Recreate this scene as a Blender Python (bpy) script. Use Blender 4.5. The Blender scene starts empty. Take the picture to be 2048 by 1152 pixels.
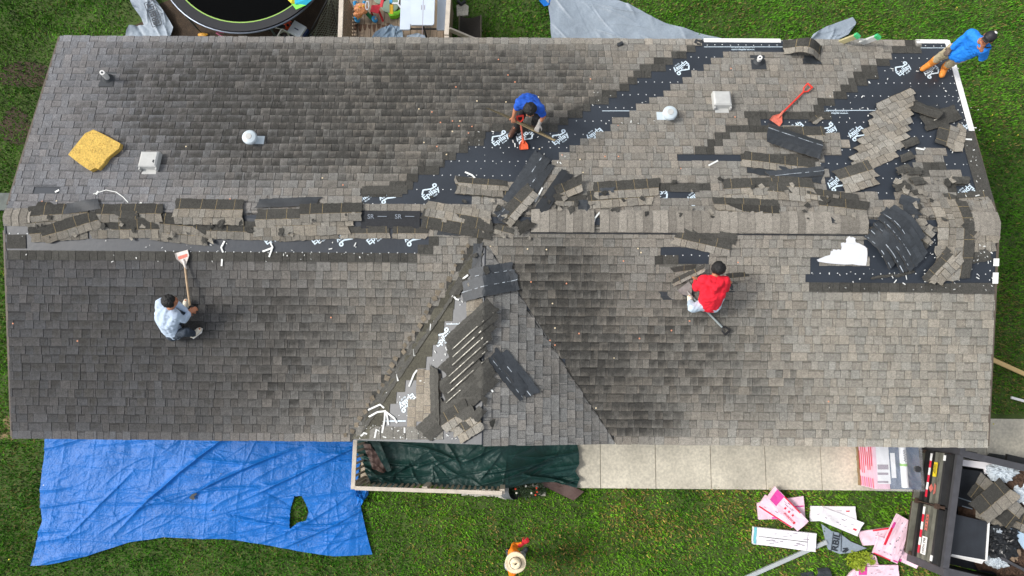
import bpy, math, random
import numpy as np
from mathutils import Vector, Matrix, noise as mnoise

rng = random.Random(7)
nr = np.random.RandomState(11)
SC = bpy.context.scene
COL = SC.collection

# ------------------------------------------------------------------ camera
EAVE = 2.60                      # height of the eaves
HALF_L, HALF_W, RISE = 8.142, 3.60, 0.761
FPX = 1330.0
CAM = np.array([0.310, -2.737, EAVE + 11.370])
YAW, TILT, ROLL = 0.0488, 0.1511, -0.0404


def _cam_axes():
    F = np.array([0, math.sin(TILT), -math.cos(TILT)])
    U = np.array([0, math.cos(TILT), math.sin(TILT)])
    R = np.array([1.0, 0, 0])
    c, s = math.cos(YAW), math.sin(YAW)
    Z = np.array([[c, -s, 0], [s, c, 0], [0, 0, 1]])
    F, U, R = Z @ F, Z @ U, Z @ R
    c, s = math.cos(ROLL), math.sin(ROLL)
    return F, c * U - s * R, c * R + s * U


CF, CU, CR = _cam_axes()
cam = bpy.data.cameras.new('camera')
cam.sensor_width = 36.0
cam.lens = FPX / 2048.0 * 36.0
cam.clip_end = 500
camo = bpy.data.objects.new('camera', cam)
COL.objects.link(camo)
m = Matrix.Identity(4)
for i in range(3):
    m[i][0], m[i][1], m[i][2], m[i][3] = CR[i], CU[i], -CF[i], CAM[i]
camo.matrix_world = m
SC.camera = camo

# ------------------------------------------------------------------ light
SUN_EL, SUN_AZ = math.radians(44), math.radians(274)     # azimuth clockwise from +Y
world = bpy.data.worlds.new('World')
SC.world = world
world.use_nodes = True
wn = world.node_tree.nodes
sky = wn.new('ShaderNodeTexSky')
sky.sky_type = 'NISHITA'
sky.sun_disc = False
sky.sun_elevation = SUN_EL
sky.sun_rotation = SUN_AZ
sky.dust_density = 3.0
sky.air_density = 1.0
wn['Background'].inputs['Strength'].default_value = 0.15
hz = wn.new('ShaderNodeHueSaturation')          # thin bright cloud: the sky's blue is mostly washed out
hz.inputs['Saturation'].default_value = 0.30
world.node_tree.links.new(sky.outputs[0], hz.inputs['Color'])
world.node_tree.links.new(hz.outputs[0], wn['Background'].inputs['Color'])
sun = bpy.data.lights.new('sun', 'SUN')
sun.energy = 1.5
sun.angle = math.radians(12)
sun.color = (1.0, 0.95, 0.88)
suno = bpy.data.objects.new('sun', sun)
COL.objects.link(suno)
SD = Vector((math.sin(SUN_AZ) * math.cos(SUN_EL), math.cos(SUN_AZ) * math.cos(SUN_EL), math.sin(SUN_EL)))
suno.rotation_euler = SD.to_track_quat('Z', 'Y').to_euler()
suno.location = SD * 40
SC.view_settings.view_transform = 'Standard'
SC.view_settings.look = 'None'
SC.view_settings.gamma = 1.0
SC.view_settings.exposure = 0.55


# ------------------------------------------------------------------ pixel <-> place
def proj(P):
    d = np.asarray(P, float) - CAM
    z = d @ CF
    return 1024 + FPX * (d @ CR) / z, 576 - FPX * (d @ CU) / z


def ray(px, py):
    d = CF * FPX + CR * (px - 1024) + CU * (576 - py)
    return d / np.linalg.norm(d)


def G(px, py, z=0.0):
    d = ray(px, py)
    t = (z - CAM[2]) / d[2]
    return CAM + d * t


GX = 0.0
GH = 0.0
GW = 2.2


def zmain(x, y):
    return EAVE + RISE * (1 - abs(y) / HALF_W)


def zgab(x, y):
    return EAVE + GH * (1 - abs(x - GX) / GW)


def zroof(x, y):
    z = zmain(x, y)
    if y < 0 and GH > 0 and abs(x - GX) < GW:
        z = max(z, zgab(x, y))
    return z


def R(px, py, h=0.0):
    """point h above the roof surface under a pixel"""
    d = ray(px, py)
    t = (EAVE + RISE + 3 - CAM[2]) / d[2]
    lo, hi = t, (EAVE - 1.2 - CAM[2]) / d[2]
    for _ in range(46):
        mid = 0.5 * (lo + hi)
        p = CAM + d * mid
        if p[2] > zroof(p[0], p[1]) + h:
            lo = mid
        else:
            hi = mid
    return CAM + d * hi


_p = R(965, 480)
GH = _p[2] - EAVE
_l, _r = R(706, 874), R(1231, 886)
GH0 = GH
GH = GH0
GX = 0.5 * (_l[0] + _r[0])
GW = 0.5 * (_r[0] - _l[0])


def rnorm(x, y):
    e = 0.01
    n = np.array([-(zroof(x + e, y) - zroof(x - e, y)) / (2 * e), -(zroof(x, y + e) - zroof(x, y - e)) / (2 * e), 1.0])
    return n / np.linalg.norm(n)


def inpoly(px, py, poly):
    px = np.asarray(px, float); py = np.asarray(py, float)
    r = np.zeros(px.shape, bool)
    n = len(poly)
    for i in range(n):
        x0, y0 = poly[i]; x1, y1 = poly[(i + 1) % n]
        c = ((y0 > py) != (y1 > py))
        with np.errstate(divide='ignore', invalid='ignore'):
            xi = (x1 - x0) * (py - y0) / ((y1 - y0) if y1 != y0 else 1e-9) + x0
        r ^= c & (px < xi)
    return r


def vn(x, y, seed=0):
    """smooth value noise 0..1"""
    x = np.asarray(x, float); y = np.asarray(y, float)
    xi = np.floor(x); yi = np.floor(y)
    fx = x - xi; fy = y - yi
    fx = fx * fx * (3 - 2 * fx); fy = fy * fy * (3 - 2 * fy)

    def h(a, b):
        v = np.sin(a * 127.1 + b * 311.7 + seed * 74.7) * 43758.5453
        return v - np.floor(v)
    return (h(xi, yi) * (1 - fx) + h(xi + 1, yi) * fx) * (1 - fy) + (h(xi, yi + 1) * (1 - fx) + h(xi + 1, yi + 1) * fx) * fy


def fbm(x, y, seed=0, o=3):
    s = 0; a = 0.5; t = 0
    for i in range(o):
        s = s + a * vn(x * 2 ** i, y * 2 ** i, seed + i * 5); t += a; a *= 0.5
    return s / t


# ------------------------------------------------------------------ materials
def srgb(r, g, b):
    f = lambda c: (c / 12.92 if c <= 0.04045 else ((c + 0.055) / 1.055) ** 2.4)
    return tuple(f(v / 255.0) for v in (r, g, b))


MATS = {}


def M(name, col=(0.5, 0.5, 0.5), rough=0.6, var=0.15, scale=12.0, bump=0.0, bscale=60.0, metallic=0.0, attr=False,
      spec=0.5, stretch=None, alpha=1.0, trans=0.0, fine=0.0, fscale=150.0):
    if name in MATS:
        return MATS[name]
    mt = bpy.data.materials.new(name)
    mt.use_nodes = True
    nt = mt.node_tree; N = nt.nodes; L = nt.links
    b = N['Principled BSDF']
    b.inputs['Roughness'].default_value = rough
    b.inputs['Metallic'].default_value = metallic
    b.inputs['Specular IOR Level'].default_value = spec
    if alpha < 1:
        b.inputs['Alpha'].default_value = alpha
    tc = N.new('ShaderNodeTexCoord')
    src = tc.outputs['Object']
    if stretch:
        mp = N.new('ShaderNodeMapping'); mp.inputs['Scale'].default_value = stretch
        L.new(src, mp.inputs['Vector']); src = mp.outputs['Vector']
    if attr:
        at = N.new('ShaderNodeAttribute'); at.attribute_name = 'Col'
        c0 = at.outputs['Color']
    else:
        rg = N.new('ShaderNodeRGB'); rg.outputs[0].default_value = (*col, 1)
        c0 = rg.outputs[0]

    def mul(c, sc, amount, detail=4):
        nz = N.new('ShaderNodeTexNoise'); nz.inputs['Scale'].default_value = sc; nz.inputs['Detail'].default_value = detail
        L.new(src, nz.inputs['Vector'])
        mr = N.new('ShaderNodeMapRange')
        mr.inputs['From Min'].default_value = 0.3; mr.inputs['From Max'].default_value = 0.7
        mr.inputs['To Min'].default_value = 1 - amount; mr.inputs['To Max'].default_value = 1 + amount
        L.new(nz.outputs['Fac'], mr.inputs['Value'])
        mx = N.new('ShaderNodeMix'); mx.data_type = 'RGBA'; mx.blend_type = 'MULTIPLY'
        mx.inputs['Factor'].default_value = 1.0
        L.new(c, mx.inputs['A']); L.new(mr.outputs['Result'], mx.inputs['B'])
        return mx.outputs['Result']
    if var > 0:
        c0 = mul(c0, scale, var)
    if fine > 0:
        c0 = mul(c0, fscale, fine, 2)
    L.new(c0, b.inputs['Base Color'])
    if bump > 0:
        nz = N.new('ShaderNodeTexNoise'); nz.inputs['Scale'].default_value = bscale; nz.inputs['Detail'].default_value = 5
        L.new(src, nz.inputs['Vector'])
        bp = N.new('ShaderNodeBump'); bp.inputs['Strength'].default_value = bump; bp.inputs['Distance'].default_value = 0.02
        L.new(nz.outputs['Fac'], bp.inputs['Height']); L.new(bp.outputs['Normal'], b.inputs['Normal'])
    MATS[name] = mt
    return mt


# ------------------------------------------------------------------ mesh building
def tag(o, label=None, cat=None, group=None, kind=None):
    if label: o['label'] = label
    if cat: o['category'] = cat
    if group: o['group'] = group
    if kind: o['kind'] = kind
    return o


def wloc(o):
    v = np.zeros(3)
    while o is not None:
        v += np.array(o.location); o = o.parent
    return v


def mesh(name, V, Fc, mats, mi=None, col=None, smooth=False):
    V = np.asarray(V, float)
    me = bpy.data.meshes.new(name)
    me.from_pydata([tuple(v) for v in V], [], [tuple(int(i) for i in f) for f in Fc])
    if not isinstance(mats, (list, tuple)):
        mats = [mats]
    for a in mats:
        me.materials.append(a)
    if mi is not None:
        me.polygons.foreach_set('material_index', np.asarray(mi, np.int32))
    if col is not None:
        col = np.asarray(col, float)
        if len(col) == len(V):
            at = me.color_attributes.new('Col', 'FLOAT_COLOR', 'POINT')
            c = np.ones((len(V), 4)); c[:, :3] = col
        else:                                   # one colour per face
            at = me.color_attributes.new('Col', 'FLOAT_COLOR', 'CORNER')
            n = np.array([len(f) for f in Fc])
            c = np.ones((n.sum(), 4)); c[:, :3] = np.repeat(col, n, 0)
        at.data.foreach_set('color', c.ravel())
    if smooth:
        me.polygons.foreach_set('use_smooth', np.ones(len(me.polygons), bool))
    me.update()
    return me


def thing(name, label, cat, loc, group=None, kind=None):
    o = bpy.data.objects.new(name, None)
    o.empty_display_size = 0.2
    COL.objects.link(o)
    o.location = tuple(float(v) for v in loc)
    return tag(o, label, cat, group, kind)


def part(name, vf, mat, parent=None, label=None, col=None, mi=None, smooth=False, kind=None):
    """vf = (world verts, faces); child of parent, or a one-mesh thing"""
    V, Fc = vf
    V = np.asarray(V, float)
    if parent is None:
        org = V.mean(0); org[2] = V[:, 2].min()
    else:
        org = wloc(parent)
    o = bpy.data.objects.new(name, mesh(name, V - org, Fc, mat, mi, col, smooth))
    COL.objects.link(o)
    if parent is None:
        o.location = org
    else:
        o.parent = parent
    if label: o['label'] = label
    if kind: o['kind'] = kind
    return o


def solo(name, label, cat, vf, mat, group=None, kind=None, **k):
    return tag(part(name, vf, mat, None, **k), label, cat, group, kind)


def join(*vfs):
    V = []; Fc = []; n = 0
    for v, f in vfs:
        v = np.asarray(v, float)
        V.append(v); Fc += [tuple(i + n for i in q) for q in f]; n += len(v)
    return np.concatenate(V), Fc


BOXF = [(0, 3, 2, 1), (4, 5, 6, 7), (0, 1, 5, 4), (1, 2, 6, 5), (2, 3, 7, 6), (3, 0, 4, 7)]


def frame_box(O, ex, ey, ez, a, b):
    """box from local corner a to b in frame O,ex,ey,ez"""
    O, ex, ey, ez = [np.asarray(q, float) for q in (O, ex, ey, ez)]
    q = [(a[0], a[1], a[2]), (b[0], a[1], a[2]), (b[0], b[1], a[2]), (a[0], b[1], a[2]),
         (a[0], a[1], b[2]), (b[0], a[1], b[2]), (b[0], b[1], b[2]), (a[0], b[1], b[2])]
    return np.array([O + ex * x + ey * y + ez * z for x, y, z in q]), list(BOXF)


E3 = np.eye(3)


def box(a, b):
    return frame_box((0, 0, 0), E3[0], E3[1], E3[2], a, b)


def unit(v):
    v = np.asarray(v, float)
    return v / (np.linalg.norm(v) + 1e-12)


def bar(P, Q, w, h, up=(0, 0, 1)):
    P = np.asarray(P, float); Q = np.asarray(Q, float)
    L = np.linalg.norm(Q - P); ex = (Q - P) / L
    ey = np.cross(up, ex)
    if np.linalg.norm(ey) < 1e-3:
        ey = np.cross((0, 1, 0), ex)
    ey = unit(ey); ez = np.cross(ex, ey)
    return frame_box(P, ex, ey, ez, (0, -w / 2, -h / 2), (L, w / 2, h / 2))


def tube(pts, r, n=10, cap=True):
    pts = [np.asarray(p, float) for p in pts]
    rs = r if isinstance(r, (list, tuple)) else [r] * len(pts)
    V = []; Fc = []
    ref = None
    for i, p in enumerate(pts):
        d = unit(pts[min(i + 1, len(pts) - 1)] - pts[max(i - 1, 0)])
        if ref is None:
            ref = np.array([0, 0, 1.0]) if abs(d[2]) < 0.9 else np.array([1.0, 0, 0])
        a = unit(np.cross(d, ref)); b = np.cross(d, a); ref = np.cross(a, d)
        ref = unit(ref)
        for k in range(n):
            t = 2 * math.pi * k / n
            V.append(p + rs[i] * (math.cos(t) * a + math.sin(t) * b))
    for i in range(len(pts) - 1):
        for k in range(n):
            Fc.append((i * n + k, i * n + (k + 1) % n, (i + 1) * n + (k + 1) % n, (i + 1) * n + k))
    if cap:
        Fc.append(tuple(range(n - 1, -1, -1)))
        Fc.append(tuple((len(pts) - 1) * n + k for k in range(n)))
    return np.array(V), Fc


def lathe(O, axis, prof, n=24):
    """prof list of (r, h) along axis"""
    axis = unit(axis)
    a = unit(np.cross(axis, (0.3, 1, 0.2))); b = np.cross(axis, a)
    V = []; Fc = []
    for r, h in prof:
        for k in range(n):
            t = 2 * math.pi * k / n
            V.append(np.asarray(O) + axis * h + r * (math.cos(t) * a + math.sin(t) * b))
    for i in range(len(prof) - 1):
        for k in range(n):
            Fc.append((i * n + k, i * n + (k + 1) % n, (i + 1) * n + (k + 1) % n, (i + 1) * n + k))
    Fc.append(tuple(range(n - 1, -1, -1)))
    Fc.append(tuple((len(prof) - 1) * n + k for k in range(n)))
    return np.array(V), Fc


def sphere(c, r, nu=14, nv=9):
    r = np.asarray(r, float) * np.ones(3)
    V = [np.array([0, 0, 1.0])]
    for i in range(1, nv):
        for k in range(nu):
            t = math.pi * i / nv; p = 2 * math.pi * k / nu
            V.append(np.array([math.sin(t) * math.cos(p), math.sin(t) * math.sin(p), math.cos(t)]))
    V.append(np.array([0, 0, -1.0]))
    Fc = []
    for k in range(nu):
        Fc.append((0, 1 + k, 1 + (k + 1) % nu))
        Fc.append((len(V) - 1, len(V) - 1 - nu + (k + 1) % nu, len(V) - 1 - nu + k))
    for i in range(nv - 2):
        for k in range(nu):
            a = 1 + i * nu
            Fc.append((a + k, a + nu + k, a + nu + (k + 1) % nu, a + (k + 1) % nu))
    return np.array(V) * r + np.asarray(c, float), Fc


def blob(c, r, seed=0, amp=0.35, freq=2.2, nu=40, nv=24, crumple=True):
    V, Fc = sphere((0, 0, 0), 1, nu, nv)
    o = Vector((seed * 3.1, seed * 1.7, seed * 0.9))
    out = []
    for v in V:
        p = Vector(v) * freq + o
        d = mnoise.noise(p) * 0.6
        if crumple:
            d += (abs(mnoise.noise(p * 2.3)) - 0.2) * 0.8
        out.append(v * (1 + amp * d))
    return np.array(out) * np.asarray(r, float) + np.asarray(c, float), Fc


def extrude(poly, th):
    """poly: list of 3-D points (closed outline, counter-clockwise seen from above); thickened downward"""
    P = np.array(poly, float); n = len(P)
    V = np.concatenate([P, P - np.array([0, 0, th])])
    Fc = [tuple(range(n)), tuple(range(2 * n - 1, n - 1, -1))]
    for i in range(n):
        j = (i + 1) % n
        Fc.append((i, n + i, n + j, j))
    return V, Fc


def text2d(s, size=1.0, bold=0.0):
    cu = bpy.data.curves.new('lettering', 'FONT')
    cu.body = s; cu.size = size; cu.offset = bold
    cu.resolution_u = 3; cu.fill_mode = 'FRONT'
    ob = bpy.data.objects.new('lettering', cu)
    COL.objects.link(ob)
    dg = bpy.context.evaluated_depsgraph_get()
    me = bpy.data.meshes.new_from_object(ob.evaluated_get(dg))
    V = np.array([tuple(v.co) for v in me.vertices]); Fc = [tuple(p.vertices) for p in me.polygons]
    bpy.data.objects.remove(ob); bpy.data.curves.remove(cu); bpy.data.meshes.remove(me)
    if len(V) == 0:
        return np.zeros((0, 2)), []
    return V[:, :2], Fc


def text_on(s, O, ex, ey, width=None, height=None, bold=0.0, lift=0.004):
    """lettering centred on O in the plane ex, ey"""
    V, Fc = text2d(s, 1.0, bold)
    lo, hi = V.min(0), V.max(0)
    V = V - (lo + hi) / 2
    sx = (width / (hi[0] - lo[0])) if width else None
    sy = (height / (hi[1] - lo[1])) if height else None
    sx = sx or sy; sy = sy or sx
    ex = unit(ex); ey = unit(ey); n = np.cross(ex, ey)
    return np.array([np.asarray(O) + ex * x * sx + ey * y * sy + n * lift for x, y in V]), Fc


def coons(top, right, bottom, left, nu, nv):
    """grid between four polylines of (x,y) running left-right / top-bottom"""
    def samp(pl, n):
        pl = np.array(pl, float)
        d = np.r_[0, np.cumsum(np.linalg.norm(np.diff(pl, axis=0), axis=1))]
        t = np.linspace(0, d[-1], n)
        return np.stack([np.interp(t, d, pl[:, k]) for k in range(2)], 1)
    T, B = samp(top, nu + 1), samp(bottom, nu + 1)
    Lf, Rt = samp(left, nv + 1), samp(right, nv + 1)
    u = np.linspace(0, 1, nu + 1)[None, :, None]; v = np.linspace(0, 1, nv + 1)[:, None, None]
    P = (1 - v) * T[None] + v * B[None] + (1 - u) * Lf[:, None] + u * Rt[:, None] - (
        (1 - u) * (1 - v) * T[0] + u * (1 - v) * T[-1] + (1 - u) * v * B[0] + u * v * B[-1])
    return P.reshape(-1, 2)


def gridfaces(nu, nv):
    return [(j * (nu + 1) + i, (j + 1) * (nu + 1) + i, (j + 1) * (nu + 1) + i + 1, j * (nu + 1) + i + 1)
            for j in range(nv) for i in range(nu)]


def creases(X, Y, n, ang, spread, lmin, lmax, w, amp, seed):
    """sharp folded creases: height field at points X,Y"""
    r = np.random.RandomState(seed)
    x0, x1, y0, y1 = X.min(), X.max(), Y.min(), Y.max()
    H = np.zeros_like(X)
    for i in range(n):
        cx, cy = r.uniform(x0, x1), r.uniform(y0, y1)
        a = ang + r.normal() * spread
        L = r.uniform(lmin, lmax)
        ww = w * r.uniform(0.4, 1.6); am = amp * r.uniform(0.3, 1.3) * (1 if r.rand() < 0.75 else -0.6)
        bow = r.normal() * 0.15
        dx, dy = X - cx, Y - cy
        s = (dx * math.cos(a) + dy * math.sin(a)) / (L / 2)
        t = -dx * math.sin(a) + dy * math.cos(a) + bow * L * s * s * 0.3
        m_ = (abs(s) < 1.2)
        e = np.exp(-(s * 1.1) ** 4)
        asym = np.where(t > 0, 1.0, 2.2)
        H += np.where(m_, am * e * np.exp(-abs(t) / ww * asym), 0)
    return H


def sheet(P2, z, nu, nv, H, keep=None, th=0.0):
    """world verts from XY grid + heights"""
    V = np.stack([P2[:, 0], P2[:, 1], z + H], 1)
    Fc = gridfaces(nu, nv)
    if keep is not None:
        Fc = [f for f in Fc if all(keep[i] for i in f)]
    return V, Fc


def px2w(pl, z=0.0):
    return [tuple(G(x, y, z)[:2]) for x, y in pl]

# ================================================================== setting
m_soil = M('soil', srgb(66, 84, 34), 0.95, 0.3, 3.0, 0.4, 40, fine=0.35, fscale=60)
Rr = 60.0
g = part('ground', (np.array([(-Rr, -Rr, 0), (Rr, -Rr, 0), (Rr, Rr, 0), (-Rr, Rr, 0)]), [(0, 1, 2, 3)]), m_soil)
tag(g, kind='structure')

m_bare = M('bare_soil', srgb(64, 52, 40), 0.95, 0.35, 5.0, 0.5, 30, fine=0.4, fscale=50)
m_dryg = M('worn_ground', srgb(134, 116, 84), 0.95, 0.3, 6.0, 0.4, 30, fine=0.4, fscale=50)
_k = 0
for cx, cy, rx, ry, mm in ((480, 40, 230, 52, m_bare), (640, 30, 62, 60, m_bare), (45, 150, 60, 26, m_bare), (30, 255, 34, 40, m_bare), (20, 845, 16, 14, m_dryg), (15, 872, 22, 8, m_dryg)):
    pl = []
    for k in range(26):
        t = 2 * math.pi * k / 26; q = 0.72 + 0.5 * float(fbm(np.array([math.cos(t) * 1.7 + cx]), np.array([math.sin(t) * 1.7 + cy]), 2)[0])
        P = G(cx + rx * q * math.cos(t), cy - ry * q * math.sin(t), 0.004 + 0.0006 * _k); pl.append(P)
    _k += 1
    if np.cross(pl[1] - pl[0], pl[2] - pl[0])[2] < 0: pl = pl[::-1]
    tag(part('bare_ground', (np.array(pl), [tuple(range(26))]), mm), kind='structure')

# concrete walk in front of the house, slabs with tooled joints
m_conc = M('concrete', srgb(194, 188, 172), 0.85, 0.20, 1.3, 0.2, 90, fine=0.16, fscale=22)
y_hi = -HALF_W + 0.35
WALK = []
jx = [940, 1090, 1201, 1312, 1423, 1533, 1645, 1757, 1869, 1981, 2090, 2200]
vfs = []
for a, b in zip(jx[:-1], jx[1:]):
    def low(px):
        return G(px, 976 + (px - 1150) * 0.0085, 0.05)
    p, q = low(a), low(b)
    up = np.array([0.004, 1.0, 0]); up /= np.linalg.norm(up)
    t0, t1 = (y_hi - p[1]), (y_hi - q[1])
    ga = 0.006
    vfs.append(extrude([p + (ga, 0, 0), q - (ga, 0, 0), q + up * t1 - (ga, 0, 0), p + up * t0 + (ga, 0, 0)], 0.12))
vf = join(*vfs)
w_ = part('path', vf, m_conc)
tag(w_, kind='structure')

# ================================================================== house
m_wall = M('siding', srgb(196, 190, 178), 0.7, 0.06, 3)
m_trim = M('white_trim', srgb(238, 238, 236), 0.45, 0.05, 6)
m_drip_b = M('brown_drip', srgb(88, 78, 68), 0.6, 0.15, 8)
m_under = M('underlayment', srgb(42, 48, 56), 0.42, 0.16, 1.6, 0.10, 14, spec=0.55, fine=0.10, fscale=70)
m_print = M('white_print', srgb(206, 222, 232), 0.5, 0.05, 30)
m_gran = M('shingle_granules', rough=0.9, var=0.16, scale=22, bump=0.5, bscale=170, attr=True, fine=0.42, fscale=105, spec=0.25)
m_asph = M('asphalt_underside', rough=0.55, var=0.2, scale=14, bump=0.2, bscale=60, attr=True, spec=0.5, fine=0.2, fscale=90)
m_capw = M('nail_cap_white', srgb(222, 226, 226), 0.5, 0)

house = thing('house', 'single-storey house seen from above with its half-stripped grey shingle roof', 'house', (0, 0, 0))
WX, WY = HALF_L - 0.30, HALF_W - 0.35
part('wall', box((-WX, -WY, 0), (WX, WY, EAVE - 0.02)), m_wall, house)

L_, W_, E_ = HALF_L, HALF_W, EAVE
ZT = E_ + RISE


def roofz_sheet(pts, off):
    return [np.array([x, y, zroof(x, y) + off]) for x, y in pts]


# roof deck covered in underlayment: two planes and the cross gable
dk = 0.14
V = []; Fc = []
prof = [(-W_, E_), (0, ZT), (W_, E_)]
for x in (-L_, L_):
    for (y, z) in prof: V.append((x, y, z))
    for (y, z) in prof: V.append((x, y, z - dk))
Fc += [(0, 6, 7, 1), (1, 7, 8, 2), (3, 4, 10, 9), (4, 5, 11, 10), (0, 3, 9, 6), (2, 8, 11, 5), (0, 1, 4, 3), (1, 2, 5, 4), (6, 9, 10, 7), (7, 10, 11, 8)]
# gable prism
yv = -W_ * (1 - GH / RISE)
nb = len(V)
V += [(GX - GW, -W_ - 0.003, E_), (GX, -W_ - 0.003, E_ + GH), (GX + GW, -W_ - 0.003, E_), (GX, yv, E_ + GH),
      (GX - GW, -W_ - 0.003, E_ - 0.10), (GX + GW, -W_ - 0.003, E_ - 0.10), (GX - GW + 0.4, -W_ + 0.02, E_ - 0.12), (GX + GW - 0.4, -W_ + 0.02, E_ - 0.12)]
Fc += [(nb, nb + 1, nb + 3), (nb + 1, nb + 2, nb + 3), (nb, nb + 4, nb + 5, nb + 2, nb + 1)]
# lap lines of the underlayment are thin raised edges
roof = part('roof', (np.array(V), Fc), m_under, house)

# ---- torn areas, outlined where they stand on the roof
H1 = [(1405, 78), (1574, 78), (1574, 104), (1458, 105), (1433, 118), (1424, 127), (1394, 141), (1376, 155), (1358, 168), (1334, 181), (1314, 194), (1294, 207),
      (1271, 220), (1251, 233), (1226, 246), (1206, 260), (1184, 274), (1163, 288), (1141, 300), (1124, 314), (1096, 328), (1069, 343), (1040, 380), (960, 400), (905, 411), (850, 411), (720, 411), (720, 389),
      (815, 389), (830, 358), (865, 345), (890, 330), (912, 315), (937, 303), (955, 289), (972, 275), (990, 259), (1112, 257), (1130, 245), (1161, 231), (1183, 217), (1206, 205),
      (1226, 193), (1250, 180), (1270, 168), (1288, 157), (1312, 146), (1330, 134), (1352, 121), (1372, 110), (1390, 95)]
D1 = [(1362, 100), (1330, 114), (1298, 128), (1280, 141), (1258, 154), (1240, 168), (1222, 181), (1195, 193), (1178, 207), (1155, 219), (1135, 232), (1110, 246), (1002, 246), (975, 259), (950, 272), (930, 286), (905, 301),
      (885, 315), (868, 329), (838, 343), (815, 357), (800, 370), (722, 372), (722, 386), (700, 386), (700, 398), (720, 398), (760, 405), (1100, 300), (1420, 90)]
H2 = [(1836, 78), (1900, 78), (1946, 262), (1988, 404), (1910, 404), (1780, 395), (1650, 378), (1655, 345), (1634, 322), (1700, 292), (1688, 275), (1625, 262), (1540, 252), (1500, 240), (1651, 240),
      (1651, 219), (1668, 206), (1692, 193), (1708, 179), (1725, 166), (1742, 153), (1761, 140), (1785, 127), (1785, 113), (1840, 110)]
D2 = [(1820, 84), (1850, 92), (1840, 112), (1820, 135), (1700, 250), (1560, 252), (1496, 250), (1496, 222), (1630, 222), (1630, 210), (1650, 198), (1666, 185), (1688, 172), (1706, 158), (1720, 146), (1738, 132), (1758, 121), (1782, 109), (1800, 96)]
H3 = [(1356, 316), (1420, 303), (1494, 318), (1494, 329), (1356, 329)]
D3 = [(1496, 222), (1545, 222), (1545, 262), (1462, 262), (1452, 275), (1440, 290), (1420, 303), (1630, 303), (1630, 318), (1369, 318), (1369, 304), (1394, 304), (1394, 288), (1414, 288), (1414, 275), (1434, 275), (1434, 262), (1454, 262), (1454, 247), (1496, 247)]
H4 = [(1312, 384), (1400, 384), (1400, 401), (1312, 401)]
D4 = [(1312, 367), (1424, 367), (1424, 386), (1312, 386)]
H5 = [(14, 455), (700, 440), (725, 418), (838, 418), (855, 470), (855, 492), (834, 494), (834, 508), (512, 506), (14, 496)]
D5 = [(14, 490), (512, 500), (834, 502), (834, 494), (870, 478), (880, 492), (858, 494), (858, 508), (832, 510), (832, 527), (512, 526), (14, 518)]
H6 = [(1378, 464), (1466, 464), (1466, 474), (1378, 474)]
H7 = [(1322, 496), (1422, 496), (1422, 531), (1350, 531), (1340, 514), (1322, 514)]
D7 = [(1300, 512), (1420, 512), (1420, 531), (1300, 531)]
H8 = [(1620, 521), (1735, 531), (1735, 480), (1810, 468), (1900, 470), (1990, 490), (1990, 566), (1613, 566), (1606, 545)]
D8 = [(1604, 540), (1990, 560), (1990, 589), (1626, 586)]
H9 = [(60, 379), (118, 379), (118, 388), (60, 388)]
K2 = [(1840, 302), (1862, 292), (1890, 290), (1893, 338), (1926, 338), (1930, 366), (1912, 380), (1905, 408), (1770, 408), (1780, 384), (1800, 378), (1812, 345)]   # courses still nailed down inside it
HOLES = [H1, H2, H3, H4, H5, H6, H7, H8]
DARKS = [D1, D2, D3, D4, D5, D7, D8]
HG = [(960, 560), (936, 600), (936, 640), (905, 690), (905, 745), (880, 745), (880, 880), (690, 892), (950, 470), (975, 470)]   # stripped side of the cross gable
KEEPG = [[(930, 596), (966, 596), (968, 660), (935, 690), (930, 690)], [(836, 742), (884, 742), (884, 852), (813, 850), (813, 800), (836, 770)]]


def stain_at(px, py):
    """old algae growth: patches of darker roof"""
    s = 0.0 * px
    for cx, cy, rx, ry, a in [(520, 210, 290, 130, 0.95), (860, 190, 260, 110, 0.85), (780, 300, 220, 60, 0.6), (330, 250, 120, 70, 0.5), (470, 330, 120, 40, 0.6),
                              (250, 700, 330, 190, 0.5), (560, 700, 190, 150, 0.6), (420, 140, 160, 60, 0.55), (640, 260, 330, 90, 0.85), (1010, 240, 120, 70, 0.6), (700, 620, 140, 80, 0.35), (150, 560, 200, 60, 0.35),
                              (1120, 620, 110, 130, 0.95), (1180, 730, 110, 120, 0.95), (1250, 830, 110, 70, 0.85), (1350, 690, 170, 110, 0.55), (1120, 530, 80, 60, 0.5), (1500, 780, 130, 60, 0.35),
                              (1120, 190, 110, 80, 0.55), (1040, 130, 120, 50, 0.4), (1080, 760, 60, 100, 0.45), (1150, 850, 60, 60, 0.5), (120, 460, 120, 25, 0.4)]:
        d = ((px - cx) / rx) ** 2 + ((py - cy) / ry) ** 2
        s = np.maximum(s, a * np.exp(-(d * 0.8) ** 1.5))
    return np.clip(s + (fbm(px / 60.0, py / 45.0, 3) - 0.5) * 0.35 * (0.3 + s), 0, 1)


BASE_T = np.array(srgb(141, 134, 125))
DARK_T = np.array(srgb(60, 59, 56))
HEAD_C = np.array(srgb(70, 69, 65))


def tone_at(px, py):
    """tone of the granules across the roof: bluish grey at the far ends, tan in the middle and on the right"""
    k = np.clip((px - 250) / 500.0, 0, 1)[..., None]
    c = np.array(srgb(124, 124, 126)) * (1 - k) + np.array(srgb(134, 130, 122)) * k
    k2 = np.clip((px - 1250) / 500.0, 0, 1)[..., None] * np.clip((py - 420) / 150.0, 0, 1)[..., None]
    c = c * (1 - k2) + np.array(srgb(147, 143, 133)) * k2
    k3 = (np.clip((700 - px) / 300.0, 0, 1) * np.clip((py - 470) / 40.0, 0, 1))[..., None]
    big = 0.86 + 0.28 * fbm(px / 150.0, py / 110.0, 31, 4)[..., None]
    return c * (1 - k3 * 0.49) * big


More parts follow.
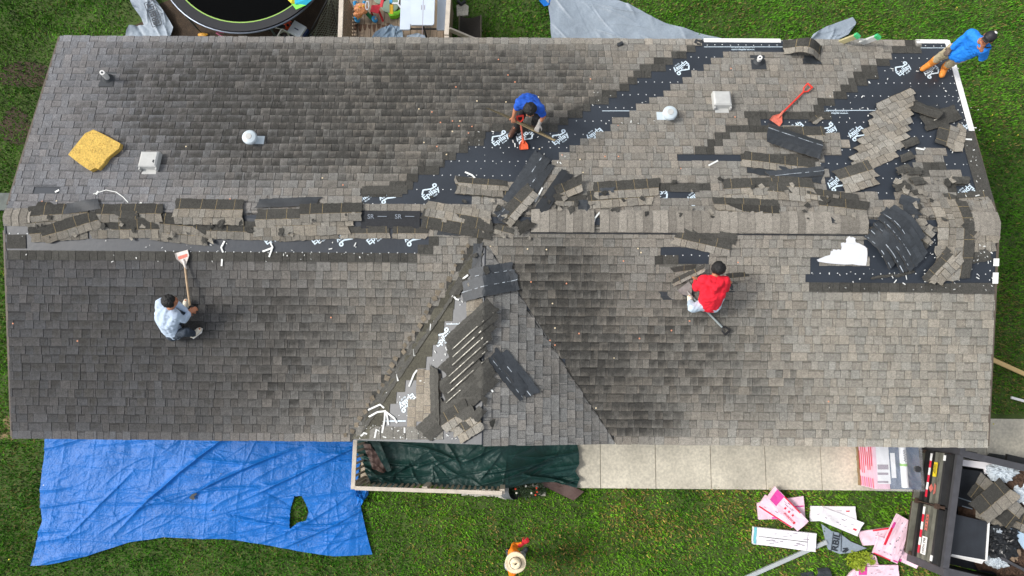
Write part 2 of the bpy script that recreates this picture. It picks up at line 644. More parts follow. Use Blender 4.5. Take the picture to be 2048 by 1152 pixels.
def tab_cover(name, O, U, Vv, Nn, ulen, vlen, keepfn, expo=0.143, seed=1, wmin=0.085, wmax=0.20, label=None, tone=1.0, light_tint=None, clip=None, sk=1.0):
    """one slope's shingle cover: every tab a lifted plate with its own butt edge"""
    r = random.Random(seed)
    O, U, Vv, Nn = [np.asarray(q, float) for q in (O, U, Vv, Nn)]
    rows = int(math.ceil(vlen / expo))
    T = []
    for c in range(rows):
        u = -r.uniform(0, 0.15)
        v0 = c * expo
        v1 = min(v0 + expo + 0.012, vlen)
        tooth = r.random() < 0.5
        while u < ulen:
            w = r.triangular(wmin, wmax, 0.13) if r.random() < 0.80 else r.choice((r.uniform(0.025, 0.06), r.uniform(0.20, 0.30)))
            a, b = max(u, 0.0), min(u + w, ulen)
            if b - a > 0.012:
                T.append((a, b, v0, v1, 1.0 if tooth else 0.0, r.random(), r.random()))
            u += w; tooth = (not tooth) if r.random() < 0.8 else tooth
    T = np.array(T)
    C = O + np.outer((T[:, 0] + T[:, 1]) / 2, U) + np.outer((T[:, 2] + T[:, 3]) / 2, Vv)
    px, py = proj(C)
    st = keepfn(C, px, py)            # 0 gone, 1 plain headlap, 2 normal
    k = st > 0
    T, C, px, py, st = T[k], C[k], px[k], py[k], st[k]
    n = len(T)
    gap = 0.0030
    us = np.stack([T[:, 0] + gap, (T[:, 0] + T[:, 1]) / 2, T[:, 1] - gap], 1)
    e = T[:, 2] + expo
    tooth = T[:, 4] * (st == 2)
    band = np.where(tooth > 0, 0.010, nr.uniform(0.012, 0.036, n))     # printed shadow band at the tab's head, plus shade painted under the next butt
    vs = np.stack([T[:, 2] + nr.uniform(-0.005, 0.005, n), T[:, 2] + 0.5 * expo, e - band - 0.004, e - band, T[:, 3]], 1)
    hb = 0.0110 + 0.0065 * tooth
    ht = 0.0060 + 0.003 * tooth
    fr = (vs - vs[:, :1]) / (vs[:, -1:] - vs[:, :1])
    hs = hb[:, None] * (1 - fr) + ht[:, None] * fr
    V = np.zeros((n, 17, 3))
    idx = 0
    for j in range(5):
        for i in range(3):
            V[:, idx] = O + us[:, i, None] * U + vs[:, j, None] * Vv + hs[:, j, None] * Nn
            idx += 1
    V[:, 15] = O + us[:, 0, None] * U + vs[:, 0, None] * Vv - 0.002 * Nn
    V[:, 16] = O + us[:, 2, None] * U + vs[:, 0, None] * Vv - 0.002 * Nn
    if clip: V = clip(V.reshape(-1, 3)).reshape(n, 17, 3)
    faces = []
    for t in range(n):
        o = t * 17
        for j in range(4):
            a = o + 3 * j
            faces += [(a, a + 1, a + 4, a + 3), (a + 1, a + 2, a + 5, a + 4)]
        faces += [(o + 15, o + 16, o + 2, o + 1, o), (o + 15, o, o + 3, o + 6, o + 9, o + 12), (o + 16, o + 14, o + 11, o + 8, o + 5, o + 2)]
    # colours per vertex
    S = stain_at(px, py) * sk
    base = tone_at(px, py) * tone
    if light_tint is not None:
        base = base * np.array(light_tint)
    vary = (0.925 + 0.15 * T[:, 5] + 0.10 * (T[:, 6] > .95))[:, None] * (1.0 - 0.11 * (1 - tooth))[:, None] * (1 + 0.22 * (T[:, 2] < 0.02))[:, None]
    hue = 1 + (T[:, 6] - 0.5)[:, None] * np.array([0.07, 0.0, -0.07])
    tabc = base * vary * hue * (1 - 0.36 * S[:, None])
    Cc = np.zeros((n, 17, 3))
    # algae blotch heaviest in the middle of the tab and towards the head, the butt edge washed pale
    wmat = np.array([0.30, 0.55, 0.15, 1.0, 1.15, 0.55, 0.95, 1.05, 0.8, 0.9, 0.9, 0.9, 0.9, 0.9, 0.9, 0.5, 0.5])
    blot = np.clip(S[:, None] * (wmat[None] * nr.uniform(0.6, 1.5, (n, 1)) + nr.uniform(-0.3, 0.3, (n, 17))), 0, 1)
    blot = np.clip(blot * 1.12, 0, 0.95)
    first = T[:, 2] < 0.02
    blot[first] *= 0.15
    Cc[:] = tabc[:, None] * (1 - blot[..., None]) + DARK_T * vary[:, None] * blot[..., None]
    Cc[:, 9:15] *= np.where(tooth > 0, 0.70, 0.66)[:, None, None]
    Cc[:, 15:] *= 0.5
    hd = st == 1
    Cc[hd] = (HEAD_C * (0.8 + 0.4 * T[hd, 5])[:, None])[:, None]
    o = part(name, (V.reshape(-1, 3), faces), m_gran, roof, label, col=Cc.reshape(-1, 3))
    return o


def clip_front(V):
    """trim front-slope tabs along the two valleys of the cross gable"""
    z = EAVE + RISE * (1 - abs(V[:, 1]) / HALF_W)
    w = GW * np.clip(1 - (z - EAVE) / GH, 0, 9)
    ins = (z < EAVE + GH) & (abs(V[:, 0] - GX) < w)
    V[:, 0] = np.where(ins, GX + np.sign(V[:, 0] - GX) * w, V[:, 0])
    return V


def clip_gable(V):
    """trim the gable's tabs along the valley"""
    zg = EAVE + GH * (1 - abs(V[:, 0] - GX) / GW)
    yv_ = -HALF_W * (1 - (zg - EAVE) / RISE)
    V[:, 1] = np.minimum(V[:, 1], yv_)
    return V


def keep_main(C, px, py):
    st = np.full(len(px), 2)
    for d in DARKS:
        st[inpoly(px, py, d)] = 1
    for h in HOLES:
        st[inpoly(px, py, h)] = 0
    st[inpoly(px, py, H9)] = 0
    st[inpoly(px, py, K2)] = 2
    st[inpoly(px, py, K2) & (((abs(px - 1872) < 20) & (abs(py - 332) < 8)) | ((abs(px - 1914) < 14) & (abs(py - 358) < 8)) | ((abs(px - 1905) < 9) & (abs(py - 374) < 8)) | ((abs(px - 1850) < 14) & (abs(py - 352) < 7)))] = 1
    # scattered thin rows of headlap lifted near the ridge
    f = C[:, 1] < 0
    gz = EAVE + GH * (1 - abs(C[:, 0] - GX) / GW)
    st[f & (abs(C[:, 0] - GX) < GW) & (gz > C[:, 2] + 0.02)] = 0
    # torn ragged strip along the left valley
    vx = GX - GW * (1 - (C[:, 2] - EAVE) / GH)
    near = f & (C[:, 0] < GX) & (C[:, 0] > vx - 0.10) & (C[:, 2] < EAVE + GH)
    st[near & (nr.rand(len(px)) < 0.8)] = 1
    st[f & (C[:, 0] < GX) & (C[:, 0] > vx + 0.04) & (C[:, 2] < EAVE + GH)] = 0
    return st


sl = math.hypot(HALF_W, RISE)
cF, sF = HALF_W / sl, RISE / sl
over = 0.03
tab_cover('shingle_cover', (-L_ - 0.01, -W_ - over * cF, E_ - over * sF), (1, 0, 0), (0, cF, sF), (0, -sF, cF), 2 * L_ + 0.02, sl + over - 0.10, keep_main, seed=3, clip=clip_front,
          label='front slope of grey shingles, darkened on the left and tan on the right')
tab_cover('shingle_cover', (L_ + 0.01, W_ + over * cF, E_ - over * sF), (-1, 0, 0), (0, -cF, sF), (0, sF, cF), 2 * L_ + 0.02, sl + over - 0.10, keep_main, seed=5,
          label='back slope of grey shingles with black algae stains and torn-out gaps')

# cross gable: courses run front to back
gl = math.hypot(GW, GH); cG, sG = GW / gl, GH / gl


def keep_gr(C, px, py):
    zm = EAVE + RISE * (1 - abs(C[:, 1]) / HALF_W)
    return np.where(zm > C[:, 2] + 0.02, 0, 2)


def keep_gl(k):
    def fn(C, px, py):
        st = keep_gr(C, px, py)
        st[~inpoly(px, py, k)] = 0
        return st
    return fn


gd = W_ - abs(yv) + 0.2
tab_cover('shingle_cover', (GX + GW, -W_ - 0.03, E_), (0, 1, 0), (-cG, 0, sG), (sG, 0, cG), gd, gl - 0.02, keep_gr, seed=8, tone=1.12, clip=clip_gable, sk=0.4, light_tint=(0.96, 1.0, 1.07),  # bluish tint puts this side's shade into the shingle colour
          label='right side of the small cross gable still covered in grey shingles, tinted blue for shade')
for k, lab in zip(KEEPG, ('small leftover patch of tan shingles, tinted warm for sunlight, near the top of the stripped gable side', 'larger leftover patch of tan shingles, tinted warm for sunlight, low on the stripped gable side')):
    tab_cover('shingle_cover', (GX - GW, yv + 0.2, E_), (0, -1, 0), (cG, 0, sG), (-sG, 0, cG), gd + 0.2, gl - 0.02, keep_gl(k), seed=9, tone=1.12, light_tint=(1.06, 1.0, 0.92), label=lab)  # warm tint puts the sunlit side's light into the shingle colour


# exposed headlap courses on the stripped gable side next to the valley, and brown torn ends
def rquad(pl, off=0.006, th=0.006):
    P = [R(x, y) for x, y in pl]
    P = [p + np.array([0, 0, off]) for p in P]
    a = np.cross(P[1] - P[0], P[2] - P[0])[2]
    if a < 0: P = P[::-1]
    return extrude(P, th)


gfs = []; gcol = []
rr = random.Random(4)
for i in range(16):
    t = i / 15.0
    y0 = 498 + t * 354; y1 = min(y0 + 25, 876)
    xv = 955 + (y0 - 487) * (706 - 955) / (874 - 487.0)
    wd = rr.uniform(52, 78) * (0.5 + 0.6 * t if t < 0.35 else 0.8)
    if y0 > 690: wd = rr.uniform(40, 70)
    wd = np.interp(y0, [500, 590, 625, 645, 665, 700, 720, 740, 770, 800, 850], [948, 914, 900, 888, 874, 866, 846, 826, 800, 784, 760]) + rr.uniform(-4, 4) - xv
    if wd < 14: wd = 14
    q = rquad([(xv - 3, y0), (xv + wd, y0), (xv + wd - 2, y1 + 1.5), (xv - 16, y1 + 1.5)], 0.008 + 0.002 * (i % 2), 0.006)
    gfs.append(q); gcol += [HEAD_C * np.array([1.3, 1.27, 1.1]) * rr.uniform(0.7, 1.35)] * len(q[1])
# starter courses along the gable's eave
for i in range(7):
    x0 = 712 + i * 25
    q = rquad([(x0, 853 + rr.uniform(-2, 2)), (x0 + 24, 853), (x0 + 24, 879), (x0, 879)], 0.013, 0.006)
    gfs.append(q); gcol += [np.array(srgb(118, 116, 110)) * rr.uniform(0.8, 1.15)] * len(q[1])
vf = join(*gfs)
part('headlap_course', vf, m_gran, roof, 'plain dark courses left along the stripped valley', col=np.array(gcol))

# brown torn shingle ends running down the left valley
tfs = []; tcol = []
for i in range(30):
    t = i / 29.0
    x = 948 + (706 - 948) * t - rr.uniform(6, 15); y = 492 + (876 - 492) * t
    y = min(y, 870)
    a = rr.uniform(-0.5, 0.9); l = rr.uniform(4, 8)
    pl = [(x + l * math.cos(a + k) * rr.uniform(0.7, 1.1), y + l * math.sin(a + k) * rr.uniform(0.7, 1.1)) for k in (0, 1.5, 3.1, 4.6)]
    q = rquad(pl, 0.02 + rr.uniform(0, 0.01), 0.006)
    part('torn_edge', q, m_gran, roof, col=np.array([np.array(srgb(134, 124, 108)) * rr.uniform(0.6, 1.0)] * len(q[1])))

# narrow lengths of plain headlap left on the deck where single rows were lifted
lfs = []; lcol = []
for pl in [[(725, 372), (815, 371), (815, 388), (725, 389)], [(1340, 370), (1398, 368), (1399, 385), (1340, 384)],
           [(1920, 266), (1946, 262), (1988, 404), (1958, 404)], [(1900, 566), (1988, 566), (1988, 588), (1900, 588)]]:
    q = rquad(pl, 0.012, 0.006)
    part('headlap_course', q, m_gran, roof, col=np.array([HEAD_C * 1.15] * len(q[1])))

# closed right valley: a dark cut line
P, Q = R(968, 492), R(1231, 884)
part('valley_line', bar(P + (0, 0, .006), Q + (0, 0, .006), 0.022, 0.012), m_gran, roof, col=np.array([DARK_T * .7] * 6))
q = rquad([(15, 470), (52, 469), (53, 497), (15, 497)], 0.012, 0.006)
part('headlap_course', q, m_gran, roof, col=np.array([HEAD_C * .95] * len(q[1])))

# ---- ridge
m_rvent = M('ridge_vent_roll', srgb(38, 40, 44), 0.8, 0.25, 40, 0.5, 120)


def ridge_caps(x0, x1, seed, wid=0.16, lift=0.022, name='ridge_cap'):
    r = random.Random(seed)
    V = []; Fc = []; C = []
    x = x0
    prof = [(-1, 0), (-0.55, 0.6), (0, 1), (0.55, 0.6), (1, 0)]
    while x < x1:
        w = r.uniform(0.12, 0.155)
        b = len(V)
        wb = wid * r.uniform(0.97, 1.03)
        for i, xx in enumerate((x, min(x + w, x1))):
            for (t, k) in prof:
                y = t * wb
                z = ZT - abs(y) * RISE / HALF_W + lift + (0.004 if i == 0 else 0.012) - (0.006 if t in (-1, 1) else 0) + k * 0.004
                V.append((xx, y, z))
        for (t, k) in prof:
            y = t * wb; V.append((min(x + w, x1), y, ZT - abs(y) * RISE / HALF_W - 0.002))
        for i, t in enumerate((-1, 1)):
            V.append((x, t * wb, ZT - wb * RISE / HALF_W - 0.004)); V.append((min(x + w, x1), t * wb, ZT - wb * RISE / HALF_W - 0.004))
        f = []
        for i in range(4):
            f.append((b + i, b + 5 + i, b + 6 + i, b + 1 + i))
            f.append((b + 5 + i, b + 10 + i, b + 11 + i, b + 6 + i))
        f.append((b, b + 15, b + 16, b + 5)); f.append((b + 4, b + 9, b + 18, b + 17))
        Fc += f
        cpx, cpy = proj(np.array([x, 0, ZT]))
        c = np.array(srgb(138, 133, 124)) * r.choice((0.72, 0.85, 0.95, 1.0, 1.1, 1.15))
        C += [c] * len(f)
        x += w
    return (np.array(V), Fc), np.array(C)


xa = R(1062, 448)[0]; xb = R(1192, 448)[0]; xc = R(1735, 448)[0]
vf, C = ridge_caps(xa, xb - 0.03, 5, 0.19, 0.035)
part('ridge_cap', vf, m_gran, roof, 'raised run of ridge caps right of the gable', col=C)
vf, C = ridge_caps(xb + 0.06, xc, 6, 0.185, 0.03)
part('ridge_cap', vf, m_gran, roof, 'long run of ridge caps over the right half of the roof', col=C)
xe = R(1908, 448)[0]
vf, C = ridge_caps(xe, L_ + 0.02, 7, 0.2, 0.03)
part('ridge_cap', vf, m_gran, roof, 'last ridge caps at the right gable end', col=C)
vf, C = ridge_caps(-L_ - 0.02, R(62, 448)[0], 9, 0.15, 0.012)
part('ridge_cap', vf, m_gran, roof, 'last ridge caps at the left gable end', col=C)
part('ridge_vent', box((xa, -0.215, ZT - 0.215 * RISE / HALF_W - 0.004), (xc + .3, -0.192, ZT - 0.2 * RISE / HALF_W + 0.020)), m_rvent, roof, 'dark bar drawn as the shadow line under the long ridge caps')  # dark bar paints the shadow line along the caps' lower edge
# bare black vent roll where the caps are gone
x0, x1 = R(722, 440)[0], R(840, 440)[0]
vz = lambda y: ZT - abs(y) * RISE / HALF_W
V = []; Fc = []
for x in (x0, x1):
    for y, h in [(-0.15, -0.01), (-0.15, 0.018), (0, 0.02), (0.15, 0.018), (0.15, -0.01)]:
        V.append((x, y, vz(y) + h))
Fc = [(0, 5, 6, 1), (1, 6, 7, 2), (2, 7, 8, 3), (3, 8, 9, 4), (4, 3, 2, 1, 0), (5, 6, 7, 8, 9)]
rv = part('ridge_vent', (np.array(V), Fc), m_rvent, roof)
m_grtx = M('grey_print', srgb(120, 128, 138), 0.6, 0)
for px in (742, 797):
    P = R(px, 433, 0.03)
    part('ridge_vent_print', join(text_on('SR', P, (1, 0, 0), (0, cF, sF), height=0.075, bold=0.01, lift=0.012),
                                  bar(P + (0.11, 0, 0.012), P + (0.26, 0, 0.012), 0.012, 0.002)), m_grtx, roof)

# drip edges: white along the re-done back eave and right rake, brown elsewhere
def eave_strip(pxa, pxb, name, mat, wid=0.055):
    a, b = R(pxa, 86)[0], R(pxb, 88)[0]
    z = EAVE
    q = frame_box((a, W_ + 0.012, z), (1, 0, 0), (0, -cF, sF), (0, sF, cF), (0, -0.03, 0.002), (b - a, wid, 0.008))
    q2 = box((a, W_ + 0.030, z - 0.09), (b, W_ + 0.042, z - 0.012))
    part(name, join(q, q2), mat, roof)


eave_strip(1408, 1562, 'drip_edge', m_trim)
eave_strip(1833, 1897, 'drip_edge', m_trim)


def rake(y0, y1, name, mat, wid, sgn=1, out=0.022, lift=0.004):
    pts = []
    x = sgn * L_
    for k in range(2):
        y = (y0, y1)[k]
        pts.append(np.array([x, y, zmain(x, y)]))
    a, b = pts
    ex = unit(b - a); ey = np.array([-sgn, 0, 0.0]); ez = np.cross(ex, ey)
    if ez[2] < 0: ez = -ez
    Ln = np.linalg.norm(b - a)
    q = frame_box(a, ex, ey, ez, (0, -out, lift), (Ln, wid, lift + 0.006))
    q2 = frame_box(a, ex, ey, ez, (0, -out - 0.012, -0.11), (Ln, -out, lift + 0.004))
    part(name, join(q, q2), mat, roof)


yk = R(1942, 262)[1]
rake(yk, W_ + 0.03, 'drip_edge', m_trim, 0.062)
rake(0.22, yk - 0.002, 'drip_edge', m_drip_b, 0.015)
rake(-W_, -0.22, 'drip_edge', m_drip_b, 0.006)
rake(-W_, -0.22, 'drip_edge', m_drip_b, 0.004, -1)
rake(0.22, W_, 'drip_edge', m_drip_b, 0.004, -1)
for (ya, yb) in ((R(1982, 517)[1], R(1982, 532)[1]), (R(1980, 545)[1], R(1980, 567)[1])):
    rake(min(ya, yb), max(ya, yb), 'drip_edge', m_trim, 0.055, 1, 0.024, 0.02)
part('fascia', join(box((-L_ + 0.01, W_ - 0.02, E_ - 0.17), (L_ - 0.01, W_ + 0.012, E_ - 0.008)), box((-L_ + 0.01, -W_ - 0.012, E_ - 0.17), (L_ - 0.01, -W_ + 0.02, E_ - 0.13))), m_trim, roof)

# ---- underlayment printing and rows of cap nails
BACKF = (np.array([1.0, 0, 0]), np.array([0, cF, -sF]))
FRONTF = (np.array([1.0, 0, 0]), np.array([0, cF, sF]))
GLF = (np.array([cG, 0, sG]), np.array([0, 1.0, 0]))


def logo(px, py, deg, plane, H=0.094, lift=0.004, off=(0, 0)):
    O = R(px, py)
    e0, f0 = plane
    a = math.radians(deg)
    ex = e0 * math.cos(a) + f0 * math.sin(a)
    ey = -e0 * math.sin(a) + f0 * math.cos(a)
    n = np.cross(ex, ey)
    O = O - ex * 1.7 * H - ey * 0.6 * H
    vfs = []
    V, Fc = text2d('Epilay', 1.0, 0.026)
    lo, hi = V.min(0), V.max(0)
    Ecap = 0.70
    sx = 3.45 * H / (hi[0] - lo[0]); sy = H / Ecap
    vfs.append((np.array([O + ex * (x - lo[0]) * sx + ey * y * sy + n * lift for x, y in V]), Fc))
    V, Fc = text2d('RU-60', 1.0, 0.02)
    lo, hi = V.min(0), V.max(0)
    s = 0.30 * H / (hi[1] - lo[1])
    vfs.append((np.array([O + ex * (1.45 * H + (x - lo[0]) * s * 1.0) + ey * (-0.52 * H + y * s) + n * lift for x, y in V]), Fc))
    pl = [(.25, 1.12), (.95, 1.78), (2.2, 1.08), (2.85, 1.0)]
    hw = 0.14
    for (x0, y0), (x1, y1) in zip(pl[:-1], pl[1:]):
        d = unit((x1 - x0, y1 - y0)); q = np.array([-d[1], d[0]]) * hw
        pts = [(x0, y0) - q * 1, (x1 + d[0] * .08, y1 + d[1] * .08) - q, (x1 + d[0] * .08, y1 + d[1] * .08) + q, (x0, y0) + q]
        vfs.append((np.array([O + ex * p[0] * H + ey * p[1] * H + n * (lift + 0.0006 * (1 + pl.index((x0, y0)))) for p in pts]), [(0, 1, 2, 3)]))
    Vr = []; Fr = []
    K = 18
    for k in range(K):
        t = 2 * math.pi * k / K
        for r_ in (0.16, 0.42):
            Vr.append(O + ex * (3.1 + r_ * math.cos(t)) * H + ey * (1.3 + r_ * math.sin(t)) * H + n * (lift + 0.003))
        Fr.append((2 * k, 2 * k + 1, (2 * k + 3) % (2 * K), (2 * k + 2) % (2 * K)))
    vfs.append((np.array(Vr), Fr))
    return join(*vfs)


UPR, INV = 39.0, 219.0
logos = [(1806, 139, UPR, BACKF), (1363, 135, INV, BACKF), (1713, 266, INV, BACKF), (1657, 262, UPR, BACKF), (1592, 258, INV, BACKF), (1120, 276, UPR, BACKF),
         (1190, 270, INV, BACKF), (1000, 278, UPR, BACKF), (1049, 273, INV, BACKF), (861, 385, UPR, BACKF), (776, 390, INV, BACKF), (726, 394, UPR, BACKF), (1862, 142, INV, BACKF),
         (1928, 262, INV, BACKF), (1672, 366, INV, BACKF), (1392, 394, INV, BACKF), (1318, 392, INV, BACKF), (1933, 385, INV, BACKF),
         (1432, 468, UPR, FRONTF), (1824, 494, INV, FRONTF), (886, 676, UPR, GLF), (815, 804, INV, GLF), (545, 472, UPR, FRONTF), (690, 472, INV, FRONTF), (750, 472, UPR, FRONTF), (826, 472, INV, FRONTF), (640, 472, UPR, FRONTF)]
GLF2 = (np.array([0.0, 0, 0]), None)
for a, b, d, pl in logos:
    part('underlayment_print', logo(a, b, d, pl), m_print, roof)
# roll-edge line and web address, printed upside down
vfs = []
for x0, x1, y, tx in [(1408, 1566, 94, 1486), (1204, 1330, 222, 1285), (1652, 1780, 221, 1672), (1840, 1895, 96, None)]:
    P, Q = R(x0, y), R(x1, y)
    n = rnorm(P[0], P[1]); P = P + n * 0.004; Q = Q + n * 0.004
    f = BACKF[1]
    vfs.append((np.array([P - f * 0.006, Q - f * 0.006, Q + f * 0.006, P + f * 0.006]), [(0, 1, 2, 3)]))
    if tx:
        C = R(tx, y + 5.5)
        vfs.append(text_on('www.epilay.com', C, -BACKF[0], -f, width=0.42, height=0.045, bold=0.02, lift=0.004))
        C = R(tx, y + 1.8)
        vfs.append(text_on('. .. . ... .. . .... .. . . ... . .. ', C, -BACKF[0], -f, width=0.42, height=0.012, bold=0.03, lift=0.005))
P, Q = R(893, 648), R(918, 648)
n = rnorm(P[0], P[1])
vfs.append((np.array([P + n * .005 + (0, -.006, 0), Q + n * .005 + (0, -.006, 0), Q + n * .005 + (0, .006, 0), P + n * .005 + (0, .006, 0)]), [(0, 1, 2, 3)]))
P, Q = R(752, 842), R(812, 842)
vfs.append((np.array([P + n * .005 + (0, -.008, 0), Q + n * .005 + (0, -.008, 0), Q + n * .005 + (0, .008, 0), P + n * .005 + (0, .008, 0)]), [(0, 1, 2, 3)]))
part('underlayment_print', join(*vfs), m_print, roof)

V = []; Fc = []


def cap(P, n, r):
    b = len(V)
    a = unit(np.cross(n, (0, 1, 0.1))); c = np.cross(n, a)
    for k in range(6):
        t = math.pi * k / 3
        V.append(P + r * (math.cos(t) * a + math.sin(t) * c) + n * 0.004)
    for k in range(6):
        t = math.pi * k / 3
        V.append(P + 0.7 * r * (math.cos(t) * a + math.sin(t) * c) + n * 0.007)
    Fc.append(tuple(b + 6 + k for k in range(6)))
    for k in range(6):
        Fc.append((b + k, b + (k + 1) % 6, b + 6 + (k + 1) % 6, b + 6 + k))


caps = []
for side in (1, -1):
    for k in range(14):
        v = 0.10 + k * 0.275
        if v > sl - 0.1: break
        off = rr.uniform(0, 0.14)
        for i in range(int(2 * L_ / 0.142)):
            x = -L_ + 0.06 + off * 0.3 + i * 0.142 + rr.uniform(-.006, .006)
            y = side * (W_ - v * cF); y += rr.uniform(-.008, .008)
            caps.append((x, y, zmain(x, y)))
    for k in range(24):
        y = side * k * 0.15
        caps.append((L_ - 0.09, y, zmain(L_, y)))
caps = np.array(caps)
px, py = proj(caps)
ins = np.zeros(len(px), bool)
for h in HOLES: ins |= inpoly(px, py, h)
keep = ins & ~inpoly(px, py, K2) & ~((caps[:, 1] < 0) & (abs(caps[:, 0] - GX) < GW) & (caps[:, 2] < EAVE + GH * (1 - abs(caps[:, 0] - GX) / GW)))
for P in caps[keep]:
    cap(P, rnorm(P[0], P[1]), 0.0105)
for k in range(9):
    for i in range(16):
        x, y = GX - 0.25 - i * 0.142, -W_ + 0.12 + k * 0.30
        if zgab(x, y) > zmain(x, y) + 0.02:
            P = np.array([x, y, zgab(x, y)]); cap(P, rnorm(x, y), 0.010)
part('cap_nail', (np.array(V), Fc), m_capw, roof, 'rows of white cap nails in the bare underlayment', kind='stuff')

# ---- vents built into the roof
m_pvc = M('white_pvc', srgb(232, 232, 228), 0.4, 0.04, 8)
m_boot = M('rubber_boot', srgb(48, 52, 56), 0.6, 0.1, 20)
m_galv = M('painted_vent', srgb(184, 185, 182), 0.5, 0.08, 9, 0.1, 30)
m_alum = M('white_aluminium', srgb(194, 206, 212), 0.35, 0.06, 10)


def vent_pipe(px, py, topx, topy, h, label):
    B = R(px, py); n = rnorm(B[0], B[1])
    T = R(topx, topy, h)
    ex = np.array([1.0, 0, 0]); ey = unit(np.cross(n, ex))
    p = part('vent_pipe', tube([B, T], 0.042, 14), m_pvc, house, label)
    fl = join(frame_box(B, ex, ey, n, (-0.14, -0.17, 0.008), (0.12, 0.14, 0.016)), lathe(B + n * 0.015, n, [(0.10, 0), (0.075, 0.03), (0.05, 0.07)], 18))
    part('flashing', fl, m_boot, p)
    part('pipe_bore', lathe(T, unit(T - B), [(0.018, 0.001), (0.018, 0.002)], 14), m_boot, p)


vent_pipe(217, 158, 204, 145, 0.32, 'tall white vent pipe near the left gable end')
vent_pipe(1517, 124, 1520, 115, 0.16, 'short white vent pipe near the back eave')


def round_vent(px, py, label, left):
    B = R(px, py); n = rnorm(B[0], B[1]); z = np.array([0, 0, 1.0])
    ex = np.array([1.0, 0, 0]); ey = unit(np.cross(n, ex))
    p = part('round_vent', lathe(B, z, [(0.085, 0), (0.085, 0.12), (0.085, 0.14)], 24), m_alum, house, label)
    part('vent_cap', lathe(B + z * 0.13, z, [(0.105, -0.03), (0.125, 0.0), (0.125, 0.03), (0.11, 0.05), (0.07, 0.065), (0.02, 0.072)], 32), m_alum, p)
    part('seam', lathe(B + z * 0.13, z, [(0.055, 0.0685), (0.05, 0.075), (0.03, 0.075)], 24), m_galv, p)
    sx = (-0.20, 0.10) if left else (-0.08, 0.20)
    part('flashing', frame_box(B, ex, ey, n, (sx[0], -0.08, 0.012), (sx[1], 0.08, 0.018)), m_alum, p)


round_vent(506, 281, 'round white vent cap left of the middle of the back slope', False)
round_vent(1336, 233, 'round white vent cap between the torn strip and the box vent', True)


def box_vent(px, py, label, hole):
    B = R(px, py); n = rnorm(B[0], B[1])
    ex = np.array([1.0, 0, 0]); ey = unit(np.cross(n, ex))
    # hood: bevelled top, open lip towards the camera side
    w, d, h = 0.155, 0.15, 0.13
    pts = [(-w, -d), (w, -d), (w, d), (-w, d)]
    V = [B + ex * x + ey * y + n * 0.012 for x, y in pts] + [B + ex * x * 0.98 + ey * y * 0.97 + n * (h - 0.02) for x, y in pts] + [B + ex * x * 0.82 + ey * y * 0.82 + n * h for x, y in pts]
    Fc = [(0, 1, 5, 4), (1, 2, 6, 5), (2, 3, 7, 6), (3, 0, 4, 7), (4, 5, 9, 8), (5, 6, 10, 9), (6, 7, 11, 10), (7, 4, 8, 11), (8, 9, 10, 11)]
    p = part('box_vent', (np.array(V), Fc), m_galv, house, label)
    part('flashing', frame_box(B, ex, ey, n, (-0.12, -0.235, 0.010), (0.12, 0.17, 0.018)), m_galv, p)
    for s in (-1, 1):
        part('lip', frame_box(B, ex, ey, n, (s * 0.14 - 0.012, -0.19, 0.02), (s * 0.14 + 0.012, -0.15, 0.09)), m_galv, p)
    if hole:
        part('broken_corner', extrude([B + ex * a + ey * b + n * (h + 0.002) for a, b in ((0.08, -0.06), (0.11, -0.09), (0.115, -0.03), (0.09, -0.02))], 0.003), m_boot, p)


box_vent(304, 325, 'white box vent with a hole in its cap, below the yellow foam slab', True)
box_vent(1441, 204, 'square white box vent right of the round one', False)


# ================================================================== loose shingles on the roof
TABC = np.array(srgb(139, 134, 124))
UND = np.array(srgb(46, 50, 54))
ADH = np.array(srgb(196, 206, 214))
TAPE = np.array(srgb(226, 222, 208))


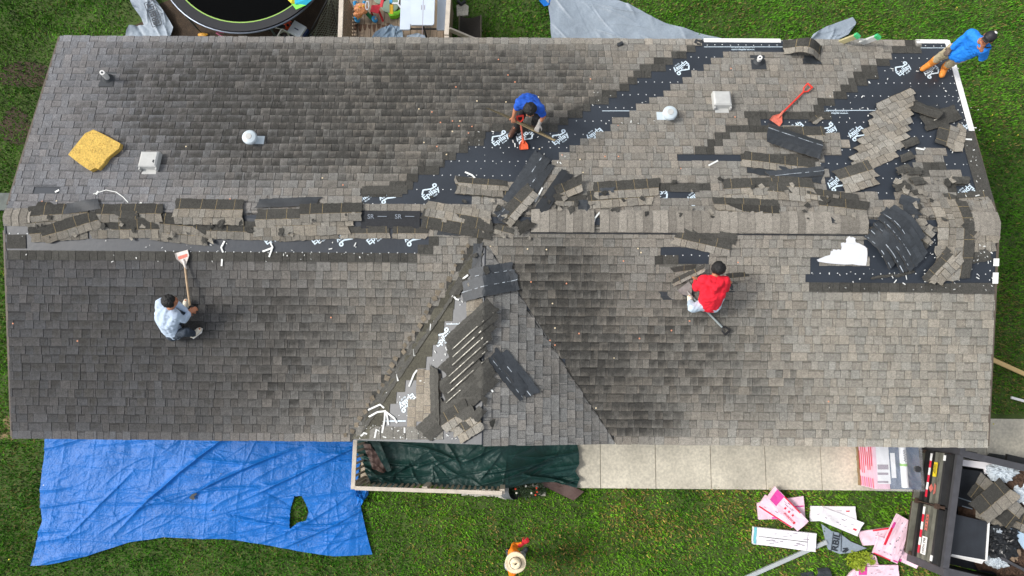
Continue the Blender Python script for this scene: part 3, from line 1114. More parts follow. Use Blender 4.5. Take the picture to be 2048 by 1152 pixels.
def strip_geo(P0, P1, w=0.33, kind='T', lift=0.012, bow=0.0, curl=None, seed=0, tone=1.0, tabw=0.145, zfun=None, th=0.0045, jag=0.0, adh=1.0, flat=False, av=0.475, tw=0.43):
    """one shingle strip lying on the roof; P0->P1 is its butt edge, it extends to the left of that line"""
    r = random.Random(seed)
    zf = zfun or zroof
    P0 = np.array(P0, float); P1 = np.array(P1, float)
    T = P1 - P0; L = np.linalg.norm(T); T = T / L
    mid = (P0 + P1) / 2
    n = np.array([0, 0, 1.0]) if zfun else rnorm(mid[0], mid[1])
    B = unit(np.cross(n, T))
    # u breaks: tab joints with the cutout shadow painted as thin dark slots
    ub = [0.0]; shadow_slot = []
    while ub[-1] < 1 - 0.05 / L:
        nx = ub[-1] + r.uniform(0.6, 1.4) * tabw / L
        if nx > 1 - 0.06 / L: nx = 1.0
        a = ub[-1]
        k = 3
        for i in range(1, k):
            ub.append(a + (nx - a) * i / k); shadow_slot.append(0)
        if nx < 1.0:
            ub.append(nx - 0.007 / L); shadow_slot.append(0)
            ub.append(nx); shadow_slot.append(1)
        else:
            ub.append(1.0); shadow_slot.append(0)
    if kind == 'T':
        vb = [0, 0.05, tw * .6, tw, tw + 0.015, max(tw + .02, 0.62), max(tw + .03, 0.82), max(tw + .04, 1.0)]
    else:
        aw = 0.05 if kind == 'W' else r.uniform(.02, .045)
        ap = r.uniform(.3, .75)
        vb = sorted([0, 0.25, av, av + aw, 0.72, 0.86, 1.0])
    nu, nv = len(ub) - 1, len(vb) - 1
    V = []
    ph = r.uniform(0, 6)
    sk = r.uniform(-0.10, 0.10), r.uniform(-0.10, 0.10)
    ejag = [[sk[e] * v + r.uniform(-0.02, 0.02) for v in vb] for e in (0, 1)]
    vjag = [[r.uniform(-0.008, 0.008) for u in ub] for e in (0, 1)]
    for s in (0, 1):
        for j, v in enumerate(vb):
            for i, u in enumerate(ub):
                uu = u
                vv = v * w
                if jag and (i == 0 or i == nu):
                    vv += 0
                p = P0 + T * uu * L + B * (vv + bow * 4 * u * (1 - u))
                if i in (0, nu): p = p + T * ejag[0 if i == 0 else 1][j]
                if j in (0, nv): p = p + B * vjag[0 if j == 0 else 1][i]
                z = zf(p[0], p[1]) if not flat else p[2]
                h = lift * 0.5 + 0.010 * math.sin(ph + u * 6 + v * 2.5) * math.sin(ph * 2 + u * 2.3) + 0.009
                if curl:
                    for c, a in curl:
                        if c == 'end': h += a * u ** 2.2
                        elif c == 'start': h += a * (1 - u) ** 2.2
                        elif c == 'arch': h += a * math.sin(math.pi * u) ** 1.3
                        elif c == 'edge': h += a * v ** 2
                        elif c == 'butt': h += a * (1 - v) ** 2
                        elif c == 'roll': h += a * math.sin(math.pi * v)
                        elif c == 'ramp': h += a * u
                V.append(np.array([p[0], p[1], z + h]))
    m_ = (nu + 1) * (nv + 1)
    V = np.array(V); V[m_:] = V[:m_] - n * th
    Fc = []; C = []; MI = []
    toothc = [TABC * tone * r.uniform(0.78, 1.12) * (1 + (r.random() - .5) * np.array([.06, 0, -.08])) for _ in range(40)]
    head = HEAD_C * tone * r.uniform(0.9, 1.15)
    wcut = r.uniform(.45, .8)
    ti = 0
    for i in range(nu):
        if shadow_slot[i]: ti += 1
        for j in range(nv):
            a = j * (nu + 1) + i
            Fc.append((a, a + 1, a + nu + 2, a + nu + 1))
            if kind == 'T':
                MI.append(0)
                vm = (vb[j] + vb[j + 1]) / 2
                if vm < tw:
                    C.append(HEAD_C * 0.5 if shadow_slot[i] else toothc[ti % 40])
                elif vm < tw + 0.016:
                    C.append(np.array(srgb(150, 132, 98)) * r.uniform(0.3, 1.1))
                else:
                    C.append(np.array(srgb(138, 122, 88)) if shadow_slot[i] and ti % 2 else head)
            else:
                MI.append(1 if kind == 'U' else 0)
                vm = (vb[j] + vb[j + 1]) / 2
                if av < vm < av + aw and ((kind == 'W' and adh > .5 and (ub[i] < wcut)) or r.random() < adh * (0.12 if kind == 'W' else ap)):
                    C.append((TAPE if kind == 'W' else ADH) * r.uniform(0.3, 1.0))
                else:
                    C.append((UND if kind != 'W' else HEAD_C * 1.05) * tone * (1.0 if vm < .5 else 1.25))
    for i in range(nu):
        for j in range(nv):
            a = m_ + j * (nu + 1) + i
            Fc.append((a, a + nu + 1, a + nu + 2, a + 1)); C.append(UND if kind == 'T' else HEAD_C); MI.append(1)
    edge = np.array(srgb(112, 100, 80)) * tone
    for i in range(nu):
        a, b = i, i + 1
        Fc.append((a, m_ + a, m_ + b, b)); C.append(edge); MI.append(0)
        a = nv * (nu + 1) + i; b = a + 1
        Fc.append((a, b, m_ + b, m_ + a)); C.append(edge); MI.append(0)
    for j in range(nv):
        a = j * (nu + 1); b = a + nu + 1
        Fc.append((a, b, m_ + b, m_ + a)); C.append(edge); MI.append(0)
        a = j * (nu + 1) + nu; b = a + nu + 1
        Fc.append((a, m_ + a, m_ + b, b)); C.append(edge); MI.append(0)
    return (V, Fc), np.array(C), np.array(MI)


SH = [m_gran, m_asph]
_sid = [100]


def strip(p0, p1, label, group=None, **k):
    _sid[0] += 1
    k.setdefault('seed', _sid[0])
    vf, C, MI = strip_geo(R(*p0), R(*p1), **k)
    return solo('shingle_strip', label, 'shingle', vf, SH, group, col=C, mi=MI)


def mat_of(p0, p1, n, label, stag=0.0, step=0.145, w=0.33, kind='T', lift=0.012, bow=0.0, jit=0.02, rise=0.006, curl=None, tone=1.0, top_w=None, group=None, lens=None, turn=0.0, adh=1.0, av=0.475, wfull=0, fullp=0.7):
    """torn sheet of n courses still joined; p0->p1 is the butt edge of the lowest course"""
    P0, P1 = R(*p0), R(*p1)
    T = P1 - P0; L = np.linalg.norm(T); T /= L
    mid = (P0 + P1) / 2
    B = unit(np.cross(rnorm(mid[0], mid[1]), T))
    root = thing('torn_shingle_sheet', label, 'shingles', P0, group)
    for k in range(n):
        _sid[0] += 1
        r = random.Random(_sid[0])
        sh = T * (stag * k + r.uniform(-jit, jit)) + B * step * k
        l = L * (lens[k] if lens else 1.0)
        tk_ = tone * r.uniform(0.88, 1.12)
        rot = turn * k
        Tk = T * math.cos(rot) + B * math.sin(rot)
        a = P0 + sh; b = a + Tk * l
        full = wfull or (kind == 'T' and k < n - 1 and r.random() < fullp)
        vf, C, MI = strip_geo(a, b, tw=0.98 if full else 0.43, w=(step + 0.03) if full else (w if k < n - 1 or not top_w else top_w), kind=kind, lift=lift + rise * k, bow=bow, curl=curl, seed=_sid[0], tone=tk_, adh=adh, av=av)
        part('shingle_strip', vf, SH, root, col=C, mi=MI)
    return root


# left half of the ridge: sheets of three courses flung over the ridge
mat_of((66, 486), (178, 478), 3, 'torn sheet of shingles at the left end of the ridge, its bottom course tipped upward', lift=0.03, tone=0.72, stag=0.01)
mat_of((96, 489), (207, 456), 1, 'single dark shingle strip slanting over the sheet at the left end of the ridge', lift=0.07, tone=0.71, w=0.30)
strip((62, 440), (150, 446), 'dark shingle strip across the ridge just inside the left gable end', lift=0.02, tone=0.69)
strip((128, 430), (206, 418), 'dark shingle strip poking up at an angle behind the leftmost sheet', lift=0.06, tone=0.83, w=0.2, kind='U', adh=0)
mat_of((186, 478), (322, 477), 3, 'torn sheet of dark shingles above the blade of the white scraper', lift=0.045, tone=0.77, stag=0.03, step=0.13)
mat_of((298, 481), (415, 492), 2, 'torn sheet of shingles tipped down towards the right, right of the white scraper', lift=0.03, tone=0.84, stag=0.05)
mat_of((352, 450), (490, 452), 2, 'two dark shingle courses lying along the ridge left of its middle', lift=0.09, tone=0.83, step=0.12, stag=-0.02)
strip((410, 478), (560, 482), 'tan shingle strip bridging the gap between two sheets on the left ridge', lift=0.035, tone=0.84, w=0.3)
mat_of((505, 475), (700, 470), 2, 'long torn sheet of tan shingles ending by the bare ridge vent', lift=0.05, tone=0.93, stag=0.06, step=0.14)
mat_of((560, 484), (680, 478), 1, 'low tan shingle strip below the long sheet, touching the blue-black underlayment', lift=0.03, tone=0.82, w=0.25)
mat_of((600, 447), (722, 443), 1, 'shingle strip with a wide black headlap left of the bare ridge vent', lift=0.10, tone=0.95)
strip((511, 417), (632, 412), 'dark shingle strip standing proud of the ridge left of the underlayment gap', lift=0.07, tone=0.79, w=0.16, kind='U', adh=0)
strip((680, 478), (782, 477), 'pale shingle strip under the bare ridge vent, left of its joint', lift=0.02, tone=0.99, w=0.2)
strip((784, 478), (852, 478), 'pale short shingle strip under the bare ridge vent, right of its joint', lift=0.022, tone=0.93, w=0.2)
# sheets just left of the gable's peak
mat_of((1064, 369), (910, 352), 1, 'tan shingle strip with its black headlap downhill, under the blue-shirted worker', lift=0.02, tone=0.98, w=0.34)
mat_of((912, 388), (1010, 396), 2, 'tan shingle sheet lying right of the printed underlayment and left of the folded grey strip', lift=0.05, tone=1.0, stag=0.04, step=0.12, w=0.2)
mat_of((984, 424), (858, 403), 2, 'upside-down tan shingle sheet on the ridge, its dark headlap facing the gable peak', lift=0.07, tone=1.02, step=0.14, stag=0.0, w=0.34)
strip((872, 470), (972, 474), 'dark shingle strip wedged under the sheet at the peak of the gable', lift=0.03, tone=0.8, w=0.14, kind='U', adh=0.2)
# dark strips right of the worker
mat_of((1047, 428), (1108, 335), 2, 'pair of black-backed shingle strips showing glue lines, leaning uphill beside the bare underlayment', kind='U', lift=0.05, w=0.33, tone=1.1, step=0.11, stag=0.10)
mat_of((1090, 432), (1145, 352), 1, 'weathered dark shingle strip leaning uphill, right of the glue-lined pair', lift=0.07, w=0.22, tone=0.6, kind='U', adh=0)
strip((1122, 402), (1166, 384), 'short crumpled tan shingle piece curling up beside the black-backed pair', lift=0.05, tone=1.12, w=0.26, curl=[('edge', 0.10), ('end', .06)])
strip((1112, 414), (1165, 414), 'crumpled tan and grey shingle scrap under the curled piece', lift=0.03, tone=0.92, w=0.22, curl=[('start', .05)])
strip((1020, 458), (1078, 392), 'dusty grey shingle strip lying across the ridge at the gable peak', lift=0.11, tone=1.1, w=0.30, kind='T')
strip((1002, 446), (1022, 424), 'small black square of shingle on the ridge left of the dusty grey strip', lift=0.12, w=0.2, kind='U', tone=1.0)
strip((1040, 474), (1072, 452), 'small olive shingle piece at the lower end of the dusty grey strip', lift=0.13, w=0.17, tone=0.6, kind='W', adh=0)
strip((984, 466), (1026, 478), 'tan shingle scrap on the main roof just right of the gable peak', lift=0.03, w=0.16, tone=1.08)
# right half of the back slope, near the ridge
mat_of((1176, 419), (1306, 410), 2, 'torn sheet of tan shingles above the ridge caps, its dark headlap at the top', lift=0.05, tone=1.02, stag=0.12, step=0.16)
strip((1196, 393), (1226, 391), 'dark shingle stub at the left end of the sheet above the ridge caps', lift=0.08, w=0.14, kind='U', tone=1.2, adh=0)
strip((1160, 425), (1180, 425), 'black shingle stub between crumpled scraps and sheet above the ridge caps', lift=0.05, w=0.22, kind='U', tone=1.0, adh=0)
mat_of((1434, 433), (1560, 440), 2, 'shingle sheet above the ridge caps with two dark bands, right of the small underlayment gap', lift=0.05, tone=0.9, stag=-0.02, step=0.11, w=0.24, turn=0.01)
mat_of((1440, 408), (1560, 404), 2, 'tan shingle sheet uphill of the one with two dark bands', lift=0.03, tone=1.04, stag=0.1, step=0.13)
mat_of((1530, 398), (1618, 405), 2, 'patch of tan shingles with checkered dark headlaps above the ridge, left of the black stack', lift=0.05, tone=1.0, stag=0.14, step=0.12)
strip((1634, 425), (1730, 436), 'shingle strip with a dark headlap ending at the stack of black-backed shingles', lift=0.06, tone=0.95, w=0.3)
strip((1655, 448), (1735, 452), 'low dark shingle strip on the ridge caps left of the black stack', lift=0.05, tone=0.8, w=0.18, kind='U', adh=0)
strip((1608, 398), (1722, 414), 'tan shingle strip tilted downhill towards the black stack', lift=0.045, tone=1.05, w=0.22)
strip((1480, 333), (1622, 350), 'long tan shingle strip tilted downhill below the big curled dark strip', lift=0.04, tone=1.02, w=0.3)
strip((1492, 346), (1640, 368), 'dark headlap strip under the long tilted tan one', lift=0.03, tone=0.9, w=0.22, kind='U', adh=0.1)
strip((1545, 362), (1646, 352), 'black-backed shingle lying with a dusty glue line left of the last underlayment print', lift=0.05, tone=1.2, w=0.18, kind='U')
mat_of((1552, 302), (1648, 300), 2, 'tan shingle sheet under the right end of the big curled dark strip', lift=0.02, tone=1.0, stag=0.1, step=0.14)
strip((1526, 288), (1636, 320), 'big curled dark shingle strip with a glue line, below the red-handled scraper', lift=0.08, tone=1.05, w=0.38, kind='U', av=0.6, curl=[('roll', 0.10), ('start', 0.08)])
strip((1630, 250), (1648, 237), 'small tan shingle corner lying on the underlayment right of the red-handled scraper', lift=0.02, tone=1.05, w=0.14)
# arch-shaped curled strip at the back eave
strip((1566, 110), (1640, 124), 'arched dark shingle strip curled over the back eave', lift=0.02, tone=0.97, w=0.30, kind='T', curl=[('arch', 0.20), ('edge', 0.05)])
strip((1604, 128), (1642, 130), 'dark shingle stub beside the arched strip at the back eave', lift=0.02, tone=0.8, w=0.18, kind='U', adh=0.1)
strip((1400, 92), (1406, 80), 'small dark shingle end bent up at the back eave beside the white drip edge', lift=0.02, w=0.13, tone=0.7, kind='U', adh=0)
# the big torn sheet below the standing worker
mat_of((1698, 360), (1796, 314), 9, 'big torn sheet of nine tan shingle courses stepping downhill near the right rake', stag=0.155, step=0.112, lift=0.02, rise=0.008, tone=1.1, w=0.17, top_w=0.17,
       lens=[1.0, 1.05, 1.1, 1.08, 1.02, .98, .92, .86, .78], jit=0.012, wfull=1)
mat_of((1690, 390), (1760, 368), 2, 'pale end of the big torn sheet folded beside the stack of black-backed shingles', stag=0.04, step=0.14, lift=0.05, tone=1.1)
strip((1810, 222), (1866, 242), 'folded dark shingle strip on top of the big torn sheet', lift=0.10, w=0.22, tone=0.9, kind='W', adh=0, curl=[('start', 0.07), ('end', 0.05), ('roll', .05)])
strip((1852, 264), (1924, 238), 'dark flat shingle strip between the folded strip and the white rake edge', lift=0.04, w=0.30, tone=0.9, kind='W', adh=0.12)
strip((1846, 238), (1880, 228), 'short dark shingle piece tucked under the folded strip', lift=0.03, w=0.2, tone=0.8, kind='U', adh=0)
mat_of((1922, 306), (1931, 260), 2, 'tan shingle piece standing crosswise near the right rake, dark headlap on its left', lift=0.05, step=0.13, tone=1.1, w=0.33, stag=-0.02)
for i, (a, b, lab) in enumerate([((1806, 300), (1836, 288), 'dark square on the right edge of the big torn sheet, uppermost of its row'),
                                 ((1800, 328), (1830, 316), "dark square on the big torn sheet's right edge, second from the top"),
                                 ((1792, 352), (1824, 342), "dark square on the big torn sheet's right edge, third from the top"),
                                 ((1812, 352), (1842, 350), 'dark square resting on the tan courses near the right rake'),
                                 ((1790, 384), (1820, 374), 'dark shingle piece with a yellowed edge above the black stack'),
                                 ((1826, 372), (1850, 368), 'dark shingle scrap on the tan courses above the black stack'),
                                 ((1908, 370), (1934, 370), 'dark shingle square just above the right end of the ridge')]):
    strip(a, b, lab, lift=0.085 + 0.002 * i, w=0.14, tone=0.95, kind='W', adh=0)
# stack of black-backed strips
mat_of((1722, 474), (1774, 541), 5, 'stack of five black-backed shingle strips with white glue lines, flipped over on the ridge', kind='U', step=0.112, stag=-0.03, lift=0.13, rise=0.014, bow=0.018, tone=1.08, w=0.3, av=0.1,
       lens=[1.0, 1.28, 1.42, 1.4, 1.12], jit=0.005, curl=[('arch', 0.06)])
strip((1790, 470), (1840, 466), 'black shingle back tucked beside the stack with white glue lines', kind='U', lift=0.10, w=0.33, tone=1.1, adh=0.0)
strip((1792, 408), (1832, 420), 'black shingle back above the right side of the stack', kind='U', lift=0.09, w=0.2, tone=1.15, adh=0.0)
strip((1800, 430), (1840, 432), 'second black shingle back right of the stack, nearer the ridge', kind='U', lift=0.10, w=0.16, tone=1.0, adh=0.0)
mat_of((1868, 470), (1830, 440), 2, 'broken tan shingle piece lying askew right of the black stack', lift=0.10, step=0.12, tone=1.08, w=0.2)
mat_of((1854, 398), (1862, 562), 3, 'long vertical run of tan shingles draped over the ridge, dark headlap on its right', lift=0.07, step=0.145, w=0.30, tone=1.08, bow=0.06, jit=0.005, fullp=1)
mat_of((1862, 572), (1905, 512), 1, 'tan shingle strip fanned out at the foot of the vertical run, nearest the ridge', lift=0.12, w=0.2, tone=1.1)
mat_of((1876, 574), (1922, 526), 2, 'tan shingle piece fanned out at the foot of the vertical run, farthest down the slope', lift=0.13, step=0.13, w=0.2, tone=1.1)
mat_of((1900, 424), (1988, 418), 2, 'tan shingle patch beside the last ridge caps on the right', lift=0.012, step=0.14, w=0.2, tone=1.1)
mat_of((1945, 504), (1992, 504), 3, 'tan shingle rows hanging at the right rake just below the ridge', lift=0.03, step=0.14, w=0.2, tone=1.08)
strip((1932, 478), (1962, 462), 'dark broken shingle piece left of the last ridge caps', lift=0.05, w=0.16, tone=0.95, kind='W', adh=0)
strip((1936, 492), (1956, 470), 'tan broken shingle piece left of the hanging rows at the right rake', lift=0.07, w=0.13, tone=1.1)
strip((1942, 528), (1985, 520), 'dark shingle strip lying at the right rake under the hanging rows', lift=0.02, w=0.2, tone=1.0, kind='W', adh=0)
strip((1740, 560), (1790, 552), 'thin torn shingle sliver with a white tip on the lower underlayment', lift=0.015, w=0.045, tone=0.9, kind='W', adh=0)
strip((1792, 556), (1828, 546), 'thin torn dark sliver right of the white-tipped one', lift=0.015, w=0.05, tone=0.95, kind='W', adh=0)
# middle of the front slope
strip((1342, 488), (1458, 515), 'tan shingle strip slipped downhill above the red-hooded worker', lift=0.03, tone=1.04, w=0.26)
strip((1372, 474), (1468, 490), 'dark headlap strip above the slipped tan one', lift=0.045, tone=0.97, w=0.17, kind='W', adh=0)
strip((1345, 575), (1402, 548), 'tan shingle strip pried up by the grey scraper', lift=0.03, tone=1.02, w=0.12, curl=[('end', .16), ('start', .03)])
strip((1352, 552), (1392, 546), 'yellowish shingle tabs bent up left of the red-hooded worker', lift=0.03, tone=1.25, w=0.13, curl=[('edge', .08)])
strip((1452, 566), (1502, 560), 'tan shingle strip lifting right of the red-hooded worker', lift=0.02, tone=0.95, w=0.14, curl=[('start', .09)])
strip((1324, 600), (1382, 600), 'black gap strip of headlap left of the grey scraper blade', lift=0.006, tone=0.85, w=0.13, kind='U', adh=0)
strip((1440, 585), (1468, 584), 'dark headlap patch under the right arm of the red-hooded worker', lift=0.006, tone=0.7, w=0.13, kind='U', adh=0)
# cross gable
strip((926, 606), (1040, 580), 'wide black-backed shingle strip with a white glue line across the gable ridge', kind='U', lift=0.10, w=0.34, tone=1.15)
strip((945, 570), (1028, 556), 'black-backed shingle strip bridging the gable ridge near its peak', kind='U', lift=0.07, w=0.26, tone=1.0)
mat_of((896, 806), (972, 738), 7, 'large fanned sheet of seven dark shingles with tan release tapes over the gable ridge', kind='W', lift=0.08, step=0.098, rise=0.026, w=0.26, tone=1.05, stag=0.105,
       lens=[.75, .9, 1.0, 1.1, 1.15, 1.2, 1.2], jit=0.03, av=0.06)
mat_of((974, 722), (1040, 804), 2, 'pair of black-backed shingles pointing downhill right of the fanned sheet', kind='U', lift=0.05, step=0.12, w=0.26, tone=1.1, stag=0.02, av=.3)
mat_of((930, 830), (1000, 762), 2, 'dark shingle sheet under the lower end of the fanned one', kind='W', lift=0.06, step=0.13, w=0.28, tone=0.95, adh=0)
mat_of((860, 884), (950, 800), 1, 'large dark shingle strip slanting below the fanned sheet', kind='W', lift=0.06, w=0.34, tone=1.1, adh=0)
mat_of((921, 888), (968, 858), 3, 'tan shingle sheet overhanging the gable eave', lift=0.10, step=0.14, w=0.3, tone=1.12, stag=-0.05)
strip((955, 845), (975, 822), 'small dark shingle corner right of the overhanging tan sheet', kind='W', lift=0.12, w=0.16, tone=0.95, adh=0)
mat_of((880, 850), (877, 738), 1, 'curled dark shingle strip standing along the tan patch on the gable', kind='W', lift=0.04, w=0.16, tone=1.1, adh=0, curl=[('butt', .05)])
strip((960, 560), (966, 486), 'dark narrow metal-black shingle strip along the top of the gable ridge', kind='U', lift=0.03, w=0.16, tone=0.9, adh=0.3)
# long flap along the left valley
strip((724, 870), (966, 508), 'long olive shingle flap laid along the stripped left valley of the gable', kind='W', lift=0.012, w=0.17, tone=1.35, adh=0, curl=[('butt', 0.012)])
strip((918, 592), (938, 560), 'short dark shingle piece right of the top of the valley flap', kind='W', lift=0.05, w=0.18, tone=0.95, adh=0)
# ------------------------------------------------------------------ scraps
m_tape = M('release_tape', srgb(224, 226, 222), 0.45, 0.05, 30)
m_paper = M('white_paper', srgb(214, 216, 220), 0.7, 0.04, 8, 0.2, 25)


def ribbon(pts, label, w=0.028, h=0.02, group='white release tape scraps'):
    P = [R(x, y, h + 0.012 * (i % 2)) for i, (x, y) in enumerate(pts)]
    V = []; Fc = []
    for i, p in enumerate(P):
        d = unit(P[min(i + 1, len(P) - 1)] - P[max(i - 1, 0)])
        q = unit(np.cross((0, 0, 1), d)) * w / 2
        V += [p - q, p + q, p + q - (0, 0, .0015), p - q - (0, 0, .0015)]
    for i in range(len(P) - 1):
        a = 4 * i; b = a + 4
        Fc += [(a, b, b + 1, a + 1), (a + 2, b + 2, b + 3, a + 3), (a + 1, b + 1, b + 2, a + 2), (a, a + 3, b + 3, b)]
    Fc += [(0, 1, 2, 3), (len(V) - 4, len(V) - 1, len(V) - 2, len(V) - 3)]
    solo('tape_scrap', label, 'tape scrap', (np.array(V), Fc), m_tape, group)


for pts, lab in [
    ([(449, 482), (442, 495), (446, 505)], 'bent white tape scrap hanging over the left underlayment strip'),
    ([(444, 518), (443, 532)], 'short white tape scrap just below the bent one on the left front slope'),
    ([(540, 484), (545, 494), (538, 514)], 'white tape scrap forming the stem of a Y on the left underlayment strip'),
    ([(525, 503), (544, 496)], 'white tape scrap forming the arm of a Y on the left underlayment strip'),
    ([(585, 425), (592, 420), (602, 424)], 'crumpled white tape scrap on the ridge left of the vent'),
    ([(930, 344), (944, 350), (950, 356)], 'white tape scrap on the bare underlayment beneath the crouching worker'),
    ([(1070, 404), (1085, 375)], 'white tape scrap lying on the black-backed pair of strips'),
    ([(1417, 331), (1436, 321)], 'slanting white tape scrap above the long ridge caps'),
    ([(1802, 189), (1822, 196)], 'white tape scrap pointing at the top of the big torn sheet'),
    ([(1832, 296), (1848, 299), (1850, 295)], 'curled white tape scrap right of the big torn sheet'),
    ([(1928, 278), (1944, 279)], 'straight white tape scrap by the right rake'),
    ([(1926, 512), (1928, 519), (1922, 518)], 'bent white tape scrap near the hanging rows at the right rake'),
    ([(862, 647), (861, 661)], 'short upright white tape scrap on the valley flap, uppermost of three'),
    ([(828, 698), (829, 712)], 'short upright white tape scrap on the valley flap, middle of three'),
    ([(794, 748), (796, 762)], 'short upright white tape scrap on the valley flap, lowest of three'),
    ([(818, 773), (828, 748), (834, 740)], 'long white tape scrap left of the tan gable patch'),
    ([(736, 820), (760, 809), (768, 816)], 'upper left arm of the star of white tapes near the gable eave'),
    ([(735, 835), (755, 824), (772, 822)], 'lower left arm of the star of white tapes near the gable eave'),
    ([(764, 866), (769, 840), (770, 822)], 'downward arm of the star of white tapes near the gable eave'),
    ([(777, 850), (774, 832), (770, 822)], 'short right-hand downward arm of the star of white tapes'),
    ([(794, 846), (788, 836), (772, 824)], 'right arm of the star of white tapes near the gable eave'),
    ([(749, 876), (753, 858)], 'short white tape scrap below the star of tapes'),
    ([(722, 872), (728, 866), (734, 868)], 'crumpled white tape scrap at the left corner of the gable eave'),
    ([(866, 873), (872, 865)], 'white tape scrap at the gable eave left of the overhanging sheet'),
    ([(809, 855), (809, 866)], 'upright white tape scrap at the gable eave below the tan patch'),
    ([(900, 778), (905, 784), (909, 788)], 'bent white tape scrap at the left edge of the fanned sheet'),
    ([(974, 768), (986, 784)], 'white tape scrap on the black-backed pair right of the fanned sheet'),
    ([(925, 558), (936, 550)], 'white tape scrap right of the top of the valley flap'),
    ([(905, 590), (912, 598), (918, 600)], 'crumpled white tape scrap beside the upper valley flap'),
    ([(1320, 463), (1398, 459)], 'long thin white tape scrap along the lower edge of the ridge caps'),
    ([(1188, 444), (1190, 436), (1200, 424)], 'thin white string scrap at the gap between the two ridge cap runs'),
    ([(110, 384), (118, 380)], 'small white scrap in the thin gap near the left ridge'),
    ([(192, 389), (196, 382)], 'white flake above the left sheets, at the start of the long string'),
    ([(276, 410), (283, 405)], 'small curled white scrap above the left end of the ridge'),
]:
    ribbon(pts, lab)
ribbon([(186, 388), (212, 380), (232, 384), (246, 394), (256, 405)], 'long thin white string looping over shingles near the left ridge', w=0.012)

# small flecks torn on the underlayment: uncountable litter
V = []; Fc = []
r = random.Random(31)


def fleck(x, y, s):
    P = R(x, y, 0.02); b = len(V); a = r.uniform(0, 6); l = s * r.uniform(0.6, 2.2); wv = s * 0.5
    for dx, dy in ((-l, -wv), (l, -wv * .6), (l * .8, wv), (-l * .9, wv)):
        V.append(P + np.array([dx * math.cos(a) - dy * math.sin(a), dx * math.sin(a) + dy * math.cos(a), r.uniform(0, 0.006)]))
    Fc.append((b, b + 1, b + 2, b + 3))


for (x0, y0, x1, y1, n) in [(715, 850, 935, 878, 60), (730, 560, 960, 850, 55), (1660, 120, 1930, 240, 45), (1820, 480, 1985, 585, 60), (1620, 530, 1830, 585, 20), (930, 260, 1130, 340, 30), (1900, 200, 1975, 400, 30), (40, 470, 800, 525, 45), (1180, 180, 1320, 250, 14)]:
    for i in range(n):
        x, y = r.uniform(x0, x1), r.uniform(y0, y1)
        if x0 == 730 and not (abs((x - 955) - (y - 487) * (706 - 955) / 387.0 - 45) < 45): continue
        fleck(x, y, r.choice([0.006, 0.008, 0.008, 0.012, 0.018]))
tag(part('torn_flecks', (np.array(V), Fc), m_tape), 'scatter of tiny white flecks torn loose on the stripped roof', 'litter', kind='stuff')

# small broken pieces strewn among the torn shingles
def fragments(pts, label, group, seed):
    r = random.Random(seed)
    for (x, y, s, dark) in pts:
        k = r.randint(4, 6); a0 = r.uniform(0, 6); P0 = R(x, y, r.uniform(.02, .06)); n = rnorm(P0[0], P0[1])
        ex = unit(np.cross((math.sin(a0), math.cos(a0), 0), n)); ey = np.cross(n, ex)
        pl = [P0 + s * r.uniform(.6, 1.15) * (ex * math.cos(6.283 * i / k + r.uniform(-.25, .25)) + ey * .75 * math.sin(6.283 * i / k + r.uniform(-.25, .25))) + n * r.uniform(0, .03) for i in range(k)]
        if np.cross(pl[1] - pl[0], pl[2] - pl[0])[2] < 0: pl = pl[::-1]
        vf = extrude(pl, .005)
        solo('shingle_fragment', label, 'shingle piece', vf, m_gran, group, col=np.array([(HEAD_C if dark else TABC) * r.uniform(.75, 1.15)] * len(vf[1])))


fragments([(1830, 385, .07, 1), (1846, 400, .09, 0), (1838, 412, .08, 1), (1850, 425, .1, 0), (1842, 445, .09, 0), (1856, 456, .1, 0), (1846, 478, .07, 0), (1815, 375, .08, 1), (1798, 366, .07, 0), (1824, 362, .08, 1), (1930, 450, .09, 1), (1944, 440, .07, 0), (1888, 440, .07, 1)],
          'small broken shingle piece in the litter around the black stack at the right ridge', 'broken shingle pieces by the right ridge', 3)
fragments([(1130, 398, .08, 0), (1142, 420, .09, 1), (1118, 418, .07, 0), (1152, 405, .07, 1), (1098, 404, .06, 1), (1052, 396, .08, 0), (996, 418, .08, 1), (1006, 470, .07, 0), (1060, 415, .07, 1), (985, 402, .06, 0)],
          'small broken shingle piece in the crumpled litter above the gable peak', 'broken shingle pieces above the gable peak', 4)
fragments([(880, 800, .07, 1), (968, 800, .09, 1), (905, 858, .08, 0), (985, 845, .07, 1), (950, 512, .07, 1), (938, 570, .06, 0), (972, 540, .08, 1)],
          'small broken shingle piece on the stripped cross gable', 'broken shingle pieces on the cross gable', 5)
fragments([(208, 452, .07, 1), (345, 470, .07, 0), (500, 462, .08, 1), (420, 452, .07, 1), (150, 470, .06, 0), (560, 468, .06, 1), (285, 452, .06, 0)],
          'small broken shingle piece among the sheets on the left ridge', 'broken shingle pieces on the left ridge', 6)

def strew(poly, n, s0, s1, pd, seed):
    r = random.Random(seed); xs = [p[0] for p in poly]; ys = [p[1] for p in poly]; o = []
    while len(o) < n:
        x, y = r.uniform(min(xs), max(xs)), r.uniform(min(ys), max(ys))
        if inpoly(np.array([x]), np.array([y]), poly)[0]: o.append((x, y, r.uniform(s0, s1), r.random() < pd))
    return o


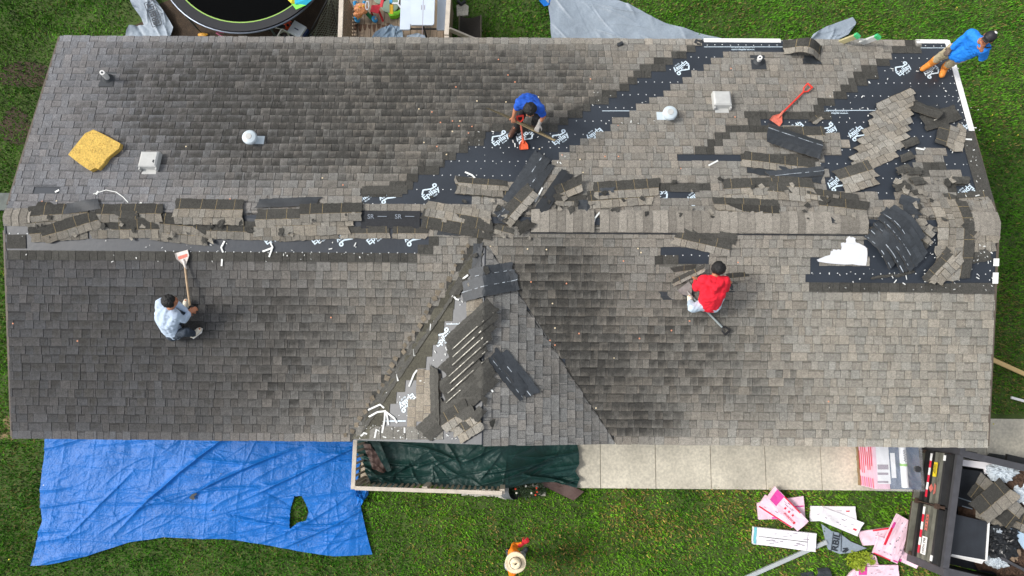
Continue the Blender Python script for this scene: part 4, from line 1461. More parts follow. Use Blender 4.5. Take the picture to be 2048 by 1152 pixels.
fragments(strew([(1780, 345), (1905, 330), (1930, 440), (1900, 560), (1850, 500), (1800, 400)], 22, .04, .11, .45, 5), 'small broken shingle piece in the litter around the black stack at the right ridge', 'broken shingle pieces by the right ridge', 13)
fragments(strew([(1180, 370), (1640, 345), (1720, 440), (1440, 440), (1180, 425)], 26, .03, .09, .5, 6), 'small broken shingle piece strewn above the long run of ridge caps', 'broken shingle pieces above the ridge caps', 14)
fragments(strew([(60, 425), (720, 420), (720, 480), (60, 490)], 24, .03, .08, .5, 7), 'small broken shingle piece among the sheets on the left ridge', 'broken shingle pieces on the left ridge', 15)
fragments(strew([(860, 390), (1160, 350), (1160, 430), (1060, 480), (900, 470)], 18, .03, .09, .5, 8), 'small broken shingle piece in the crumpled litter above the gable peak', 'broken shingle pieces above the gable peak', 16)

# white torn sheet on the right front slope
pl = [(1636, 523), (1634, 519), (1660, 510), (1662, 502), (1670, 499), (1682, 500), (1682, 486), (1693, 484), (1692, 479), (1699, 472), (1711, 477), (1711, 482), (1708, 485), (1717, 486), (1734, 497), (1732, 531), (1690, 529)]
pj = []
for (xa_, ya_), (xb_, yb_) in zip(pl, pl[1:] + pl[:1]):
    for k in range(3):
        pj.append((xa_ + (xb_ - xa_) * k / 3 + (rr.uniform(-1.6, 1.6) if k else 0), ya_ + (yb_ - ya_) * k / 3 + (rr.uniform(-1.6, 1.6) if k else 0)))
P = [R(x, y, 0.022 + rr.uniform(0, .012)) for x, y in pj]
solo('torn_wrap', 'bright white torn piece of house wrap left of the black-backed stack', 'house wrap', extrude(P[::-1], 0.004), m_paper)

# orange and white cap nails strewn over the roof: individuals
m_cn = [M('cap_nail_orange', srgb(226, 150, 112), 0.5, 0.1, 30), M('cap_nail_cream', srgb(232, 214, 176), 0.5, 0.1, 30)]
spots = [(997, 119), (1030, 164), (912, 174), (954, 202), (838, 218), (864, 224), (881, 245), (905, 242), (920, 242), (905, 263), (918, 252), (944, 253), (937, 266), (848, 285), (893, 309), (874, 293), (1181, 158), (1016, 150), (1077, 194), (1012, 204),
         (1462, 137), (1236, 251), (1470, 234), (1160, 319), (1166, 345), (1210, 313), (1237, 313), (1362, 337), (372, 293), (245, 302), (310, 346), (460, 398), (84, 403), (113, 402), (426, 401), (26, 647), (155, 682), (662, 635),
         (1105, 607), (1110, 656), (1158, 667), (1100, 681), (1110, 690), (1228, 716), (1192, 816), (1279, 677), (1343, 661), (1379, 642), (1093, 499), (1055, 498), (1133, 567), (1062, 564), (1247, 522), (1276, 497), (1282, 505), (1320, 461), (1418, 461), (1490, 461), (1520, 461),
         (981, 492), (1354, 547), (1476, 525), (1657, 803), (1079, 298), (645, 356), (686, 370), (1124, 310), (1138, 420)]
base = None
gname = 'loose cap nails strewn over the roof'
for i, (x, y) in enumerate(spots):
    P = R(x, y, 0.012)
    n = rnorm(P[0], P[1])
    k = 0 if i % 5 < 3 else 1
    if i in (0, 3):
        vf = join(lathe((0, 0, 0), (0, 0, 1), [(0.0125, 0), (0.0125, 0.003), (0.008, 0.005), (0.003, 0.006)], 12), tube([(0, 0, 0.005), (0.003, 0, -0.02)], 0.0015, 5))
        me = mesh('cap_nail', vf[0], vf[1], m_cn[k])
        if base is None: base = {}
        base[k] = me
    if k not in base:
        base[k] = base[0]
    o = bpy.data.objects.new('cap_nail', base[k])
    COL.objects.link(o)
    o.location = tuple(P)
    o.rotation_euler = Vector(n).to_track_quat('Z', 'Y').to_euler()
    tag(o, 'small round orange cap nail lying loose on the shingles' if k == 0 else 'small round cream cap nail lying loose on the shingles', 'cap nail', gname if k == 0 else 'loose cream cap nails strewn over the roof')

# yellow foam slab
m_foam = M('yellow_foam', srgb(202, 168, 84), 0.9, 0.16, 9, 0.5, 50, fine=0.25, fscale=40)
pl = [(135, 308), (170, 266), (186, 258), (214, 272), (241, 287), (238, 297), (214, 316), (208, 326), (196, 338), (190, 336), (180, 341), (160, 328)]
V = []; Fc = []
P = [R(x, y, 0.10) for x, y in pl]
n = len(P); C = np.mean(P, 0)
for s, (h, k) in enumerate(((0, 0.985), (0, 1.0), (-0.08, 1.0))):
    for p in P:
        q = C + (p - C) * k
        V.append(q + np.array([rr.uniform(-.006, .006), rr.uniform(-.006, .006), h + (0.0 if s == 0 else -0.012)]))
Fc.append(tuple(range(n - 1, -1, -1)))
for s in range(2):
    for i in range(n):
        j = (i + 1) % n
        Fc.append((s * n + i, s * n + j, (s + 1) * n + j, (s + 1) * n + i))
Fc.append(tuple(range(2 * n, 3 * n)))
solo('foam_slab', 'thick yellow foam slab with chewed edges near the left gable end', 'foam slab', (np.array(V), Fc), m_foam)
m_spot = M('foam_pits', srgb(150, 104, 38), 0.9, 0.2, 30)
V = []; Fc = []
for i in range(70):
    x, y = rr.uniform(140, 236), rr.uniform(262, 332)
    if inpoly(np.array([x]), np.array([y]), [(145, 308), (182, 264), (232, 288), (188, 328)])[0]:
        P = R(x, y, 0.104); b = len(V); s = rr.uniform(.004, .012)
        for t in range(5): V.append(P + np.array([s * math.cos(t * 1.26), s * 0.8 * math.sin(t * 1.26), 0.002]))
        Fc.append(tuple(range(b, b + 5)))
fs = bpy.data.objects[[o.name for o in bpy.data.objects if o.name.startswith('foam_slab')][0]]
part('pit', (np.array(V), Fc), m_spot, fs, kind='stuff')

# roof debris: flashing piece near the back eave
B = R(1240, 89, 0.02)
solo('flashing_scrap', 'small black and white scrap of flashing near the back eave', 'flashing', join(frame_box(B, (0.9, .4, 0), (-.4, .9, 0), (0, 0, 1), (-.05, -.03, 0), (.05, .03, .03)), frame_box(B, (0.9, .4, 0), (-.4, .9, 0), (0, 0, 1), (0.0, -.02, .032), (.05, .025, .05))), m_boot)

# ------------------------------------------------------------------ roofing scrapers
m_red = M('red_paint', srgb(214, 58, 44), 0.45, 0.12, 12)
m_orange = M('orange_paint', srgb(214, 92, 52), 0.55, 0.25, 20)
m_wood = M('ash_handle', srgb(176, 150, 118), 0.6, 0.15, 20, stretch=(1, 1, 1))
m_greyfg = M('grey_handle', srgb(150, 158, 158), 0.45, 0.08, 12)
m_black = M('black_plastic', srgb(26, 26, 28), 0.5, 0.1, 10)
m_steel = M('worn_steel', srgb(150, 146, 142), 0.45, 0.2, 14, metallic=0.3)
m_whiter = M('worn_white_paint', srgb(214, 206, 198), 0.5, 0.18, 14)
m_coral = M('faded_red_paint', srgb(210, 112, 92), 0.5, 0.2, 20)


def scraper(label, tip, neck, grip_s, grip_e, hw, blade_m, handle_m, grip_m, stripe=None, hr=0.016, bl=None):
    """flat-bladed roof scraper: blade from tip (middle of its edge) to neck, shaft to the D-grip"""
    tip, neck, gs, ge = [np.asarray(q, float) for q in (tip, neck, grip_s, grip_e)]
    root = thing('roof_scraper', label, 'scraper', tip)
    d = unit(neck - tip); q = unit(np.cross((0, 0, 1), d)); n = np.cross(d, q)
    L = np.linalg.norm(neck - tip)
    o = [(-hw, 0), (hw, 0), (hw * 0.98, L * 0.45), (hw * 0.2, L), (-hw * 0.2, L), (-hw * 0.98, L * 0.45)]
    pts = [tip + q * a + d * b for a, b in o]
    # blade sheet with turned-up side flanges
    vf = extrude([p + n * 0.004 for p in pts] if np.cross(pts[1] - pts[0], pts[2] - pts[0])[2] > 0 else [p + n * 0.004 for p in pts][::-1], 0.006)
    fl = []
    for a, b in ((1, 2), (2, 3), (4, 5), (5, 0)):
        fl.append(bar(pts[a] + n * .008, pts[b] + n * .008, 0.005, 0.018, n))
    part('blade', join(vf, *fl), blade_m, root)
    if stripe is not None:
        s = [tip + q * a + d * b + n * 0.0065 for a, b in ((-hw * .75, L * .3), (hw * .8, L * .26), (hw * .7, L * .5), (-hw * .72, L * .55))]
        part('paint_patch', (np.array(s), [(0, 1, 2, 3)]), stripe, root)
    part('socket', tube([tip + d * L * 0.6 + n * 0.014, neck + n * 0.016, neck + d * 0.08 + n * 0.014], [0.012, 0.022, 0.018], 10), blade_m, root)
    part('shaft', tube([neck + d * 0.02 + n * .014, neck * .5 + gs * .5 + n * 0.014, gs], [hr, hr, hr * 1.05], 12), handle_m, root)
    g = unit(ge - gs); gq = unit(np.cross((0, 0, 1), g)); gL = np.linalg.norm(ge - gs)
    for s in (-1, 1):
        part('grip_fork', tube([gs, gs + g * gL * .35 + gq * s * .045, ge + gq * s * .055], 0.014, 8), grip_m, root)
    part('grip_bar', tube([ge - gq * .062, ge + gq * .062], 0.017, 10), grip_m, root)
    return root


scraper('scraper with a white and red blade beside the man in the pale shirt', R(363, 503, .03), R(370, 529, .05), R(380, 612, .2), R(385, 622, .24), 0.105, m_whiter, m_wood, m_black, m_coral)
scraper('scraper with a red shaft lying on the back slope', R(1549, 246, .02), R(1561, 230, .04), R(1607, 184, .06), R(1620, 171, .07), 0.10, m_coral, m_red, m_red)
scraper('scraper with an orange blade held by the crouching man in blue', R(1048, 299, .02), R(1046, 280, .05), R(1041, 244, .45), R(1040, 232, .55), 0.072, m_orange, m_coral, m_red)
scraper('grey-handled scraper under the red-hooded worker', R(1366, 572, .03), R(1380, 590, .05), R(1444, 654, .06), R(1455, 665, .07), 0.115, m_steel, m_greyfg, m_black)

# strip held by the crouching worker: seen on edge
h0, h1 = R(973, 214, .52), R(1116, 280, .42)
d = unit(h1 - h0); L = np.linalg.norm(h1 - h0); q = unit(np.cross((0, 0, 1), d)); up = np.cross(d, q)
V = []; Fc = []; Cc = []
NU = 26
rows = [(-0.10, 0.28), (0.0, 0.12), (0.03, 0.0), (0.065, -0.03)]
for i in range(NU + 1):
    u = i / NU
    w_ = 0.6 + 0.4 * math.sin(math.pi * min(1, u * 1.2))
    for (a, b) in rows:
        V.append(h0 + d * L * u + q * a * -0.55 * w_ + up * (-b * 0.35 + 0.03 * math.sin(3 * u)))
for i in range(NU):
    for j in range(3):
        a = i * 4 + j
        Fc.append((a, a + 4, a + 5, a + 1))
        Cc.append(np.array(srgb(128, 118, 92)) * rr.uniform(.75, 1.1) * (1.15 if j == 1 else .75))
vf = (np.array(V), Fc)
vf2 = (np.array(V) - up * 0.008, [f[::-1] for f in Fc])
b_ = bar(h0 + d * L * .42 + up * .01 - q * .02, h0 + d * L * .97 + up * .0 - q * .03, 0.035, 0.02)
solo('shingle_strip', 'long olive shingle strip seen on edge in the hands of the crouching man in blue', 'shingle', join(vf, vf2, b_), SH, col=np.array(Cc + Cc + [np.array(srgb(140, 126, 98))] * 6))

# ================================================================== tarps and sheets in the yard
def tarp(name, label, cat, top, right, bottom, left, z, mat, nu, nv, cr, hole=None, zfn=None, noise_amp=0.01, group=None, seed=1, grid=0.0):
    P2 = coons(px2w(top, z), px2w(right, z), px2w(bottom, z), px2w(left, z), nu, nv)
    X, Y = P2[:, 0], P2[:, 1]
    H = noise_amp * 3 * fbm(X * 1.6, Y * 1.6, seed) + noise_amp * fbm(X * 7, Y * 7, seed + 3)
    for c in cr:
        H = H + creases(X, Y, *c)
    if zfn is not None:
        H = H + zfn(X, Y)
    if grid:                       # creases left from being folded in the packet
        for Q, w_ in ((X + .05 * np.sin(Y * 2), .62), (Y + .05 * np.sin(X * 1.5), .46)):
            fr_ = abs((Q / w_) % 1 - .5) * w_
            H = H + grid * np.exp(-fr_ / .012) * (.4 + 1.2 * fbm(X * 2, Y * 2, 77))
    # edges lie on the ground, lightly rolled
    keep = None
    if hole:
        px, py = proj(np.stack([X, Y, z + H], 1))
        keep = ~inpoly(px, py, hole)
    V, Fc = sheet(P2, z + 0.01, nu, nv, H, keep)
    V[:, 2] = np.maximum(V[:, 2], 0.012)
    V[:, :2] += 0.012 * np.stack([vn(X * 4, Y * 4, seed) - .5, vn(X * 4, Y * 4, seed + 9) - .5], 1)
    return solo(name, label, cat, (V, Fc), mat, group, smooth=True)


m_blue = M('blue_tarp', srgb(12, 102, 184), 0.42, 0.12, 1.5, 0.6, 30, spec=0.32, fine=0.08, fscale=30)
bt = tarp('tarp', 'large blue tarp with a torn hole spread on the lawn in front of the house', 'tarp',
          [(95, 862), (300, 868), (520, 872), (742, 874)], [(742, 874), (720, 930), (716, 975), (722, 1010), (732, 1055), (745, 1108)],
          [(64, 1130), (100, 1128), (180, 1110), (260, 1084), (330, 1073), (390, 1076), (450, 1076), (520, 1086), (600, 1101), (670, 1111), (745, 1108)],
          [(95, 862), (93, 905), (85, 960), (84, 1000), (88, 1040), (80, 1075), (64, 1130)], 0.02, m_blue, 420, 190,
          [(40, 0.16, 0.25, 0.8, 2.6, 0.045, 0.042, 3), (90, 0.05, 0.4, 0.3, 1.2, 0.02, 0.014, 4), (70, 1.4, 0.5, 0.2, 0.8, 0.016, 0.011, 5), (7, 0.45, 0.10, 2.0, 4.5, 0.035, 0.075, 6), (260, 0.3, 1.3, 0.12, 0.45, 0.010, 0.008, 61)],
          hole=[(590, 993), (603, 992), (611, 1008), (617, 1022), (612, 1040), (594, 1045), (581, 1056), (581, 1035), (583, 1015)], noise_amp=0.022, seed=2, grid=0.009)
# grommets
m_grom = M('brass_eyelet', srgb(220, 220, 214), 0.4, 0)
for x, y in ((96, 892), (86, 971)):
    P = G(x, y, 0.06)
    part('eyelet', lathe(P + (0.02, 0, 0.01), (0, 0, 1), [(0.018, 0), (0.018, 0.006), (0.012, 0.008)], 12), m_grom, bt)
for pl in ([(378, 996), (384, 988), (390, 984), (394, 988), (388, 993), (390, 998), (385, 1000)], [(440, 947), (443, 946), (442, 949)], [(424, 1020), (428, 1020), (426, 1023)], [(476, 1041), (480, 1042), (478, 1044)], [(595, 1089), (598, 1090), (596, 1092)]):
    P = [G(x, y, .13) for x, y in pl]
    if np.cross(P[1] - P[0], P[2] - P[0])[2] < 0: P = P[::-1]
    part('tear', extrude(P, .004), m_boot, bt)
# rucked corner beside the porch
tarp('tarp_corner', 'rumpled end of blue tarp bunched against the porch corner', 'tarp', [(712, 968), (738, 974)], [(738, 974), (738, 988), (722, 1012)], [(716, 1010), (722, 1012)], [(712, 968), (714, 990), (716, 1010)], 0.03, m_blue, 40, 50,
     [(16, 1.2, .6, .2, .6, .03, .05, 8)], noise_amp=0.03, seed=6)

DECKZ = 0.42
m_green = M('green_tarp', srgb(16, 56, 52), 0.5, 0.14, 2.0, 0.3, 22, fine=0.1, fscale=30)
m_brownt = M('brown_tarp_back', srgb(86, 66, 60), 0.6, 0.14, 3.0, 0.3, 24)
xs0 = G(1000, 930, .4)[0]; xs1 = G(1120, 930, .1)[0]


def gz(X, Y):
    t = np.clip((X - xs0) / (xs1 - xs0), 0, 1)
    return (0.50 - 0.46 * t * t * (3 - 2 * t)) + 0.10 * np.exp(-((Y - G(0, 960, .4)[1]) / 0.2) ** 2) * (1 - t) * 0.6


gt = tarp('tarp', 'dark green tarp heaped over the front porch deck and onto the concrete walk', 'tarp',
          [(724, 872), (900, 876), (1152, 879)], [(1152, 879), (1157, 905), (1157, 925), (1149, 941), (1158, 955), (1153, 974)],
          [(757, 966), (800, 972), (860, 958), (920, 970), (1000, 968), (1060, 962), (1110, 962), (1153, 974)],
          [(724, 872), (727, 900), (744, 926), (757, 966)], 0.02, m_green, 300, 90,
          [(16, 0.05, 0.3, 0.8, 2.5, 0.07, 0.09, 13), (60, 0.6, 0.8, 0.2, 0.8, 0.03, 0.035, 14), (10, -0.25, 0.2, .9, 2.2, .06, .11, 15), (120, 0, 1.5, .1, .4, .015, .012, 17)], zfn=gz, noise_amp=0.03, seed=4)


def flap(pl_px, z, amp, seed, name, mat, parent, nu=30, nv=20):
    (a, b, c, d) = pl_px
    P2 = coons(px2w([a, b], z), px2w([b, c], z), px2w([d, c], z), px2w([a, d], z), nu, nv)
    X, Y = P2[:, 0], P2[:, 1]
    H = amp * fbm(X * 4, Y * 4, seed) + creases(X, Y, 10, 1.0, 1.0, .2, .7, .04, amp * .8, seed)
    part(name, sheet(P2, z, nu, nv, H), mat, parent, smooth=True)


flap([(726, 886), (742, 888), (776, 936), (757, 962)], 0.66, 0.06, 21, 'brown_underside', m_brownt, gt)
flap([(1060, 959), (1112, 957), (1168, 983), (1147, 1001)], 0.10, 0.06, 22, 'brown_underside', m_brownt, gt)
flap([(742, 884), (760, 884), (784, 940), (775, 944)], 0.70, 0.05, 23, 'fold', m_green, gt)

m_greyt = M('grey_tarp', srgb(140, 152, 164), 0.5, 0.10, 2.0, 0.25, 22, fine=0.06, fscale=30)
tarp('tarp', 'big grey tarp spread on the back lawn from the eave', 'tarp', [(1078, -14), (1130, -14), (1205, -8)], [(1205, -8), (1262, 14), (1330, 48), (1400, 68), (1452, 84), (1452, 100)],
     [(1104, 100), (1250, 100), (1452, 100)], [(1078, -14), (1096, 10), (1100, 45), (1104, 100)], 0.02, m_greyt, 150, 80,
     [(26, -0.6, 0.35, 0.5, 1.8, 0.04, 0.035, 33), (24, 0.2, .9, .2, .6, .02, .02, 34)], noise_amp=0.02, seed=7)
tarp('tarp', 'small piece of bright blue tarp under the corner of the grey one', 'tarp', [(1070, -12), (1086, -12)], [(1086, -12), (1102, 4), (1098, 12)], [(1088, 14), (1098, 12)], [(1070, -12), (1078, 2), (1088, 14)], 0.05, m_blue, 16, 16, [(6, .8, .5, .1, .4, .03, .03, 9)], seed=3)
tarp('tarp', 'rumpled grey tarp end beside the ladder at the back eave', 'tarp', [(1622, 74), (1650, 56), (1690, 42), (1702, 38)], [(1702, 38), (1709, 48), (1706, 56)], [(1612, 96), (1650, 94), (1690, 76), (1706, 56)], [(1622, 74), (1616, 84), (1612, 96)], 0.05, m_greyt, 60, 30,
     [(14, 0.5, .3, .3, 1.0, .04, .06, 41)], noise_amp=0.03, seed=9)
gb = tarp('tarp', 'grey lettered tarp crumpled on the lawn at the back left corner of the house', 'tarp', [(262, 2), (275, -14), (300, -14), (318, 8)], [(318, 8), (334, 30), (350, 58), (346, 76), (330, 90)],
          [(252, 82), (262, 92), (300, 92), (330, 90)], [(262, 2), (274, 22), (286, 40), (290, 52), (262, 54), (252, 82)], 0.06, m_greyt, 70, 60,
          [(16, -1.0, .5, .3, .9, .04, .05, 43)], noise_amp=0.03, seed=10)
m_ltr = M('black_lettering', srgb(44, 50, 58), 0.6, 0)


def lettering(s, px, py, deg, z, length, height, mat, parent, bold=0.03, boxed=True, name='lettering', nrm=None):
    O = G(px, py, z)
    a = math.radians(deg)
    ex = np.array([math.cos(a), math.sin(a), 0]); ey = np.array([-ex[1], ex[0], 0])
    vfs = [text_on(s, O, ex, ey, length, height, bold, 0)]
    if boxed:
        l, h = length * .56, height * .78
        for (p, q) in (((-l, -h), (l, -h)), ((l, -h), (l, h)), ((l, h), (-l, h)), ((-l, h), (-l, -h))):
            A = O + ex * p[0] + ey * p[1]; B = O + ex * q[0] + ey * q[1]
            vfs.append(bar(A, B, height * .10, 0.002))
    part(name, join(*vfs), mat, parent)


lettering('ERBILT', 306, 27, 113, 0.19, 0.56, 0.14, m_ltr, gb)
lettering('T', 324, 27, 113, 0.16, 0.05, 0.05, m_ltr, gb, boxed=False)
gb2 = tarp('tarp', 'grey lettered tarp triangle lying between the white cartons and pink wrappers', 'tarp', [(1641, 1047), (1662, 1062), (1676, 1065)], [(1676, 1065), (1700, 1082), (1732, 1096)], [(1655, 1098), (1678, 1107), (1705, 1104), (1732, 1096)], [(1641, 1047), (1648, 1075), (1655, 1098)], 0.03, m_greyt, 40, 30,
           [(6, .3, .8, .1, .4, .02, .012, 45)], noise_amp=0.008, seed=12)
lettering('RBIL', 1672, 1083, 76, 0.075, 0.36, 0.125, m_ltr, gb2, boxed=False)
for dx in (-1, 1):
    A = G(1672 - 10 + (dx + 1) * 10, 1083 + 20, 0.072); B = G(1672 + (dx + 1) * 8 - 5, 1083 - 18, 0.072)
    part('border_line', bar(A, B, 0.012, 0.002), m_ltr, gb2)
P = G(1691, 1101, 0.07)
part('emblem', join(bar(P + (-.06, -.03, 0), P + (0.03, .03, 0), .03, .002), bar(P + (-.02, -.04, .001), P + (0.06, .02, .001), .02, .002), bar(P + (-.05, .035, .002), P + (0.05, .045, .002), .02, .002)), m_ltr, gb2)

# ================================================================== front porch
m_wdeck = M('weathered_boards', srgb(168, 156, 138), 0.8, 0.2, 3.0, 0.2, 30, stretch=(6, 1, 6))
m_wrail = M('weathered_rail', srgb(196, 186, 172), 0.7, 0.14, 8, 0.15, 40)
x0 = G(722, 930, DECKZ)[0]; x1 = G(990, 930, DECKZ)[0]
yb = G(860, 962, DECKZ)[1]
yt = -HALF_W + 0.35
porch = thing('porch', 'low wooden front porch deck with a white railing, half buried under the green tarp', 'porch', (x0, yb, 0))
nb_ = int((x1 - x0) / 0.145)
bds = []
for i in range(nb_ + 1):
    a = x0 + i * 0.145
    bds.append(box((a, yb, DECKZ - 0.035 + rr.uniform(-.003, .003)), (a + 0.137, yt, DECKZ)))
part('deck_board', join(*bds), m_wdeck, porch, 'weathered deck boards running out from the house')
part('rim_joist', join(box((x0, yb + .01, 0.0), (x1, yb + 0.05, DECKZ - .04)), box((x0 + .01, yb + .06, 0), (x0 + .05, yt, DECKZ - .04))), m_wdeck, porch)
RZ = 1.30
A = G(711, 873, RZ); B = G(706, 976, RZ); C = G(1004, 986, RZ)
part('top_rail', bar(A, B, 0.075, 0.04), m_wrail, porch)
part('top_rail', bar(B + (0.04, 0, 0), C, 0.07, 0.04), m_wrail, porch)
for i in range(8):
    t = 0.06 + i * 0.12
    P = A * (1 - t) + B * t
    part('baluster', bar(P + (0, 0, -.022), (P[0] + .02, P[1], DECKZ), 0.035, 0.035, (0, 1, 0)), m_wdeck, porch)
for i in range(25):
    t = 0.02 + i * 0.0395
    P = B * (1 - t) + C * t
    part('baluster', bar(P + (0, 0, -.022), (P[0], P[1] + .02, DECKZ - .05), 0.035, 0.035, (0, 1, 0)), m_wdeck, porch)
for P in (B, B * .52 + C * .48, C):
    part('post', bar(P + (0, 0.02, -.022), (P[0], P[1] + .02, 0), 0.09, 0.09, (0, 1, 0)), m_wrail, porch)
P = G(725, 962, DECKZ + .02)
solo('lumber_block', 'short wooden post offcut in the front left corner of the porch', 'lumber', bar(P, P + (0.17, 0.06, 0), .12, .09), m_wdeck)
# boards and rubble under the rail, bucket, flower bed
m_rub = M('whitish_rubble', srgb(178, 176, 166), 0.85, 0.25, 14, 0.3, 40)
rubn = 0
for i in range(13):
    x = 930 + i * 6.4
    P = G(x, 982 + i * .55 + rr.uniform(-2, 2), 0.16)
    s = rr.uniform(.04, .08)
    vf = frame_box(P, unit((1, rr.uniform(-.6, .6), 0)), unit((rr.uniform(-.4, .4), 1, 0)), (0, 0, 1), (-s, -s, -.16), (s, s, rr.uniform(0, .04)))
    solo('rubble_block', 'pale rubble block in the row below the porch railing', 'rubble', vf, m_rub, 'rubble blocks below the porch railing')
m_bucket = M('grey_bucket', srgb(92, 96, 100), 0.5, 0.1, 8)
P = G(1009, 988, 0.12); Q = G(1028, 984, 0.30)
bk = solo('bucket', 'grey plastic bucket tipped over beside the porch', 'bucket', join(tube([P, P * .4 + Q * .6, Q], [.10, .125, .145], 20, cap=False), lathe(P, unit(Q - P), [(0.10, 0), (0.10, .004)], 20), tube([Q - (Q - P) * .06, Q], [.155, .155], 20, cap=False)), m_bucket)
m_leafd = M('dark_leaves', srgb(34, 56, 22), 0.7, 0.35, 9)


def leafy(name, label, cat, px, py, r, n, mat, h, seed, leaf=0.03, parent=None, sq=1.0, group=None):
    r_ = random.Random(seed)
    V = []; Fc = []
    C = G(px, py, 0)
    root = thing(name, label, cat, C, group)
    for i in range(n):
        a = r_.uniform(0, 6.28); d = r * math.sqrt(r_.random()); z = h * r_.random() ** 0.7 * (1 - .5 * (d / r) ** 2) + .02
        if fbm(np.array([a * 1.5]), np.array([d / r * 2]), seed)[0] < .35: continue
        P = C + np.array([d * math.cos(a), d * math.sin(a) * sq, z])
        e = unit((r_.uniform(-1, 1), r_.uniform(-1, 1), r_.uniform(-.3, .5))); f = unit(np.cross(e, (r_.uniform(-.4, .4), r_.uniform(-.4, .4), 1)))
        l = leaf * r_.uniform(.6, 1.4); b = len(V)
        V += [P, P + e * l * .5 + f * l * .3, P + e * l, P + e * l * .5 - f * l * .3]; Fc.append((b, b + 1, b + 2, b + 3))
    part('foliage', (np.array(V), Fc), mat, root)
    st = [tube([C + (0, 0, 0), C + np.array([r * .5 * math.cos(k * 1.3), r * .5 * math.sin(k * 1.3), h * .8])], [.01, .004], 5) for k in range(5)]
    part('stem', join(*st), M('plant_stem', srgb(92, 80, 50), .8, .2, 20), root)
    return root


fb = leafy('flower_plant', 'dark leafy plant with red and white flowers beside the tipped bucket', 'plant', 1052, 976, 0.42, 700, m_leafd, 0.35, 3, .05, sq=.4)
m_rfl = M('red_petals', srgb(214, 70, 38), .6, .15, 20); m_wfl = M('white_petals', srgb(230, 226, 214), .6, .08, 20)
for x, y, mm in ((1031, 978, m_rfl), (1033, 986, m_wfl), (1052, 972, m_wfl), (1063, 986, m_wfl), (1073, 976, m_rfl), (1071, 990, m_rfl), (1074, 984, m_rfl)):
    P = G(x, y, 0.34)
    vf = join(*[sphere(P + (0.010 * math.cos(k * 1.25), 0.010 * math.sin(k * 1.25), 0), (0.011, 0.011, 0.008), 8, 5) for k in range(5)])
    part('flower', vf, mm, fb)
P = G(1083, 987, .03)
solo('stepping_stone', 'small grey paving stone at the edge of the front lawn', 'paver', box(P + (-.09, -.045, -.03), P + (.08, .045, .02)), m_conc)

# ================================================================== shingle pallet
PH = 0.68
pal = G(1746, 884, PH); pA = G(1749, 974, PH); pB = G(1845, 985, PH)
px0, px1 = pA[0], pB[0]; py0 = 0.5 * (pA[1] + pB[1]); py1 = py0 + 1.05
pallet = thing('shingle_pallet', 'pallet of pink-wrapped shingle bundles under clear plastic on the walk', 'pallet', (px0, py0, 0.05))
m_pink = M('pink_wrapper', srgb(232, 190, 208), 0.4, 0.08, 6, 0.2, 25)
m_mag = M('magenta_print', srgb(222, 72, 160), 0.4, 0.05, 20)
m_redp = M('red_print', srgb(214, 34, 62), 0.4, 0.05, 20)
m_gtxt = M('grey_small_print', srgb(150, 140, 152), 0.6, 0)
m_bluep = M('blue_grey_wrapper', srgb(74, 96, 124), 0.35, 0.25, 3, 0.2, 14)
m_white = M('white_label', srgb(232, 234, 238), 0.4, 0.04, 8, 0.1, 12)
m_palw = M('pallet_wood', srgb(140, 116, 84), 0.8, 0.2, 10)
part('pallet_base', join(*[box((px0, py0 + k * .24, .05), (px1, py0 + .09 + k * .24, .07)) for k in range(5)], *[box((px0 + k * .44, py0, .07), (px0 + .06 + k * .44, py1, .13)) for k in range(3)], *[box((px0, py0 + k * .24, .13), (px1, py0 + .09 + k * .24, .15)) for k in range(5)]), m_palw, pallet)
nl = 7; bh = (PH - 0.15) / nl
for k in range(nl):
    z0 = .15 + k * bh
    for j in range(3):
        w3 = (px1 - px0) / 3
        if j > 0 and k < nl - 1: continue
        b_ = part('shingle_bundle', box((px0 + j * w3 + .004 + rr.uniform(0, .012), py0 + rr.uniform(0, .012), z0 + .003), (px0 + (j + 1) * w3 - .004, py1, z0 + bh - .003)), m_pink if j == 0 else m_bluep, pallet)
        if j == 0:
            part('printed_band', box((px0 - .002, py0 + rr.uniform(.2, .45), z0 + .02), (px0 + .0035, py1 - rr.uniform(.15, .4), z0 + bh * .48)), m_redp, b_)
            part('printed_band', box((px0 - .001, py0 + .02, z0 + .02), (px0 + .0038, py0 + .2, z0 + bh * .45)), m_mag if k % 2 else m_redp, b_)
def top_rect(x0, y0, x1, y1, z):
    a = G(x0, y0, z); b = G(x1, y1, z)
    return extrude([np.array([min(a[0], b[0]), min(a[1], b[1]), z]), np.array([max(a[0], b[0]), min(a[1], b[1]), z]), np.array([max(a[0], b[0]), max(a[1], b[1]), z]), np.array([min(a[0], b[0]), max(a[1], b[1]), z])], .002)
lb = part('paper_label', top_rect(1750, 880, 1782, 968, PH + .006), m_white, pallet)
part('paper_label', top_rect(1780, 906, 1793, 956, PH + .010), m_white, pallet)
for y, hh in ((929, 10), (945, 5), (962, 4)):
    part('printed_block', top_rect(1755, y, 1777, y + hh, PH + .009), m_gtxt, lb)
P = G(1807, 930, PH + .05)
rl = part('underlayment_roll', tube([P + (0, -.42, 0), P + (0, .52, 0)], .062, 20), m_white, pallet)
m_lime = M('lime_print', srgb(128, 190, 64), .5, .05, 10)
part('green_band', tube([P + (0, -.02, 0), P + (0, .03, 0)], .064, 20, cap=False), m_lime, rl)
part('roll_lettering', tube([P + (.03 * math.sin(k * 1.7), .06 + .012 * k, .066 + .002 * math.cos(k)) for k in range(20)], .006, 5), m_ltr, rl)
P = G(1833, 938, PH + .03)
part('spool', lathe(P, (0, 0, 1), [(.06, 0), (.06, .05), (.05, .055)], 18), m_boot, pallet)
